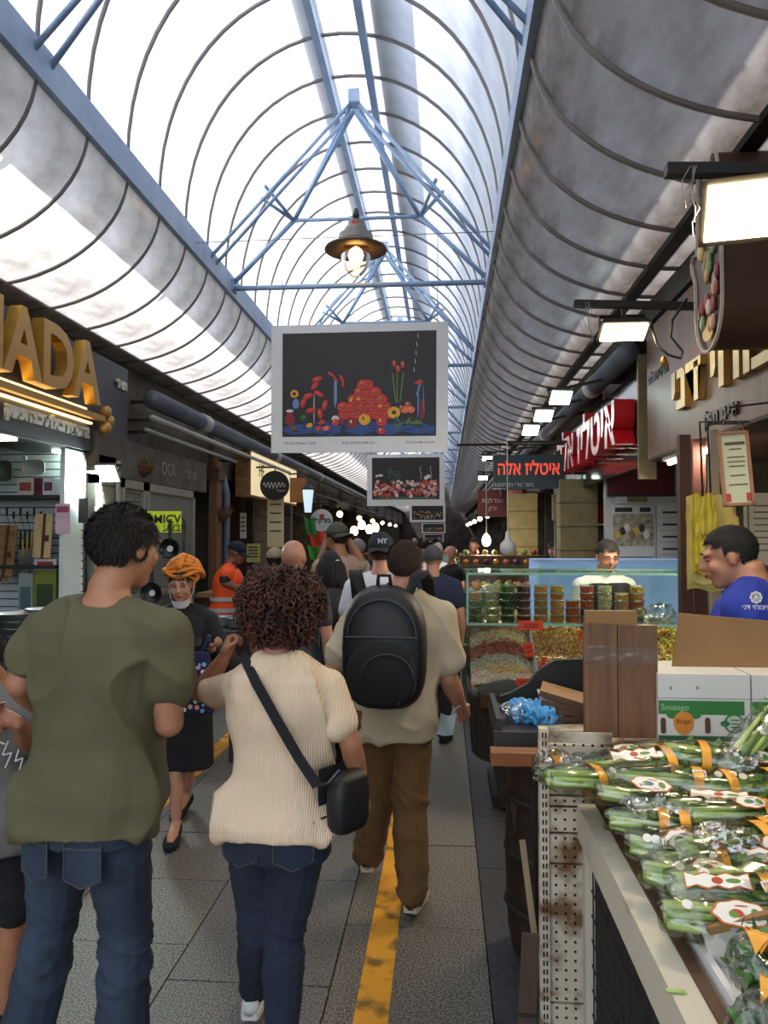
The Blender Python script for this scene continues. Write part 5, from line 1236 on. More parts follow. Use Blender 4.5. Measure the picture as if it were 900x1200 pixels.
t = thing('snack_tub', 'larger clear square box behind the pistachio stack', 'tub', (at(575, 680, YN + .3).x, YN + .3, zg)); MB().bbox((-.05, -.05, 0), (.05, .05, .2)).build('box_wall', m_tub, t); MB().bbox((-.052, -.052, .2), (.052, .052, .215)).build('lid', m_lid, t)
# crumpled clear bag in the case
mb = MB(); mb.ell((0, 0, .05), (.1, .08, .06), 20, 14); t = link('plastic_bag', unify(mb, .008, 1, lambda co: .022 * noise.noise(co * 30)), glass_mat('clear_film', '#f2f4f2', .25, .15)); tag(t, 'crumpled clear plastic bag at the end of the glass nut case', 'bag'); t.location = (at(775, 728, YN + .2).x, YN + .25, zg)
# ---- blue-lit butcher case behind
bc = thing('display_case', 'blue-lit refrigerated glass case behind the stacked tubs', 'display case', (0, 6.25, 0))
MB().bbox((.75, 0, 0), (2.1, .7, 1.0)).build('case_base', m_white, bc); MB().bbox((.75, .6, 1.0), (2.1, .7, 1.52)).build('back_panel', M('cool_blue_panel', '#8ba2cc', .4, emit=.22, ecol='#8fb2ec'), bc)
MB().bbox((.75, 0, 1.0), (2.1, .01, 1.5)).build('front_glass', m_glass, bc); MB().bbox((.75, 0, 1.5), (2.1, .7, 1.515)).build('top_glass', m_glass, bc)
for x in (.75, 2.09): MB().bar((x, 0, 1.0), (x, 0, 1.5), .015).build('corner_post', m_edge, bc)
# ---- celery table and its surroundings
tb2 = thing('market_table', 'cream painted steel market table carrying the wrapped celery', 'table', (0, 0, 0))
xe, ye, zt2 = .42, 2.52, .86
MB().bbox((xe, .2, zt2 - .1), (xe + .012, ye, zt2)).build('edge_rail', m_cream2, tb2)
MB().bbox((xe, .2, zt2), (xe + .055, ye, zt2 + .006)).build('rail_lip', m_cream2, tb2)
MB().bbox((xe + .055, .2, zt2 + .0), (xe + .08, ye, zt2 + .012)).build('wooden_batten', m_wood2, tb2)
MB().bbox((xe + .08, .2, zt2 - .04), (2.0, ye, zt2 - .01)).build('table_top', m_dirtyw, tb2)
for x in (xe + .03, 1.9):
    for y in (.3, ye - .05): MB().bbox((x - .02, y - .02, 0), (x + .02, y + .02, zt2 - .04)).build('leg', m_cream2, tb2)
mb = MB()
for k in range(26): mb.bar((xe + .03, .3 + k * .085, .1), (xe + .03, .3 + k * .085, zt2 - .1), .004)
for k in range(10): mb.bar((xe + .03, .3, .1 + k * .075), (xe + .03, ye - .05, .1 + k * .075), .004)
mb.build('wire_mesh', m_dk, tb2)
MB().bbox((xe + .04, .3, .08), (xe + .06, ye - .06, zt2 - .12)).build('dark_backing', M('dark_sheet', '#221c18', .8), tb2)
MB().bar((xe + .01, 2.05, .46), (xe - .02, 2.0, .38), .03).build('latch', m_dk, tb2)
# white foam trays lying along the table edge
for k, (y0_, y1_) in enumerate(((1.75, 2.3), (1.15, 1.72), (.5, 1.12))):
    t = thing('foam_tray', ['white foam tray, far end of the celery table edge', 'white foam tray in the middle of the celery table edge', 'white foam tray nearest the camera on the celery table'][k], 'tray', (xe + .2, (y0_ + y1_) / 2, zt2 - .008)); L = (y1_ - y0_) / 2
    MB().bbox((-.1, -L, 0), (.3, L, .012)).build('tray_base', M('white_foam', '#d6d4cf', .6, var=.04), t); MB().bar((-.1, -L, .02), (-.1, L, .02), .014, .03).build('tray_wall', M('white_foam'), t); MB().bar((.3, -L, .02), (.3, L, .02), .014, .03).build('tray_wall', M('white_foam'), t)
# perforated gondola shelf
gx0, gx1, gy = .305, .56, 2.56
gd = thing('pegboard_shelf', 'dirty white perforated steel shelf end at the corner of the celery table', 'shelf', (0, gy, 0))
ztop = at(650, 857, gy).z
edges = [ztop]
zz_ = [at(650, v, gy).z for v in (857, 872, 900, 932, 945, 976, 1012, 1175, 1300)]
for k in range(len(zz_) - 1):
    z1_, z0_ = zz_[k] - .004, max(0.0, zz_[k + 1]) + .004
    if z1_ - z0_ < .01: continue
    if k == 7: z0_ = .02
    MB().bbox((gx0 + .03, 0, z0_), (gx1 - .02, .012, z1_)).build('panel', m_dirtyw, gd)
mb = MB(); step = .03
for i in range(7):
    for q in range(36):
        z = .08 + q * step
        if z > ztop - .015: continue
        mb.lathe([(.0045, -.0015), (.0045, .002)], 6, frame((gx0 + .052 + i * step, 0, z), (1, 0, 0), (0, 0, 1)))
o = mb.build('perforations', M('hole_dark', '#1a1512', .9), gd); o['kind'] = 'stuff'
MB().bbox((gx0, -.012, 0), (gx0 + .03, .03, ztop + .01)).build('slotted_upright', m_dirtyw, gd)
mb = MB()
for q in range(int((ztop) / .028)):
    mb.bbox((gx0 + .008, -.0135, .03 + q * .028), (gx0 + .013, -.012, .046 + q * .028)); mb.bbox((gx0 + .018, -.0135, .03 + q * .028), (gx0 + .023, -.012, .046 + q * .028))
o = mb.build('slots', M('hole_dark'), gd); o['kind'] = 'stuff'
zdk = at(800, 868, 2.7).z
MB().bbox((gx0 + .03, .012, zdk - .02), (1.28, .45, zdk)).build('top_deck', m_dirtyw, gd)
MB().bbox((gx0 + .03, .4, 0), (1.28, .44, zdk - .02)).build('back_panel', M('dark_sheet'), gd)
wb = tag(MB().bbox((at(575, 880, 2.62).x, 2.58, at(600, 894, 2.62).z), (gx0 + .02, 2.66, at(600, 879, 2.62).z)).build('wooden_board', M('orange_board', '#8a5428', .7, scale=6, col2='#5a3418', stretch=(1, 8, 8))), 'short orange-brown board sticking out beside the pegboard shelf', 'board')
MB().bbox((at(577, 880, 2.62).x, 2.575, at(600, 892, 2.62).z), (gx0 - .02, 2.58, at(600, 882, 2.62).z)).build('worn_face', M('worn_board', '#7a4620', .8), wb)
# planks and cans against the stall foot
for k, (px0, py0, px1, py1, Y, w, lab, c) in enumerate(((617, 1200, 622, 1095, 2.3, .05, 'worn brown plank standing against the pegboard upright', '#4a3828'), (628, 1110, 612, 985, 2.9, .022, 'pale wooden stick leaning behind the pegboard upright', '#a08c6c'), (622, 1030, 606, 940, 3.2, .06, 'dark crate board leaning under the tray', '#3a2a20'))):
    a_, b_ = at(px0, py0, Y), at(px1, py1, Y); t = MB().bar(a_, b_, w, .02, (0, 1, 0)).build('leaning_plank', M('plank' + c, c, .8, scale=6, stretch=(5, 5, 1))); tag(t, lab, 'plank', 'planks at the stall foot')
    MB().bar(a_.lerp(b_, .1), a_.lerp(b_, .14), w * 1.02, .024, (0, 1, 0)).build('stain', m_dk, t)
bn = thing('waste_barrel', 'dark rusty barrel under the tray beside the pegboard shelf', 'barrel', (.48, 3.3, 0))
MB().lathe([(.2, 0), (.22, .1), (.23, .4), (.22, .74), (.2, .8)], 20).build('barrel_body', m_rust, bn, True)
for z in (.2, .42, .64): MB().lathe([(.228, z - .012), (.238, z), (.228, z + .012)], 20, cap=False).build('hoop', m_dk, bn, True)
# black tray with blue bags and cartons
tr = thing('black_tray', 'black plastic tray with a high curved back beside the walnut board', 'tray', (0, 0, 0))
x0_, x1_ = at(583, 850, 3.0).x, at(690, 850, 3.0).x; zb2 = at(620, 865, 2.85).z; zb3 = at(620, 852, 2.85).z
MB().bbox((x0_ - .02, 2.75, zb2), (x1_, 3.25, zb3)).build('tray_base', m_blackp, tr)
MB().bbox((x0_ - .03, 2.73, zb2 - .015), (x1_, 2.76, zb3 + .01)).build('front_wall', M('dark_grime', '#2a2622', .6), tr)
poly = [(583, 850), (586, 815), (600, 810), (618, 800), (634, 782), (650, 773), (690, 771), (690, 850)]
pts = [at(a_, b_, 3.22) for a_, b_ in poly]; mb = MB(); n_ = len(pts)
mb.add([(p.x, 3.2, p.z) for p in pts] + [(p.x, 3.23, p.z) for p in pts], [tuple(range(n_)), tuple(reversed(range(n_, 2 * n_)))] + [(i, n_ + i, n_ + (i + 1) % n_, (i + 1) % n_) for i in range(n_)]); mb.build('curved_back', m_blackp, tr)
MB().bbox((x0_ - .02, 2.75, zb3), (x0_ + .0, 3.2, at(586, 818, 3.1).z)).build('side_wall', m_blackp, tr)
for k, (px, py, sc, lab, c) in enumerate(((632, 836, .085, 'crumpled blue plastic bag in the black tray', '#3a8ac4'), (610, 846, .06, 'crumpled clear plastic film at the front of the black tray', None))):
    mb = MB(); mb.ell((0, 0, 0), (sc * 1.3, sc * .9, sc * .55), 20, 14); t = link('plastic_bag', unify(mb, .006, 0, lambda co, k=k: .03 * noise.noise(co * 32 + Vector((k, 0, 0))) + .012 * noise.noise(co * 75)), M('blue_film', '#4a9ad0', .3, var=.2, scale=20) if c else glass_mat('clear_film')); tag(t, lab, 'bag'); p = at(px, py, 2.95); t.location = (p.x, 2.95, max(p.z, zb3 + .03))
for k, (px, py, rot, lab) in enumerate(((660, 812, -14, 'top'), (658, 820, -10, 'second'), (662, 827, -6, 'third'), (656, 834, -4, 'lowest'))):
    p = at(px, py, 3.0); t = thing('flattened_carton', '%s of the flattened brown cartons piled in the black tray' % lab, 'carton', p, R(10 * k), 'flattened cartons'); t.rotation_euler = (0, R(14 - 3 * k), R(8 * k - 10))
    MB().box((0, 0, 0), (.17, .2, .008)).build('sheet', [m_cardb, M('carton_white', '#c9c4bc', .7), m_wood2, m_cardb][k], t); MB().box((.0, -.1, -.006), (.17, .008, .02)).build('folded_edge', m_wood2, t)
# walnut laminate board pair wrapped in film
YB = 2.72; wbx = thing('laminate_board', 'upright pair of walnut laminate boards wrapped in clear film', 'board', (0, YB, 0))
xa, xm, xb2 = at(685, 800, YB).x, at(724, 800, YB).x, at(771, 800, YB).x; za, zb4 = zdk, at(720, 731, YB).z
MB().bbox((xa, 0, za), (xm - .0015, .03, zb4 + .0)).build('board', m_walnut, wbx); MB().bbox((xm + .0015, .0, za), (xb2, .03, zb4 - .005)).build('board', m_walnut, wbx)
MB().bbox((xa + .01, .03, zb4 - .1), (xb2 - .06, .06, at(720, 717, YB).z)).build('cardboard_flap', m_cardb, wbx)
mb = MB(); mb.grid(lambda u, v: (xa - .003 + (xb2 - xa + .006) * u, -.004 - .003 * abs(noise.noise(Vector((u * 9, v * 3, 2)))), at(700, 778, YB).z + (.06) * v + .004 * math.sin(9 * u)), 30, 8); mb.build('film_wrap', glass_mat('wrap_film', '#f0ece6', .12, .2), wbx, True)
# white cartons with printed band
def carton(label, x0, x1, full=True):
    t = thing('produce_carton', label, 'carton', (0, 2.7, 0)); z0_ = zdk; z1_ = at(800, 790, 2.7).z
    w_ = M('white_carton', '#cfccc4', .7, var=.04); MB().bbox((x0, 0, z0_), (x1, .28, z1_)).build('carton_body', w_, t)
    gb0, gb1 = at(800, 837, 2.7).z, at(800, 821, 2.7).z
    MB().bbox((x0 + .001, -.002, gb0), (x1 - .02, 0, gb1)).build('green_band', M('green_print', '#2f7a34', .6), t)
    MB().bbox((x0, -.003, at(800, 868, 2.7).z), (x1, -.001, at(800, 862, 2.7).z)).build('green_base', M('green_print_dark', '#1f5a38', .6), t)
    if full:
        c = at(801, 845, 2.7); T = XC((0, -.0025, 0))
        MB().prism([(c.x + .034 * math.cos(a_), c.z + .046 * math.sin(a_) * (1 if math.sin(a_) < 0 else .7)) for a_ in [2 * math.pi * k / 18 for k in range(18)]], 0, .002, T).build('orange_fruit_print', M('orange_print', '#d8862c', .6), t)
        for sx in (-1, 1): MB().disc((c.x + sx * .036, c.z + .022), .022, 12, T, .001, .014).build('leaf_print', M('green_print'), t)
        text('Beigel', .022, XC((c.x, 2.6948, c.z)), M('print_brown', '#4a2c14', .7), t); text('Smango', .03, XC((x0 + .055, 2.6965, (gb0 + gb1) / 2)), M('print_lightgreen', '#9fc49a', .6), t)
        for px in (777, 829): p = at(px, 850, 2.7); MB().prism([(p.x + .009 * math.cos(a_), p.z + (.018 if math.sin(a_) > 0 else -.018) + .009 * math.sin(a_)) for a_ in [2 * math.pi * k / 16 for k in range(16)]], 0, .002, T).build('hand_hole', M('hole_brown', '#5a3a20', .8), t)
        p = at(860, 848, 2.7); MB().tube([(p.x + .03 * math.cos(a_), -.003, p.z + .03 * math.sin(a_)) for a_ in [.5 + 5.2 * k / 16 for k in range(17)]], .003, 5).build('round_logo', M('green_print'), t)
        MB().disc((p.x - .03, p.z), .016, 12, T, .001, .01).build('leaf_print', M('green_print'), t)
        for q in range(3): MB().box((p.x + .004, -.003, p.z + .012 - .012 * q), (.03, .001, .004)).build('print_line', M('green_print'), t)
        for px in (786, 817): p = at(px, 806, 2.7); MB().box((p.x, -.002, p.z), (.014, .001, .002)).build('cross_mark', M('notice_ink'), t); MB().box((p.x, -.002, p.z), (.002, .001, .014)).build('cross_mark', M('notice_ink'), t)
    MB().bbox((x0 - .001, -.003, at(800, 818, 2.7).z - .001), (x1, -.0, at(800, 818, 2.7).z + .001)).build('fold_crease', M('crease', '#9a958a', .8), t)
xc0, xc1 = at(771, 800, 2.7).x, at(879, 800, 2.7).x
carton('white produce carton with green band and orange fruit print', xc0, xc1); carton('second white carton with green band cut by the picture edge', xc1 + .006, xc1 + .4, False)
fl_ = thing('cardboard_sheet', 'brown cardboard lid leaning above the white cartons', 'cardboard', (0, 2.86, 0))
pts = [at(786, 792, 2.86), at(792, 717, 2.9), at(905, 727, 2.9), at(960, 727, 2.9), at(960, 797, 2.86)]
MB().prism([(p.x, p.z) for p in pts], -.006, .006, XC((0, 0, 0))).build('sheet', m_cardb, fl_); MB().prism([(pts[0].x, pts[0].z - .02), (pts[-1].x, pts[-1].z - .02), (pts[-1].x, pts[-1].z + .012), (pts[0].x, pts[0].z + .012)], .007, .012, XC((0, 0, 0))).build('torn_edge', M('torn_board', '#6a4a2c', .9), fl_)
MB().bbox((pts[0].x, .13, zdk), (pts[-1].x, .16, pts[0].z + .004)).build('support', m_cardb, fl_)
# ---- wrapped celery
m_stalk = M('celery_stalk', '#bccb80', .45, scale=8, col2='#8fa84e', stretch=(.6, 6, 6))
m_stalk2 = M('celery_stalk_dark', '#86a348', .5, scale=8, col2='#5a7a2c', stretch=(.6, 6, 6))
m_leaf = M('celery_leaf', '#5c8a3a', .6, scale=20, col2='#37602a')
m_film = glass_mat('celery_film', '#fafbf6', .1, .13)
m_tape = M('orange_tape', '#e8a02c', .5, var=.06)
m_lab = M('label_paper', '#e4e0d2', .5, var=.03); m_labr = M('label_border', '#c8621c', .5); m_labb = M('label_blue', '#2f6ab0', .5); m_labred = M('label_red', '#b83a24', .5); m_labg = M('label_green', '#5c8a34', .5)
def film_shell(L, r0, seed):
    mb = MB(); n = 16; rs = []
    for k in range(19):
        u = k / 18; x = -L / 2 + L * u; r = r0 * (.55 + .55 * math.sin(math.pi * min(1, u * 1.15)) ** .6) + (0.02 if u > .9 else 0)
        rs.append([Vector((x, r * 1.25 * math.cos(a_) * (1 + .3 * noise.noise(Vector((x * 30, 3 * math.cos(a_), 3 * math.sin(a_) + seed)))), r * .8 * math.sin(a_) * (1 + .36 * noise.noise(Vector((x * 34, 4 * math.cos(a_), 4 * math.sin(a_) + seed)))))) for a_ in [2 * math.pi * q / n for q in range(n)]])
    mb.rings(rs, cap=False); return mb
def oval_label(t, T, w, h, parent, seed):
    o = [(w * math.cos(a_) * (1 + .05 * math.cos(8 * a_)), h * math.sin(a_) * (1 + .05 * math.cos(8 * a_))) for a_ in [2 * math.pi * k / 40 for k in range(40)]]
    lb = MB().prism([(x * 1.1, y * 1.12) for x, y in o], 0, .001, T).build('label', m_labr, parent)
    MB().prism(o, .001, .0018, T).build('label_face', m_lab, lb)
    MB().disc((-w * .15, 0), h * .45, 14, T, .0022, h * .35).build('label_picture', m_labb if seed % 2 else m_labred, lb); MB().disc((-w * .3, -h * .1), h * .32, 14, T, .0024, h * .3).build('label_picture', m_labg, lb)
    MB().disc((w * .55, -h * .05), h * .32, 12, T, .0022, h * .5).build('label_picture', m_labg, lb); MB().disc((w * .1, h * .6), h * .5, 10, T, .0021, h * .07).build('label_writing', m_labred, lb); MB().disc((w * .2, -h * .7), h * .35, 10, T, .0021, h * .06).build('label_writing', M('notice_ink'), lb)
def celery(label, x, y, z, L, rz, ry, seed, leaves_first=False, lab_side=0.2, tape=(.0,), roll=0.):
    g = rnd(seed); t = thing('wrapped_celery', label, 'celery', (x, y, z), group='wrapped celery bunches'); t.rotation_euler = (R(roll), R(ry), R(rz)); r0 = .045
    for k in range(9):
        a_ = 2 * math.pi * k / 9 + g.uniform(-.3, .3); rr = r0 * g.uniform(.3, .85); c0, s0 = math.cos(a_) * 1.2, math.sin(a_) * .75
        pts = [Vector((-L * .48 + L * .94 * u, c0 * rr * (.65 + .5 * u) + .01 * noise.noise(Vector((u * 3, k, seed))), s0 * rr * (.65 + .5 * u))) for u in (0, .25, .5, .75, 1)]
        MB().tube(pts, [(.013, .008), (.012, .007), (.0095, .006), (.0075, .005), (.005, .004)], 6).build('stalk', m_stalk if k % 3 else m_stalk2, t, True)
    mb = MB()
    for k in range(110):
        p = Vector((L * g.uniform(-.1, .5), g.uniform(-1, 1) * r0 * 1.1, g.uniform(-.7, .9) * r0 * .8)); d = Vector((g.uniform(.2, 1), g.uniform(-1, 1), g.uniform(-.5, .6))).normalized() * g.uniform(.018, .034); s_ = d.cross(Vector((g.uniform(-1, 1), g.uniform(-1, 1), 1))).normalized() * g.uniform(.006, .013)
        mb.add([p, p + d * .35 + s_, p + d * .6 + s_ * .5, p + d, p + d * .6 - s_ * .6, p + d * .35 - s_], [(0, 1, 2, 3, 4, 5)])
    o = mb.build('leaf_tuft', m_leaf, t); o['kind'] = 'stuff'
    film_shell(L * 1.06, r0 * 1.12, seed).build('film', m_film, t, True)
    for u in tape:
        mb = MB(); rr = r0 * 1.17; mb.rings([[Vector((L * u + dx, rr * 1.27 * math.cos(a_), rr * .84 * math.sin(a_))) for a_ in [2 * math.pi * q / 16 for q in range(16)]] for dx in (-.013, .013)], cap=False); mb.build('orange_tape_band', m_tape, t, True)
    if lab_side is not None:
        k_ = seed % 3; T = frame((L * lab_side, -.018 - .02 * (k_ == 2), r0 * (.95 - .15 * (k_ == 2))), (1, g.uniform(-.25, .25), 0), (0, .95, .45))
        if k_ != 1: oval_label(t, T, g.uniform(.036, .056), g.uniform(.02, .03), t, seed)
        else:   # wavy strip label
            w_ = g.uniform(.05, .08); st = [(w_ * (2 * i / 12 - 1), .014 + .004 * math.cos(i * 1.6)) for i in range(13)]; ol = st + [(x, -y) for x, y in reversed(st)]
            lb = MB().prism([(x * 1.04, y * 1.25) for x, y in ol], 0, .001, T).build('strip_label', m_labr, t); MB().prism(ol, .001, .0018, T).build('label_face', m_lab, lb); MB().disc((0, 0), .012, 12, T, .0022, .009).build('label_picture', m_labred, lb); MB().disc((w_ * .5, 0), .016, 12, T, .0022, .006).build('label_picture', m_labg, lb)
    if seed % 2:   # barcode patch and small round stickers
        T = frame((L * g.uniform(-.25, .3), -.03, r0 * .8), (1, .2, 0), (0, .8, .6)); bc_ = MB().prism([(-.018, -.012), (.018, -.012), (.018, .012), (-.018, .012)], 0, .001, T).build('barcode_patch', m_lab, t)
        for q in range(5): MB().prism([(-.013 + q * .006, -.009), (-.0105 + q * .006, -.009), (-.0105 + q * .006, .009), (-.013 + q * .006, .009)], .001, .0014, T).build('bar_line', M('print_black'), bc_)
    for q in range(2): MB().disc((0, 0), .011, 12, frame((L * g.uniform(-.35, .4), -.025, r0 * .86), (1, 0, 0), (0, .85, .5))).build('round_sticker', m_lab, t)
    return t
zt3 = zt2 + .03
CEL = [  # label, pixel x, pixel y, distance, length, rz, ry, tapes, label offset
    ('celery bunch farthest back, tip poking over the pegboard shelf', 705, 888, 2.44, .40, 3, -5, (-.34,), .2), ('celery bunch at the back, directly below the orange fruit print', 800, 880, 2.44, .42, -3, 0, (.1,), None), ('celery bunch at the back below the second white carton', 892, 876, 2.42, .4, 6, -8, (), .1), ('celery bunch jutting upward at the far picture edge', 890, 862, 2.36, .34, 30, -34, (), None),
    ('celery bunch with white strip label in the second row', 745, 897, 2.34, .46, -2, -3, (.2,), -.02), ('celery bunch with large label near the picture edge in the second row', 868, 893, 2.34, .44, 3, 2, (-.25,), .05), ('celery bunch with drooping film end by the table corner', 708, 915, 2.28, .36, 10, 6, (-.1,), None),
    ('dark green celery bunch in the third row with one orange band', 812, 918, 2.24, .48, -2, 0, (.02,), None), ('celery bunch in the third row at the picture edge', 885, 920, 2.22, .4, 2, 0, (-.2, .1), None), ('celery bunch with curved label low in the third row', 785, 940, 2.18, .38, 4, 3, (.28,), -.15),
    ('celery bunch carrying the big oval label in the fourth row', 838, 950, 2.12, .44, -3, -2, (.36,), .02), ('celery bunch with blue and red label at the edge of the fourth row', 890, 955, 2.08, .38, 8, 0, (.0,), -.1), ('celery bunch with orange wrap sagging over the rail', 782, 968, 2.08, .3, -16, 5, (-.05, .12), .3),
    ('thick pale celery bunch in the fifth row', 855, 982, 2.0, .42, 6, -4, (.2,), None), ('celery bunch tilted at the edge of the fifth row', 885, 990, 1.94, .4, 14, -4, (.05,), .1), ('crumpled celery bunch in the fifth row by the foam tray', 806, 998, 1.96, .28, -12, 4, (.1,), -.05),
    ('celery bunch with printed barcode film in the sixth row', 862, 1015, 1.88, .36, 4, 0, (-.1,), .2), ('yellow-green celery bunch at the edge of the sixth row', 890, 1030, 1.78, .38, 10, -6, (), None), ('celery bunch with orange label in the sixth row beside the tray', 822, 1032, 1.84, .26, -10, 3, (), .05),
    ('celery bunch with blue logo label in the seventh row', 872, 1050, 1.74, .3, -4, 0, (.15,), -.2), ('celery bunch nearest the camera, half out of its film', 848, 1080, 1.66, .24, -14, 3, (), .1)]
for k, (lab, px, py, Y, L, rz, ry, tp, ls) in enumerate(CEL):
    gk = rnd(k + 50); p = at(px, py + (9 if k < 3 else 0), Y); celery(lab, p.x, Y, max(p.z, zt3 + .02), L, rz + gk.uniform(-9, 9), ry + gk.uniform(-4, 4), k, lab_side=ls, tape=tp, roll=(k * 37) % 40 - 20)
for k, (px, py, Y, lab) in enumerate(((655, 905, 2.4, 'loose crumpled film at the tip of the farthest celery'), (760, 960, 2.12, 'loose crumpled film between the celery rows'), (850, 1000, 1.9, 'loose crumpled film in the middle of the celery'), (870, 905, 2.3, 'loose crumpled film near the second white carton'))):
    mb = MB(); mb.ell((0, 0, 0), (.07, .05, .03), 20, 14); t = link('plastic_film', unify(mb, .006, 0, lambda co, k=k: .03 * noise.noise(co * 30 + Vector((k, 0, 0))) + .014 * noise.noise(co * 80)), glass_mat('clear_film')); tag(t, lab, 'film'); p = at(px, py, Y); t.location = (p.x, Y, p.z + .03)
# open carton with leafy bags nearest the camera
oc = thing('open_carton', 'open white carton holding leafy bags nearest the camera', 'carton', (.66, 1.46, zt2))
MB().bbox((-.1, -.3, 0), (.45, .14, .01)).build('carton_base', M('white_carton'), oc); MB().bar((-.14, .14, .03), (.2, .18, .1), .012, .08, (0, 0, 1)).build('carton_flap', M('white_carton'), oc); MB().bar((-.14, .142, .075), (.2, .182, .145), .016, .016).build('flap_edge', m_cardb, oc)
def leafy(label, x, y, z, seed, rz):
    g = rnd(seed); t = thing('bagged_greens', label, 'greens', (x, y, z), R(rz), 'bagged greens'); mb = MB()
    for k in range(420):
        p = Vector((max(-.1, min(.1, g.gauss(0, .06))), max(-.08, min(.08, g.gauss(0, .05))), abs(g.gauss(0, .03)))); d = Vector((g.uniform(-1, 1), g.uniform(-1, 1), g.uniform(.1, 1))).normalized() * g.uniform(.02, .045); s_ = d.cross(Vector((g.uniform(-1, 1), g.uniform(-1, 1), .5))).normalized() * g.uniform(.008, .018)
        mb.add([p, p + d * .35 + s_, p + d * .65 + s_ * .7, p + d, p + d * .65 - s_ * .7, p + d * .35 - s_], [(0, 1, 2, 3, 4, 5)])
    o = mb.build('leaf_mass', m_leaf, t); o['kind'] = 'stuff'
    mb = MB(); mb.ell((0, 0, .03), (.14, .12, .06), 24, 14); link('film', unify(mb, .008, 1, lambda co: .016 * noise.noise(co * 16 + Vector((seed, 0, 0))) + .006 * noise.noise(co * 60)), m_film, t)
    for k in range(3):
        mb = MB(); c = Vector((g.uniform(-.08, .06), g.uniform(-.07, .05), .07)); mb.grid(lambda u, v: c + Vector(((u - .5) * .06, (v - .5) * .05, .03 * math.sin(3 * u + 2 * v))), 5, 5); mb.build('orange_wrapper', m_tape, t, True)
    oval_label(t, frame((.05, -.09, .085), (1, .1, 0), (0, .8, .5)), .07, .035, t, seed)
leafy('bagged dark leafy greens in the open carton', .64, 1.44, zt2 + .05, 3, 10); leafy('bagged leafy greens with white label at the bottom picture corner', .58, 1.27, zt2 + .03, 5, -20); leafy('bagged greens at the picture edge behind the open carton', .80, 1.58, zt2 + .06, 7, 40)
MB_ = thing('celery_sprig', 'loose thin green sprig hanging over the foam tray', 'greens', (0, 0, 0)); MB().tube([at(780, 1160, 1.5), at(800, 1162, 1.5), at(815, 1175, 1.5), at(822, 1190, 1.5)], .004, 6).build('stem', m_stalk, MB_, True); MB().ell(at(824, 1192, 1.5), (.012, .006, .02), 8, 6).build('leaf', m_leaf, MB_)
# ---- things hung and standing under the bronze sign
fr = thing('framed_certificate', 'wooden framed certificate hanging under the bronze sign', 'frame', at(862, 549, 3.4)); fr.rotation_euler = (R(-6), R(-3), R(-8))
w, h = .125, .325
for lo, hi in (((-w/2, -.012, -h/2), (-w/2 + .012, .012, h/2)), ((w/2 - .012, -.012, -h/2), (w/2, .012, h/2)), ((-w/2, -.012, -h/2), (w/2, .012, -h/2 + .012)), ((-w/2, -.012, h/2 - .012), (w/2, .012, h/2))): MB().bbox(lo, hi).build('frame_bar', M('copper_wood', '#a8704c', .6), fr)
MB().bbox((-w/2, 0, -h/2), (w/2, .006, h/2)).build('certificate', M('pale_green_paper', '#c4c3a0', .7, var=.03), fr)
for q, (z, ww) in enumerate(((.11, .08), (.085, .05), (.05, .07), (.03, .07), (.01, .065), (-.03, .06), (-.07, .075))): MB().box((.005, -.003, z), (ww, .001, .012 if q == 0 else .004)).build('text_line', M('notice_ink'), fr)
MB().box((-.04, -.003, -.125), (.022, .001, .035)).build('red_mark', M('label_red'), fr); MB().box((.042, -.003, -.125), (.018, .001, .035)).build('red_mark', M('label_red'), fr)
MB().tube([(-.05, 0, h/2), (0, .02, 2.285 - fr.location.z), (.05, 0, h/2)], .002, 4).build('string', m_wire, fr); MB().tube([(0, .02, 2.285 - fr.location.z), (XRW + .12 - fr.location.x, .02, 2.3 - fr.location.z)], .005, 5).build('hanging_rod', m_dk, fr)
cf2 = thing('framed_notice', 'framed Hebrew notice behind the man in the royal blue shirt', 'frame', at(898, 620, 3.75))
MB().box((0, 0, 0), (.2, .015, .34)).build('board', M('notice_cream', '#b9a888', .7), cf2)
for q in range(8): MB().box((0, -.009, .11 - .03 * q), (.12, .001, .006)).build('text_line', M('notice_ink'), cf2)
for x in (-.085, .085): MB().box((x, -.009, 0), (.006, .002, .3)).build('border_line', M('notice_ink'), cf2)
# hanging yellow carrier bags
for k, (px0, px1, py0, py1, Y, c, lab) in enumerate(((805, 862, 582, 682, 3.95, '#d8c468', 'pale yellow stack of carrier bags hanging behind the man in royal blue'), (812, 836, 580, 662, 3.88, '#e0c02c', 'bright yellow carrier bags hanging in front of the pale ones'))):
    a_, b_ = at(px0, py1, Y), at(px1, py0, Y); t = thing('carrier_bags', lab, 'bags', ((a_.x + b_.x) / 2, Y, a_.z)); w, h = b_.x - a_.x, b_.z - a_.z
    for q in range(3):
        mb = MB(); mb.grid(lambda u, v: ((u - .5) * w * (1 - .12 * (v > .8) * q), -.02 * q + .012 * noise.noise(Vector((u * 6, v * 7, q + k * 5))), v * h - .02 * (2 - q) * (1 - v) + .01 * math.sin(u * 9 + q)), 14, 18); mb.build('bag_sheet', M('bag' + c, c, .5, var=.08, scale=8), t, True)
    MB().tube([(0, 0, h - .02), (0, .03, 2.285 - a_.z), (XRW + .1 - t.location.x, .03, 2.285 - a_.z)], .006, 5).build('hook', m_dk, t)
    if k: text(heb('דני'), .05, XC((t.location.x, Y - .06, a_.z + h * .4)), M('print_black'), t)
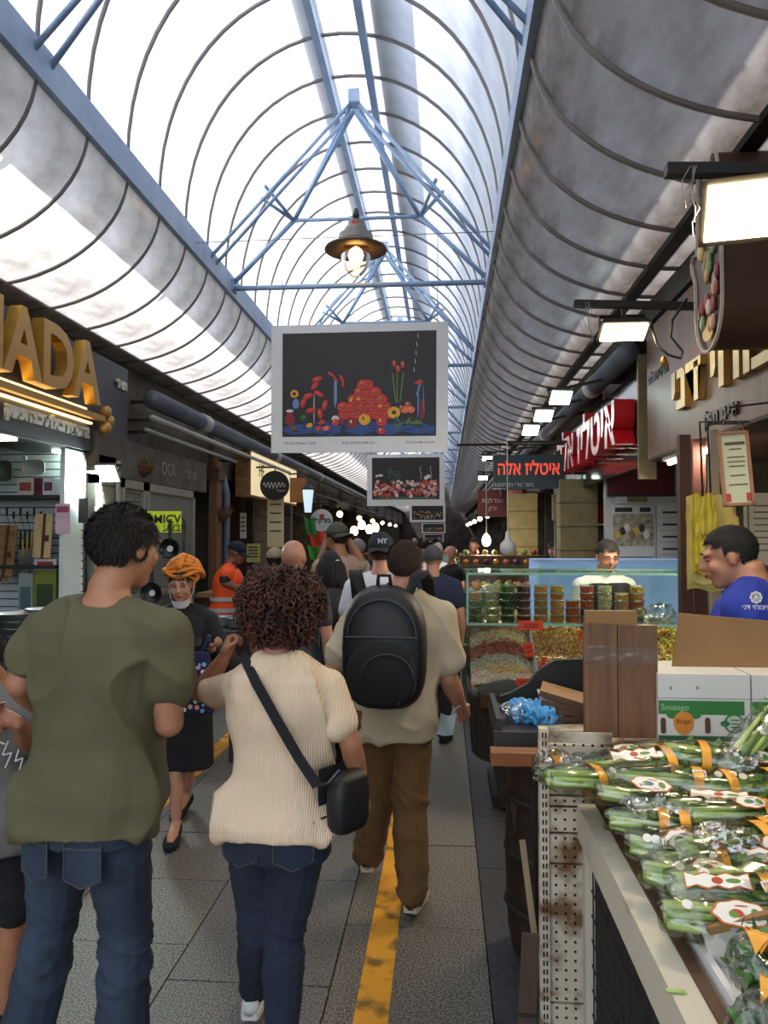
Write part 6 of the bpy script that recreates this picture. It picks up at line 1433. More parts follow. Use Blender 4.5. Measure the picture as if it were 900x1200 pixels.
for k, (x, y, w, c, lab) in enumerate(((at(802, 600, 4.3).x, 4.3, .06, '#4a2a1c', 'dark brown steel post beside the yellow bags'), (at(818, 600, 4.5).x, 4.5, .07, '#5c2a1e', 'red-brown post behind the yellow bags'), (at(838, 700, 4.1).x, 4.1, .045, '#a8977c', 'pale pipe post below the yellow bags'))):
    t = thing('post', lab, 'post', (x, y, 0)); MB().bbox((-w/2, -w/2, 0), (w/2, w/2, 2.27)).build('shaft', M('post' + c, c, .6, scale=4), t); MB().bbox((-w * .7, -w * .7, 0), (w * .7, w * .7, .02)).build('foot_plate', m_dk, t)
# butcher's tiled wall with posters
bw = tag(MB().bbox((1.56, 7.6, 0), (3.5, 7.7, 3.2)).build('wall_butcher', M('white_tile', '#b9b6ad', .5, var=.05)), kind='structure')
for k, (px0, px1, py0, py1, lab, c, cat) in enumerate(((717, 767, 592, 668, 'white poster with kitchen picture on the butcher wall', '#c9c6bc', 'poster'), (770, 797, 590, 655, 'white price board with dark lines on the butcher wall', '#c4c2ba', 'poster'), (735, 758, 560, 588, 'gilt framed certificate on the butcher wall', '#6a5a34', 'frame'), (770, 785, 554, 580, 'small framed white paper near the top of the butcher wall', '#c9d0c4', 'frame'), (721, 735, 575, 590, 'plain white sheet beside the gilt frame', '#c8c6c2', 'paper'), (786, 797, 550, 584, 'narrow framed notice at the edge of the butcher wall', '#b8c4b8', 'frame'))):
    Y = 7.58; a_, b_ = at(px0, py1, Y), at(px1, py0, Y); t = thing('wall_poster', lab, cat, ((a_.x + b_.x) / 2, Y, (a_.z + b_.z) / 2)); w, h = b_.x - a_.x, b_.z - a_.z
    MB().box((0, 0, 0), (w, .012, h)).build('sheet', M('poster' + c, c, .6, var=.04), t)
    if k == 0:
        pc = MB().box((0, -.008, h * .12), (w * .94, .003, h * .5)).build('kitchen_picture', M('pic_kitchen', '#6a5a40', .6, scale=18, col2='#b8ac94'), t)
        for q in range(7): MB().ell((-w * .36 + q * w * .11, -.012, h * (.05 + .05 * (q % 3))), (.03, .004, .04), 8, 6).build('pictured_jar', M('jar%d' % (q % 4), ['#c8a83c', '#2c2620', '#d8d0c0', '#8a6a3c'][q % 4], .6), pc)
        MB().box((-w * .22, -.008, h * .43), (w * .4, .002, h * .07)).build('title_block', M('print_black'), t); MB().box((w * .28, -.008, h * .43), (w * .25, .002, h * .07)).build('title_block', M('print_black'), t); MB().box((0, -.008, -h * .3), (w * .9, .002, .008)).build('text_line', M('notice_ink'), t)
    elif k == 1:
        for q in range(4): MB().box((.02, -.008, h * (.34 - .22 * q)), (w * .7, .003, .02)).build('text_line', M('print_black'), t); MB().box((0, -.008, h * (.24 - .22 * q)), (w * .95, .002, .006)).build('divider', M('crease'), t)
    else: MB().box((0, -.008, 0), (w * .75, .002, h * .78)).build('inner_sheet', M('poster_inner%d' % k, ['#8a7a48', '#d0d4c8', '#d4d2cc', '#a8b8a8'][k - 2], .6, scale=30), t)
mr = tag(MB().bbox((1.57, 7.55, 2.12), (2.2, 7.6, 2.45)).build('red_lattice', M('red_lattice', '#7a1c1c', .6, scale=60, col2='#3a0c0c')), 'dark red lattice panel behind the gilt frame', 'panel'); MB().bbox((1.57, 7.54, 2.1), (2.21, 7.6, 2.12)).build('lattice_rail', m_dk, mr)
# stone piers and pole between butcher and far shops
for k, (px, Y, w, lab) in enumerate(((612, 11.5, .42, 'pale stone pier beside the hanging bulb'), (676, 8.6, .4, 'stone pier under the red-lettered sign'))):
    p = at(px, 640, Y); t = thing('stone_pillar', lab, 'pillar', (p.x, Y, 0))
    for q in range(9): MB().bbox((-w/2, -.15, q * .26 + .004), (w/2, .15, q * .26 + .256)).build('stone_block', M('yellow_stone', '#8f8158', .9, scale=7, bump=.3), t)
pl2 = thing('utility_pole', 'grey steel pole with cables beside the teal sign', 'pole', (at(653, 640, 9.1).x, 9.1, 0)); MB().tube([(0, 0, 0), (0, 0, 2.7)], .035, 8).build('pole_shaft', M('pole_grey', '#6c665c', .6), pl2, True); MB().tube([(.07, 0, 0), (.07, 0, 2.6)], .02, 6).build('cable_duct', m_dk, pl2); MB().bbox((-.06, -.05, 1.9), (.06, -.02, 2.2)).build('paper_sheet', M('notice_cream'), pl2)
aw = thing('awning', 'small red awning inside the shop next to the utility pole', 'awning', at(688, 615, 8.8)); MB().grid(lambda u, v: ((u - .5) * .5, -.25 * v, .22 - .22 * v), 8, 3).build('canvas', M('red_canvas', '#b02828', .7), aw); MB().bar((-.25, -.25, 0), (.25, -.25, 0), .02).build('front_bar', m_cream, aw); MB().bar((0, 0, .22), (.0, .12, .22), .02).build('wall_arm', m_dk, aw)
# hanging bulbs
for k, (px, py, Y, e_, lab) in enumerate(((570, 634, 10.5, True, 'glowing bare bulb hanging over the fruit stall'), (595, 640, 8.5, False, 'white unlit plastic lamp hanging beside the stone pier'))):
    t = thing('hanging_bulb', lab, 'lamp', at(px, py, Y)); MB().lathe([(.015, .1), (.05, .05), (.06, 0), (.045, -.05), (.015, -.07)] if e_ else [(.02, .16), (.03, .08), (.085, .02), (.085, -.06), (.05, -.1)], 14).build('bulb_body', M('bulb_glow', '#fff2d0', .4, emit=16, ecol='#fff0cc') if e_ else m_white, t, True); MB().tube([(0, 0, .1), (0, 0, 2.75 - t.location.z)], .006, 4).build('cord', m_white, t)
    MB().bar((0, 0, 2.75 - t.location.z), (XRW + .05 - t.location.x, 0, 2.75 - t.location.z), .025).build('ceiling_arm', m_dk, t)
    if e_:
        ld = bpy.data.lights.new('bulb', 'POINT'); ld.energy = 18; ld.color = (1, .88, .66); ld.shadow_soft_size = .06; lo = bpy.data.objects.new('bulb_light', ld); COL.objects.link(lo); lo.parent = t; lo.location = (0, 0, -.12)
# fruit stall behind the nut case
fs = thing('fruit_stand', 'pale green shelved fruit stand beyond the nut case', 'stand', (0, 8.4, 0)); x0_, x1_ = at(539, 700, 8.4).x, 1.0
m_fs = M('pale_green_metal', '#9fb0a4', .5)
for z in (.55, .85, 1.12): MB().bbox((x0_, 0, z - .02), (x1_, .7, z)).build('shelf_board', m_fs, fs)
for x in (x0_ + .01, x0_ + .36, x1_): MB().bbox((x - .01, -.01, 0), (x + .01, .02, 1.12)).build('upright', m_fs, fs)
g = rnd(31)
for k, (x, z, lab) in enumerate(((x0_ + .19, .55, 'lower'), (x0_ + .19, .85, 'upper'))):
    t = thing('green_crate', '%s bright green plastic crate in the fruit stand' % lab, 'crate', (x, 8.55, z)); MB().bbox((-.15, -.12, 0), (.15, .12, .02)).build('crate_floor', M('crate_green', '#2c8a3c', .5), t)
    for lo, hi in (((-.15, -.12, .02), (.15, -.11, .2)), ((-.15, .11, .02), (.15, .12, .2)), ((-.15, -.12, .02), (-.14, .12, .2)), ((.14, -.12, .02), (.15, .12, .2))): MB().bbox(lo, hi).build('crate_wall', M('crate_green'), t)
nf = 0
fcols = [('orange', '#e08a24'), ('lemon', '#e0c43c'), ('peach', '#d87a4c'), ('lime', '#8aa83c'), ('plum', '#5a2a4c'), ('apple', '#b03a2c')]
fm_ = {}
for n_, c in fcols: me = MB().ell((0, 0, 0), (.04, .04, .037), 10, 8).mesh(n_, True); me.materials.append(M('fr' + c, c, .4)); fm_[n_] = me
stem_me = MB().tube([(0, 0, .034), (.004, 0, .045)], .003, 5).mesh('stem'); stem_me.materials.append(m_leaf)
for q in range(7):
    for r_ in range(6):
        x = x0_ + .07 + q * .12 + g.uniform(-.02, .02); y = 8.48 + r_ * .11; n_ = fcols[(0, 0, 1, 3, 3, 2, 5)[q]][0]
        o = link(n_, fm_[n_], None, None, (x, y, 1.157)); tag(o, '%s fruit heaped on the fruit stand behind the tub stacks' % n_, 'fruit', '%ss on the fruit stand' % n_); link('stem', stem_me, None, o)
tier = thing('tiered_display', 'stepped display of boxes behind the fruit stand', 'display', (.75, 9.5, 0))
for k in range(4): MB().bbox((-.55, .0 + k * .25, 0), (.6, .25 + k * .25, 1.1 + .12 * k)).build('step', M('step%d' % (k % 2), ['#5c5a48', '#6a4c34'][k % 2], .8), tier)
for q in range(8):
    for r_ in range(4):
        n_ = fcols[(q * 2 + r_ * 3) % 6][0]; o = link(n_, fm_[n_], None, None, (.28 + q * .13, 9.62 + r_ * .25, 1.138 + .12 * r_)); tag(o, '%s fruit on the stepped display under the glowing bulb' % n_, 'fruit', '%ss on the stepped display' % n_); link('stem', stem_me, None, o)
# ================================================================= PEOPLE
# ---------------------------------------------------------------- cloth
c_olive = M('olive_cotton', '#5c573d', .9, var=.05, scale=3, bump=.05, bscale=300)
c_denim = M('worn_denim', '#354254', .9, scale=5, col2='#1a222e', contrast=(.3, .75), bump=.12, bscale=260, stretch=(1, 1, .5))
c_denim2 = M('dark_denim', '#212b3e', .9, scale=4, col2='#141b2a', bump=.12, bscale=260, stretch=(1, 1, .5))
c_cream = stripe_mat('cream_rib_knit', '#e0c8aa', '#c9ae8e', 'X', 48, bump=.35)
c_khaki = M('beige_polo_cotton', '#bfb094', .9, var=.05, bump=.05, bscale=300)
c_brown = M('brown_trousers', '#6b4d2a', .9, var=.1, scale=4)
c_black = M('black_cloth', '#17161a', .9, var=.15)
c_black2 = M('black_nylon', '#121214', .55, var=.15, bump=.15, bscale=200)
c_white = M('white_cotton', '#cfd0d2', .9, var=.04)
c_navy = M('navy_cotton', '#1c2340', .9, var=.08)
c_navy2 = M('dark_navy_cotton', '#151a2c', .9, var=.08)
c_grey = M('grey_cotton', '#6d6a64', .9, var=.08)
c_blue = M('royal_blue_cotton', '#27399a', .9, var=.06)
c_white_p = M('white_rubber', '#d8d6d0', .6, var=.05)
h_dark = M('dark_brown_hair', '#231813', .8, var=.25, scale=30)
h_brown = M('brown_hair', '#3f2a1c', .8, var=.25, scale=30)
h_black = M('black_hair', '#120e0d', .8, var=.2, scale=30)
h_grey = M('grey_hair', '#8d8a86', .6, var=.2, scale=30)
# ---------------------------------------------------------------- 1 man in the olive shirt
P1 = person('man in plain olive green T-shirt and blue jeans walking away, mask in back pocket', pX(107, 2.25), 2.25, 1.80, -12, skin='#b07a5a',
    j={'elL': ('px', 24, 800, .0), 'wrL': ('px', 52, 832, .26), 'elR': ('px', 198, 846, .0), 'wrR': ('px', 176, 838, .27), 'knL': ('px', 62, 1085, .06), 'anL': ('px', 16, 1272, -.02),
       'knR': ('px', 148, 1085, .03), 'anR': ('px', 140, 1280, .0)},
    top=dict(mat=c_olive, sleeve=.52, off=.022, soff=.022, hem=.838, fold=.024), bottom=dict(kind='jeans', mat=c_denim, off=.016, cuff=.075, fold=.016), shoes=dict(mat=c_black),
    head=(-20, 9, 0), hair=('short', h_dark, dict(n=9000, vol=.014, length=.024, nape=-.07)), vox=.0075, bulk=1.06, lean=(.045, .02), curl=(.7, .7), headup=.012)
J = P1['J']; r1 = P1['root']
def arc(c, r, a0, a1, n, T): return [T @ Vector((c[0] + r * math.cos(a0 + (a1 - a0) * i / n), c[1], c[2] + r * math.sin(a0 + (a1 - a0) * i / n))) for i in range(n + 1)]
# sunglasses pushed around the head
T = P1['hT'] @ Matrix.Scale(P1['s'], 4)
MB().tube([T @ Vector((.086 * math.cos(a), -.02 + .105 * math.sin(a), .035 + .03 * math.sin(a))) for a in [math.pi * (-.12 + k / 14) for k in range(15)]], .003, 6).build('glasses', c_black2, r1, True)
# jeans pockets and seams
m_stitch = M('denim_stitch', '#5c5648', .9)
def pocket(P, cx, zt, w, hgt, depth, mat, tabmat=None, rot=0.):
    """patch pocket laid over the seat; follows the trunk surface at the back"""
    s = P['s']
    def surf(x, z):
        hd = .128 * s; hw = .19 * s; return -hd * max(0.05, 1 - abs(x / hw) ** 2.6) ** (1 / 2.6) - depth
    pts = [(-w/2, 0), (w/2, 0), (w/2, -hgt * .8), (0, -hgt), (-w/2, -hgt * .8)]
    mb = MB(); n = 6
    mb.grid(lambda u, v: ((cx + (u - .5) * w), surf(cx + (u - .5) * w, 0), zt - v * hgt * (.82 + .18 * (1 - abs(2 * u - 1)))), n, n)
    po = mb.build('pocket', mat, P['root'], True)
    edge = [(cx - w/2, zt), (cx - w/2, zt - hgt * .82), (cx, zt - hgt), (cx + w/2, zt - hgt * .82), (cx + w/2, zt)]
    mb = MB(); mb.tube([(x * .96 + cx * .04, surf(x, z) - .003, z + .004) for x, z in edge], .0014, 4); mb.tube([(x, surf(x, 0) - .003, zt - .008) for x in (cx - w/2, cx, cx + w/2)], .0014, 4)
    mb.build('stitching', m_stitch, po)
    if tabmat: MB().box((cx - w/2 - .002, surf(cx - w/2, 0) - .006, zt - .035), (.007, .006, .018)).build('red_tab', tabmat, po)
    return po
pocket(P1, -.082, .85, .11, .12, .006, c_denim); pocket(P1, .08, .85, .11, .12, .006, c_denim)
# face mask tucked into the pocket
fm = thing('face_mask', 'crumpled blue face mask with white ear loop hanging from the olive-shirted man\'s pocket', 'mask', at(36, 965, 2.14))
MB().grid(lambda u, v: (-.012 + .05 * u + .01 * v, -.012 - .01 * math.sin(5 * u + 2 * v), -.012 - .04 * u + .028 * v), 6, 4).build('mask_body', M('mask_blue', '#8fb4cc', .8), fm, True)
MB().tube([Vector((-.012 - .03 * math.sin(math.pi * t) + .018 * t, -.01, .0 - .05 * math.sin(math.pi * t * .9) * t - .0)) for t in [k / 12 for k in range(13)]], .0028, 6).build('ear_loop', c_white, fm, True)
# ---------------------------------------------------------------- 2 curly-haired woman
P2 = person('woman with big curly brown hair, cream ribbed top and dark jeans seen from behind', pX(327, 2.4), 2.4, 1.595, -5, skin='#a06a4c', female=True,
    j={'shR': ('px', 385, 804, -.01), 'shL': ('px', 277, 804, .0), 'elR': ('px', 411, 872, -.02), 'wrR': ('px', 425, 930, .06), 'elL': ('px', 236, 812, .15), 'wrL': ('px', 262, 772, .05),
       'knR': ('px', 333, 1090, .03), 'anR': ('px', 330, 1238, .0), 'knL': ('px', 303, 1090, .1), 'anL': ('px', 296, 1160, .3)},
    palm={'L': (1, -.2, .1), 'Lf': (.35, .1, 1), 'Lt': (0, -1, .2), 'R': (-1, .3, 0)},
    top=dict(mat=c_cream, sleeve=.62, off=.022, soff=.016, hem=.89, fold=.024, flare=.0, neck=1.48), bottom=dict(kind='jeans', mat=c_denim2, off=.014, cuff=.05, waist=.97, fold=.009),
    shoes=dict(mat=c_white_p, sole=c_white_p), head=(-6, 12, 0), vox=.0065, bulk=1.06, curl=(.45, 1.1))
pocket(P2, .083, .865, .12, .14, .012, c_denim2, M('red_label', '#b3261e', .7)); pocket(P2, -.083, .865, .12, .14, .012, c_denim2)
def curls(P, n=2300, seed=5):
    g = rnd(seed); s = P['s']; T = P['hT'] @ Matrix.Scale(s, 4); mb = MB()
    for _ in range(n):
        th = g.uniform(0, 2 * math.pi); z = g.uniform(-.98, 1)
        d = Vector((math.sqrt(1 - z*z) * math.cos(th), math.sqrt(1 - z*z) * math.sin(th), z))
        if d.y > .45 and d.z < .35: continue
        lump = 1 + .2 * noise.noise(d * 2.3 + Vector((3, 1, 7)))
        rx, ry, rz = .158 * lump, .145 * lump, (.118 if z > 0 else .172) * lump
        f = g.uniform(.45, 1.0) ** .5
        c = Vector((d.x * rx, -.035 + d.y * ry, .03 + d.z * rz)) * f
        if c.z > .14: c.z = .14
        ax = (Vector((d.x * .5, d.y * .5, -.9)) + Vector((g.uniform(-.5, .5), g.uniform(-.5, .5), g.uniform(-.3, .3)))).normalized()
        u = ax.orthogonal().normalized(); v = ax.cross(u); L = g.uniform(.035, .06); rr = g.uniform(.005, .0085); ph = g.uniform(0, 6.3); tw = g.choice((-1, 1)) * g.uniform(1.2, 2.0)
        pts = [c + ax * (L * (k / 10 - .5)) + (u * math.cos(ph + tw * 2 * math.pi * k / 10) + v * math.sin(ph + tw * 2 * math.pi * k / 10)) * rr for k in range(11)]
        mb.tube([T @ q for q in pts], [.0012] + [.0034] * 9 + [.0012], 4, cap=False)
    o = mb.build('hair', M('curly_brown_hair', '#5a2f18', .75, scale=18, col2='#2c160c', contrast=(.35, .7)), P['body'], True)
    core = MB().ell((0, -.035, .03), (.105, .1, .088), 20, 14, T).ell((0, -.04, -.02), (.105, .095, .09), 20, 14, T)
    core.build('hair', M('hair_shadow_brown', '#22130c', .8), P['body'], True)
curls(P2)
MB().ell((-.082, .02, -.045), (.006, .006, .012), 8, 6, P2['hT']).build('earring', M('gold_metal', '#c89a40', .3, 1.), P2['body'], True)
# strap and shoulder bag
bag = thing('shoulder_bag', 'small black shoulder bag on a diagonal strap at the curly-haired woman\'s hip', 'bag', at(408, 938, 2.32))
def rbox(w, d, h, r=.02, e=4.): return MB().rings([oring(Vector((0, 0, z)), w / 2 * k, d / 2 * k, 24, e) for z, k in ((-h/2, .82), (-h/2 + r, .97), (0, 1.03), (h/2 - r, .97), (h/2, .8))])
rbox(.075, .14, .165).build('bag_body', c_black2, bag, True, mx=Matrix.Rotation(R(-35), 4, 'Z'))
MB().grid(lambda u, v: Matrix.Rotation(R(-35), 3, 'Z') @ Vector((-.05 - .004 * math.sin(v * 3), (u - .5) * .15, .1 - v * .11)), 8, 6).build('flap', c_black, bag, True)
MB().tube([Matrix.Rotation(R(-35), 3, 'Z') @ Vector((-.054, (u - .5) * .12, -.05)) for u in (0, .5, 1)], .003, 5).build('zip', M('gunmetal', '#55555a', .4, 1.), bag)
o_ = Vector(bag.location)
sp = [at(284, 766, 2.36), at(300, 800, 2.262), at(325, 845, 2.255), at(350, 888, 2.25), at(372, 921, 2.235)]
mb = MB(); wdt = .016
def ribbon(mb, pts, w, nrm, th=.003):
    rs = []
    for i, p in enumerate(pts):
        d = (pts[min(i+1, len(pts)-1)] - pts[max(i-1, 0)]).normalized(); sd_ = d.cross(nrm).normalized() * w; n_ = Vector(nrm).normalized() * th
        rs.append([p - sd_ - n_, p + sd_ - n_, p + sd_ + n_, p - sd_ + n_])
    return mb.rings(rs)
ribbon(mb, [p - o_ for p in sp], .015, Vector((0, -1, 0))).build('strap', c_black, bag)
MB().tube([at(372, 921, 2.235) - o_, at(385, 918, 2.22) - o_, at(398, 903, 2.25) - o_], .006, 6).build('strap_ring', M('gunmetal'), bag)
# ---------------------------------------------------------------- 3 man with the backpack
P3 = person('broad man in beige polo shirt and brown trousers wearing a black backpack', pX(462, 3.65), 3.65, 1.70, -3, skin='#b57f62',
    j={'elR': ('px', 526, 795, .0), 'wrR': ('px', 540, 828, .1), 'elL': ('px', 388, 790, -.02), 'wrL': ('px', 398, 840, .12), 'knR': ('px', 480, 948, -.05), 'anR': ('px', 484, 1043, -.13),
       'knL': ('px', 441, 940, .1), 'anL': ('px', 431, 998, .22)}, palm={'R': (-.5, .8, 0)},
    top=dict(mat=c_khaki, sleeve=.72, off=.02, soff=.022, hem=.80, collar=True, fold=.015, flare=.0), bottom=dict(kind='trousers', mat=c_brown, off=.02, cuff=.078, fold=.015),
    shoes=dict(mat=M('dark_shoe', '#3a2a20', .7), sole=M('pale_sole', '#c9b9a0', .7)), head=(-8, 4, 0), hair=('short', h_brown, dict(n=7000, vol=.01, length=.018, nape=-.06)), vox=.009, bulk=1.15, curl=(.9, .6), lean=(.035, 0))
T = P3['hT'] @ Matrix.Scale(P3['s'], 4)
MB().tube([T @ Vector((.088 * math.cos(a), -.02 + .1 * math.sin(a), .115 - .05 * abs(math.cos(a)))) for a in [math.pi * k / 14 for k in range(15)]], .003, 6).build('sunglasses', c_black2, P3['root'], True)
# backpack
def backpack(label, X, Y, zc, w, h, d, rz=0., det=True, strap=None):
    t = thing('backpack', label, 'backpack', (X, Y, zc), R(rz))
    def sec(y, k): 
        out = []
        for i in range(28):
            a = 2 * math.pi * i / 28; ca, sa = math.cos(a), math.sin(a); e = 3.2 if sa < 0 else 2.5
            out.append(Vector((w / 2 * k * math.copysign(abs(ca) ** (2 / e), ca), y, h / 2 * (k if k > .9 else (k + 1) / 2) * math.copysign(abs(sa) ** (2 / e), sa))))
        return out
    MB().rings([sec(d / 2, .9), sec(d / 2 - .03, 1.), sec(0, 1.02), sec(-d / 2 + .03, .96), sec(-d / 2, .84)]).build('main_compartment', c_black2, t, True)
    if det:
        def sec2(y, k): return [Vector((v.x * k * .82, y, v.z * k * .5 - h * .19)) for v in sec(0, 1)]
        pk = MB().rings([sec2(-d / 2 + .02, 1.), sec2(-d / 2 - .03, .97), sec2(-d / 2 - .045, .86)]).build('front_pocket', c_black, t, True)
        zm = M('zip_grey', '#3a3a3e', .5)
        MB().tube([(w * .4 * math.cos(a), -d / 2 - .004, h * .12 + h * .28 * math.sin(a)) for a in [math.pi * k / 14 for k in range(15)]], .004, 5).build('zip', zm, t)
        MB().tube([(x * w, -d / 2 - .008, h * .1) for x in (-.42, 0, .42)], .004, 5).build('zip', zm, t)
        MB().tube([(w * .0 + w * .3 * math.cos(a) + .03, -d / 2 - .047, -h * .2 + h * .18 * math.sin(a)) for a in [math.pi * (.0 + k / 12) for k in range(13)]], .003, 5).build('zip', zm, pk)
        MB().tube([(-.03, 0, h / 2 - .01), (-.025, -.01, h / 2 + .045), (.025, -.01, h / 2 + .045), (.03, 0, h / 2 - .01)], .009, 8).build('grab_handle', c_black, t, True)
        MB().box((w * .22, -d / 2 - .047, -h * .4), (.012, .004, .006)).build('logo_tab', M('gunmetal', '#55555a', .4, 1.), pk)
    for sx in (-1, 1):
        mb = MB(); s_ = strap or 1.
        ribbon(mb, [Vector((sx * w * .28, d * .2, h * .42)), Vector((sx * w * .36, d * .3, h * .56)), Vector((sx * w * .42 * s_, d * .75, h * .60)), Vector((sx * w * .46 * s_, d * 1.35, h * .53)), Vector((sx * w * .48 * s_, d * 1.9, h * .35))], .03, Vector((0, 0, 1)), .009)
        mb.build('shoulder_strap', c_black, t, True)
    return t
backpack('large black backpack on the back of the man in the beige polo', pX(450, 3.38), 3.40, 1.23, .37, .54, .19, -3)
msk = thing('face_mask', 'pale blue face mask dangling from the backpack man\'s hand', 'mask', at(521, 848, 3.7))
MB().grid(lambda u, v: ((u - .5) * .075 + .02 * v, .01 * math.sin(4 * u + 3 * v), (v - .5) * .1 - .01 * math.sin(math.pi * u)), 8, 6).build('mask_body', M('mask_pale', '#b9c8cf', .8), msk, True)
MB().tube([(.03, 0, .04), (.055, 0, .075), (.075, 0, .085)], .002, 5).build('ear_loop', c_white, msk)

# ---------------------------------------------------------------- 4 woman with the orange head scarf
P4 = person('woman in orange head wrap and black dress looking down at her phone', pX(216, 4.45), 4.45, 1.55, 176, skin='#b9866c', female=True,
    j={'elL': ('px', 268, 778, .0), 'wrL': ('px', 245, 757, -.2), 'elR': ('px', 190, 785, .0), 'wrR': ('px', 207, 762, -.2), 'anR': ('px', 206, 958, -.12), 'knR': ('px', 208, 885, -.08), 'anL': ('px', 219, 925, .3), 'knL': ('px', 222, 880, .1),
       'toeR': (-.06, .3, .04), 'toeL': (.09, -.12, .035)},
    palm={'L': (0, 0, 1), 'R': (0, 0, 1), 'Rf': (.6, .5, .1), 'Lf': (-.7, .5, .1), 'Lt': (0, 1, 0), 'Rt': (0, 1, 0)}, top=dict(mat=c_black, sleeve=1.62, off=.026, soff=.03, hem=.92, fold=.012, neck=1.455), bottom=dict(kind='skirt', mat=c_black, end=.42), shoes=dict(mat=c_black, low=True),
    head=(10, 14, 0), vox=.0065, curl=(.5, .6), faceparts=dict(closed=True, lips='#9a5548'))
def head_wrap(P):
    s = P['s'] * 1.2; T = P['hT'] @ Matrix.Scale(s, 4) @ Matrix.Translation((0, -.014, -.002)) @ Matrix.Rotation(R(13), 4, 'X'); mt = M('orange_patterned_scarf', '#d07a20', .8, scale=22, col2='#6a3414', contrast=(.34, .46), stretch=(.6, .6, 2.6)); root = P['root']
    mb = MB()
    mb.ell((0, -.05, .075), (.1, .115, .09), 20, 14, T); mb.ell((0, -.03, .06), (.092, .112, .085), 20, 14, T); mb.ell((0, -.11, .06), (.075, .06, .07), 16, 10, T)
    w = link('head_wrap', unify(mb, .006, 3, lambda co: .003 * noise.noise(co * 30)), mt, root)
    for k, (tz, rr, wd) in enumerate(((.045, .1, .016), (.066, .102, .017), (.09, .098, .017), (.112, .088, .017))):
        mb = MB(); pts = []
        for i in range(21):
            a = math.pi * (-.12 + 1.24 * i / 20); sw = .03 * (k - 1.5) * (1 - abs(math.sin(a)))
            pts.append(T @ Vector((rr * math.cos(a), -.045 + (rr + .035 - .012 * k) * math.sin(a), tz - .01 + .024 * math.sin(a) - sw * .6 + .012 * math.sin(3 * a + k))))
        mb.tube(pts, [wd * s] * 21, 8, flat=.7); mb.build('scarf_fold', mt, w, True)
    mb = MB(); mb.tube([T @ Vector(v) for v in ((.0, .092, .06), (.004, .085, .1), (.0, .05, .142), (-.004, .0, .16), (0, -.06, .16))], [.012, .024, .03, .026, .018], 8, flat=.6); mb.build('scarf_fold', mt, w, True)
    # hair under the wrap
    MB().tube([T @ Vector((.074 * math.cos(a), -.01 + .1 * math.sin(a), .04 + .026 * math.sin(a))) for a in [math.pi * (k / 14) for k in range(15)]], .011, 6).build('hair', h_dark, P['body'], True)
head_wrap(P4)
hair_cap(P4['body'], P4['hT'], P4['s'], h_dark, 5, n=1500, vol=.008, front=.058, low=-.02, nape=-.06)
T = P4['hT'] @ Matrix.Scale(P4['s'], 4)
fm4 = MB().grid(lambda u, v: T @ Vector(((.068 - .012 * v) * math.sin((u - .5) * 2.5), .02 + (.088 - .02 * v) * math.cos((u - .5) * 2.5), -.072 - .055 * v - .01 * math.cos((u - .5) * 3))), 16, 6).build('chin_mask', M('white_mask', '#d5d4d2', .8), P4['root'], True)
for sx in (-1, 1): MB().tube([T @ Vector((sx * .064, .05, -.075)), T @ Vector((sx * .08, .01, -.04)), T @ Vector((sx * .083, -.01, -.01))], .0018, 5).build('ear_loop', c_white, fm4)
s4 = P4['s']
def chest(P, x, z): return Vector((x, (.118 - x * x * 1.2) * P['s'] + .02, z * P['s']))
for k, (w_, d_) in enumerate(((.06, .11), (.075, .17))):
    MB().tube([Vector((math.sin(a) * w_, .075 + .05 * (1 - abs(math.sin(a))) + .012, 1.36 * s4 - d_ * (math.cos(a) ** 2) * (abs(a) < math.pi / 2) + .0)) for a in [math.pi * (-.5 + t / 16) for t in range(17)]], .0016, 5).build('necklace', M('gold_metal', '#c89a40', .3, 1.), P4['root'])
MB().prism([(0, -.02), (.018, 0), (.012, .02), (-.012, .02), (-.018, 0)], 0, .006, frame((0, .155, 1.19 * s4), (-1, 0, 0), (0, 0, 1))).build('pendant', M('silver_metal', '#b8b8bc', .3, 1.), P4['root'])
ph = thing('mobile_phone', 'dark mobile phone in the hands of the woman in the orange head wrap', 'phone', at(220, 753, 4.18), R(15))
MB().box((0, 0, 0), (.15, .075, .009), Matrix.Rotation(R(25), 4, 'X')).build('phone_body', c_black2, ph, bevel=.003)
MB().box((0, 0, .006), (.138, .066, .002), Matrix.Rotation(R(25), 4, 'X')).build('screen', M('phone_screen', '#20242c', .15), ph)
tb = thing('tote_bag', 'navy polka-dot fabric bag with white letters on the head-wrapped woman\'s arm', 'bag', at(229, 800, 4.16))
m_tote = M('navy_print_cloth', '#161a3a', .85)
mb = MB(); mb.rings([oring(Vector((dx, 0, z)), w, d, 20, 3.) for z, w, d, dx in ((-.17, .09, .03, 0), (-.16, .105, .045, 0), (-.05, .11, .055, 0), (.06, .095, .045, .0), (.13, .07, .035, .012), (.17, .05, .025, .03))])
link('bag_body', unify(mb, .008, 2, lambda co: .006 * noise.noise(co * 18)), m_tote, tb)
g = rnd(4); cols = ['#c58ab0', '#8fb3c9', '#9ac08e', '#b7a6d2', '#d4897a', '#7d9ad0', '#d8d5d0']
for k in range(34):
    x, z = g.uniform(-.09, .09), g.uniform(-.14, .12)
    if -.03 < z < .02 and -.07 < x < .05: continue
    w = .1 if z < .03 else .08
    if abs(x) > w: continue
    yv = -(.055 if z < .03 else .045) * max(.05, 1 - abs(x / .11) ** 3) ** (1 / 3) - .016
    MB().disc((0, 0), g.choice((.008, .012, .014)), 10, frame((x, yv, z), (1, 0, 0), (0, 0, 1))).build('dot', M('dot' + cols[k % 7], cols[k % 7], .8), tb)
text('LEA', .055, XC(Vector(tb.location) + Vector((-.02, -.066, -.005))), c_white, tb, .001, .001)
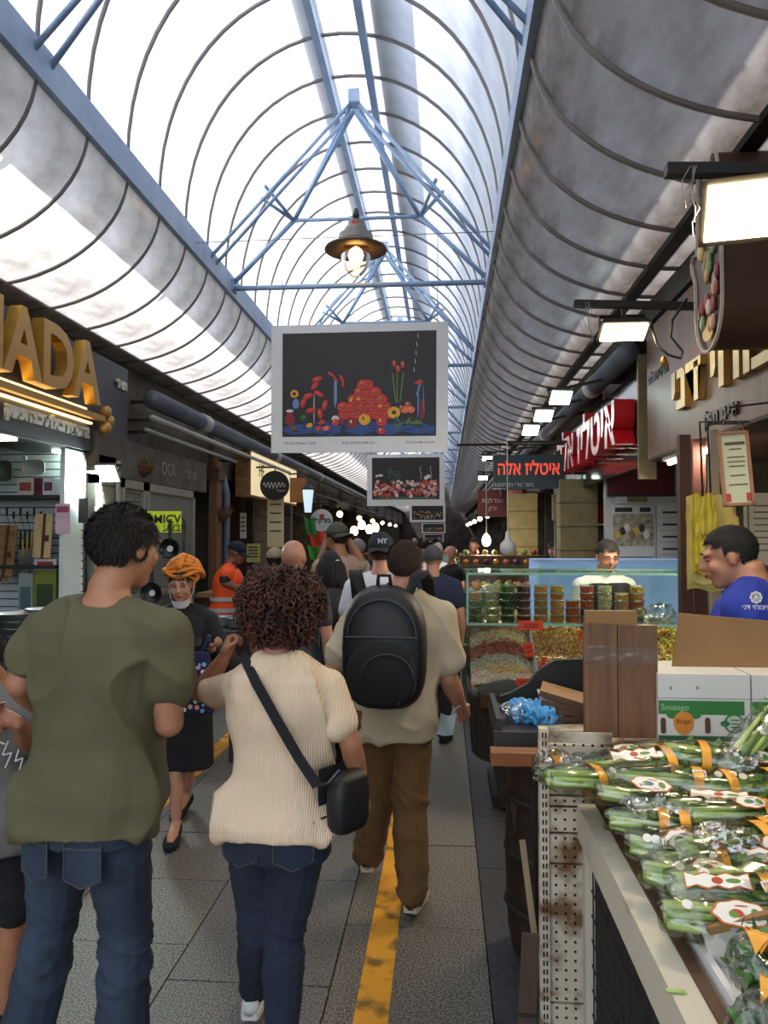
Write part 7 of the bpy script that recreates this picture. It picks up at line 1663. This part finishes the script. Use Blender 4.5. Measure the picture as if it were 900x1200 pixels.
MB().tube([(.03, 0, .16), (.05, .01, .2), (.07, .02, .24), (.06, .05, .25), (.03, .05, .2)], .014, 8).build('handle', m_tote, tb, True)
# ---------------------------------------------------------------- 5 boy at the edge of the picture
P5 = person('boy in grey T-shirt with white zigzag print and black shorts at the very edge', pX(-6, 2.62), 2.62, 1.40, 158, skin='#a87050',
    j={'elL': ('px', 34, 872, -.06), 'wrL': ('px', 22, 848, -.26), 'elR': ('px', -40, 872, 0), 'wrR': ('px', -14, 850, -.2), 'knL': ('px', 16, 1065, 0), 'anL': ('px', 6, 1185, .03)}, palm={'L': (0, .5, 1), 'Lf': (.9, .5, .5)},
    top=dict(mat=c_grey, sleeve=.7, off=.03, soff=.03, hem=.8, fold=.012), bottom=dict(kind='shorts', mat=c_black, off=.035, end=.49), shoes=dict(mat=c_black), head=(-10, 24, 0), hair=('short', h_dark, dict(n=4000)), vox=.008, bulk=1.04, curl=(.7, .9), faceparts=dict(closed=True, lips='#9a6050'))
T = P5['hT'] @ Matrix.Scale(P5['s'], 4)
kp = MB().rings([[T @ Vector((.07 * math.cos(p_) * math.cos(a), -.05 + .078 * math.cos(p_) * math.sin(a), .105 + .035 * math.sin(p_) - (.0))) for a in [2 * math.pi * k / 20 for k in range(20)]] for p_ in (0, .4, .8, 1.2, 1.5)]).build('skullcap', M('rust_knit', '#7a4436', .9), P5['root'], True)
MB().tube([T @ Vector((.071 * math.cos(a), -.05 + .079 * math.sin(a), .106)) for a in [2 * math.pi * k / 20 for k in range(21)]], .005, 6).build('skullcap_border', c_white, kp)
zz = MB()
for (a, b) in (((10, 868), (3, 885)), ((3, 885), (14, 882)), ((14, 882), (6, 900)), ((22, 878), (18, 892)), ((18, 892), (27, 888)), ((27, 888), (22, 905)), ((-4, 868), (6, 872))):
    zz.bar(wl_(P5, a[0], a[1], -.165), wl_(P5, b[0], b[1], -.165), .004)
zz.build('zigzag_print', c_white, P5['root'])
# ---------------------------------------------------------------- 6 worker in the orange vest
def simple(label, px, Y, h, face, skin='#a87a5e', topm=None, botm=None, **kw):
    kw.setdefault('vox', .014)
    return person(label, pX(px, Y), Y, h, face, skin=skin, top=kw.pop('top', dict(mat=topm or c_black, off=.02)), bottom=kw.pop('bottom', dict(kind='trousers', mat=botm or c_black, off=.014, cuff=.06)), shoes=kw.pop('shoes', dict(mat=c_black)), **kw)
P6 = simple('worker in orange reflective vest and navy cap reaching over a counter', 262, 8.0, 1.66, -80, '#7d523c', M('dark_plum_tee', '#33262c', .9), M('grey_work_trousers', '#5c554e', .9), vox=.011,
    j={'elR': ('px', 262, 683, -.2), 'wrR': ('px', 285, 692, -.15), 'elL': ('px', 275, 690, .2), 'wrL': ('px', 292, 692, .15)}, head=(0, 18, 0), faceparts=dict(lips='#6a4034'), lean=(0, .06))
mb = MB(); P6['trunk'](mb, .88, 1.44, .045, flare=.012); P6['traps'](mb, .03)
vest = link('vest', unify(mb, .011, 3, fold_fn('shirt', .008, 3)), M('hi_vis_orange', '#ff5a1e', .7, var=.05), P6['root'])
for z in (1.0, 1.12):
    MB().rings([oring(Vector((0, 0, z + dz)) * P6['s'] + P6['lz'](z), .226 * P6['s'], .176 * P6['s'], 28, 2.5) for dz in (-.022, .022)], cap=False).build('reflective_band', M('silver_tape', '#b9bbb8', .35), vest, True)
cap_hat(P6, c_navy2, 'front')
# ---------------------------------------------------------------- the crowd further down
P7 = simple('bald man seen from behind, just beyond the curly-haired woman', 343, 4.85, 1.70, -8, '#b07f66', M('dull_blue_tee', '#3c444e', .9), vox=.011)
P8 = simple('woman in black cap and black top with a dark backpack', 388, 5.6, 1.60, 22, '#a5765c', c_black, female=True, vox=.011, head=(15, 4, 0), hair=('long', h_black, dict(length=.2, n=500)))
cap_hat(P8, M('black_cap', '#101012', .8), 'front')
MB().box((0, -.128, .05), (.03, .004, .006), P8['hT']).build('cap_tab', c_white, P8['root'])
backpack('plain dark backpack on the woman in the black cap', pX(390, 5.42), 5.4, 1.16, .27, .38, .14, 22, det=False)
P9 = simple('man in backwards olive cap holding his raised arm to his head', 398, 6.7, 1.83, 40, '#9c6a50', M('faded_pink_tee', '#a88c80', .9), vox=.012,
    j={'elR': ('px', 424, 660, .1), 'wrR': ('px', 408, 632, .05), 'elL': ('px', 372, 675, .1), 'wrL': ('px', 380, 640, .1)}, head=(10, 8, 0), hair=('short', h_black, dict(n=1500)))
cap_hat(P9, M('olive_cap', '#4c5040', .9), 'back')
P10 = simple('grey-haired man in white T-shirt standing side-on under the warm lamps', 420, 9.6, 1.68, 70, '#b98a70', c_white, M('beige_trousers', '#8a8074', .9), hair=('short', h_grey, dict(n=1500)))
P11 = simple('man in white T-shirt wearing a navy cap with white letters', 446, 5.15, 1.735, 0, '#b5836a', c_white, c_navy2, vox=.011, hair=('short', h_brown, dict(n=1500)))
cp = cap_hat(P11, M('navy_cap', '#191c2c', .85), 'back')
T = P11['hT'] @ Matrix.Scale(P11['s'], 4)
me = text_mesh('NY', .045, .001, .002); o = link('cap_letters', me, c_white, cp); o.matrix_local = T @ frame((.02, -.128, .075), (1, 0, 0), (0, -.25, 1))
bk11 = backpack('black sling pack with a wide strap on the man in the navy cap', pX(440, 4.99), 4.96, 1.2, .26, .36, .12, 0, det=False, strap=1.2)
P12 = simple('man in grey knitted cap and navy T-shirt walking beside the nut stall', 507, 6.5, 1.64, -6, '#a97a62', c_navy, c_black, vox=.012, bulk=1.12)
T = P12['hT'] @ Matrix.Scale(P12['s'], 4)
hat = MB().rings([[T @ Vector((.087 * math.cos(p_) * math.cos(a), -.018 + .107 * math.cos(p_) * math.sin(a), .03 + .1 * math.sin(p_))) for a in [2 * math.pi * k / 20 for k in range(20)]] for p_ in (-.3, 0, .4, .8, 1.2, 1.5)]).build('knitted_cap', M('grey_knit', '#4a4a4c', .95), P12['root'], True)
MB().rings([[T @ Vector((.09 * math.cos(a), -.018 + .11 * math.sin(a), z)) for a in [2 * math.pi * k / 20 for k in range(20)]] for z in (-.005, .03)], cap=False).build('cap_band', M('dark_knit', '#3a3a3c', .95), hat, True)
P13 = simple('bald man in black T-shirt with a pale face mask facing back up the alley', 529, 9.7, 1.60, 120, '#b98468', c_black, vox=.012, j={'elL': ('px', 537, 690, -.1), 'wrL': ('px', 533, 712, -.15)}, faceparts=dict())
T = P13['hT'] @ Matrix.Scale(P13['s'], 4)
MB().grid(lambda u, v: T @ Vector(((.07 - .01 * v) * math.sin((u - .5) * 2.5), .02 + (.1 - .015 * v) * math.cos((u - .5) * 2.5), -.01 - .09 * v)), 14, 6).build('face_mask', M('mask_pale'), P13['root'], True)
P14 = simple('man in white shirt with a dark shoulder strap far along the alley', 513, 11.5, 1.62, 10, '#a97a62', c_white, c_black, hair=('short', h_grey, dict(n=800)))
MB().tube([(-.16, -.12, 1.42), (-.02, -.16, 1.22), (.14, -.15, 1.02)], .014, 6).build('shoulder_strap', c_black, P14['root'])
P15 = simple('dark-haired vendor in black T-shirt behind the fruit display', 557, 11.6, 1.70, 150, '#9c6c54', c_black, hair=('short', h_black, dict(n=1000)), faceparts=dict())
P16 = simple('dark-haired butcher in white coat and black vest looking down behind the nut case', 708, 5.8, 1.70, 196, '#a87a60', c_white, c_black, vox=.009, head=(-8, 20, 0), hair=('short', h_black, dict(n=4000, length=.014, vol=.008, front=.07)), faceparts=dict(closed=True, lips='#9a5a4c', brow='#16100c'), bulk=1.05)
mb = MB(); P16['trunk'](mb, .9, 1.42, .036); link('vest', unify(mb, .011, 3), c_black, P16['root'])
P17 = person('man in royal blue T-shirt with white sleeve emblem bending behind the cartons', pX(906, 3.2), 3.2, 1.82, 56, skin='#b27c5e',
    j={'elL': ('px', 893, 750, -.14), 'wrL': ('px', 860, 780, -.05), 'elR': ('px', 860, 740, .3), 'wrR': ('px', 845, 770, .2)}, top=dict(mat=c_blue, sleeve=.8, off=.02, soff=.024, fold=.012), bottom=dict(kind='trousers', mat=c_black, off=.014), shoes=dict(mat=c_black),
    head=(22, 16, 0), hair=('short', h_black, dict(n=7000, length=.012, vol=.007, nape=-.04, front=.075, low=-.01)), vox=.008, lean=(0, .08), bulk=1.06, headup=-.05, faceparts=dict(closed=True, lips='#9a5a4c', brow='#16100c'))
p = wl_(P17, 886, 700, -.29)
Te = Matrix.Translation(p) @ (Matrix.Rotation(-R(56), 4, 'Z') @ frame((0, 0, 0), (1, 0, 0), (0, .12, 1)))
mb = MB()
for k in range(8): a = k * math.pi / 4; mb.disc((.014 * math.cos(a), .014 * math.sin(a)), .009, 10, Te)
mb.disc((0, 0), .016, 12, Te); mb.build('sleeve_emblem', c_white, P17['root'])
link('sleeve_lettering', text_mesh(heb('פיצוחי דני'), .026, .0005), c_white, P17['root'], mx=Te @ Matrix.Translation((.0, -.036, 0)))
P18 = simple('small figure in pale shirt standing by the utility pole beyond the butcher case', 650, 9.3, 1.66, 170, '#9c6c54', c_white, vox=.016, hair=('short', h_black, dict(n=500)), faceparts=dict())
P19 = simple('person in beige cap and dark hair beyond the bald man', 322, 7.2, 1.60, 10, '#a5765c', M('tan_shirt', '#8a7a64', .9), vox=.016, hair=('short', h_black, dict(n=800)))
cap_hat(P19, M('beige_cap', '#a89478', .9), 'front')
g = rnd(77)
far = [(470, 13.5, 'dark jacket, first'), (497, 15.5, 'grey shirt'), (486, 18, 'white shirt'), (510, 20, 'black shirt'), (500, 24, 'navy shirt'), (478, 26, 'tan shirt'), (515, 30, 'dark shirt, last')]
for k, (px, Y, d) in enumerate(far):
    simple('distant shopper in %s of the far crowd' % d if ',' in d else 'distant shopper in %s in the far crowd' % d, px, Y, 1.6 + .03 * (k % 4), g.choice((0, 10, -15, 180)), '#a5765c', [c_black2, c_grey, c_white, c_black, c_navy, M('tan_shirt'), c_navy2][k], vox=.022, group='far crowd', hair=('short', [h_black, h_brown, h_grey, h_dark][k % 4], dict(n=300)))
bpy.data.scenes.remove(TMP)
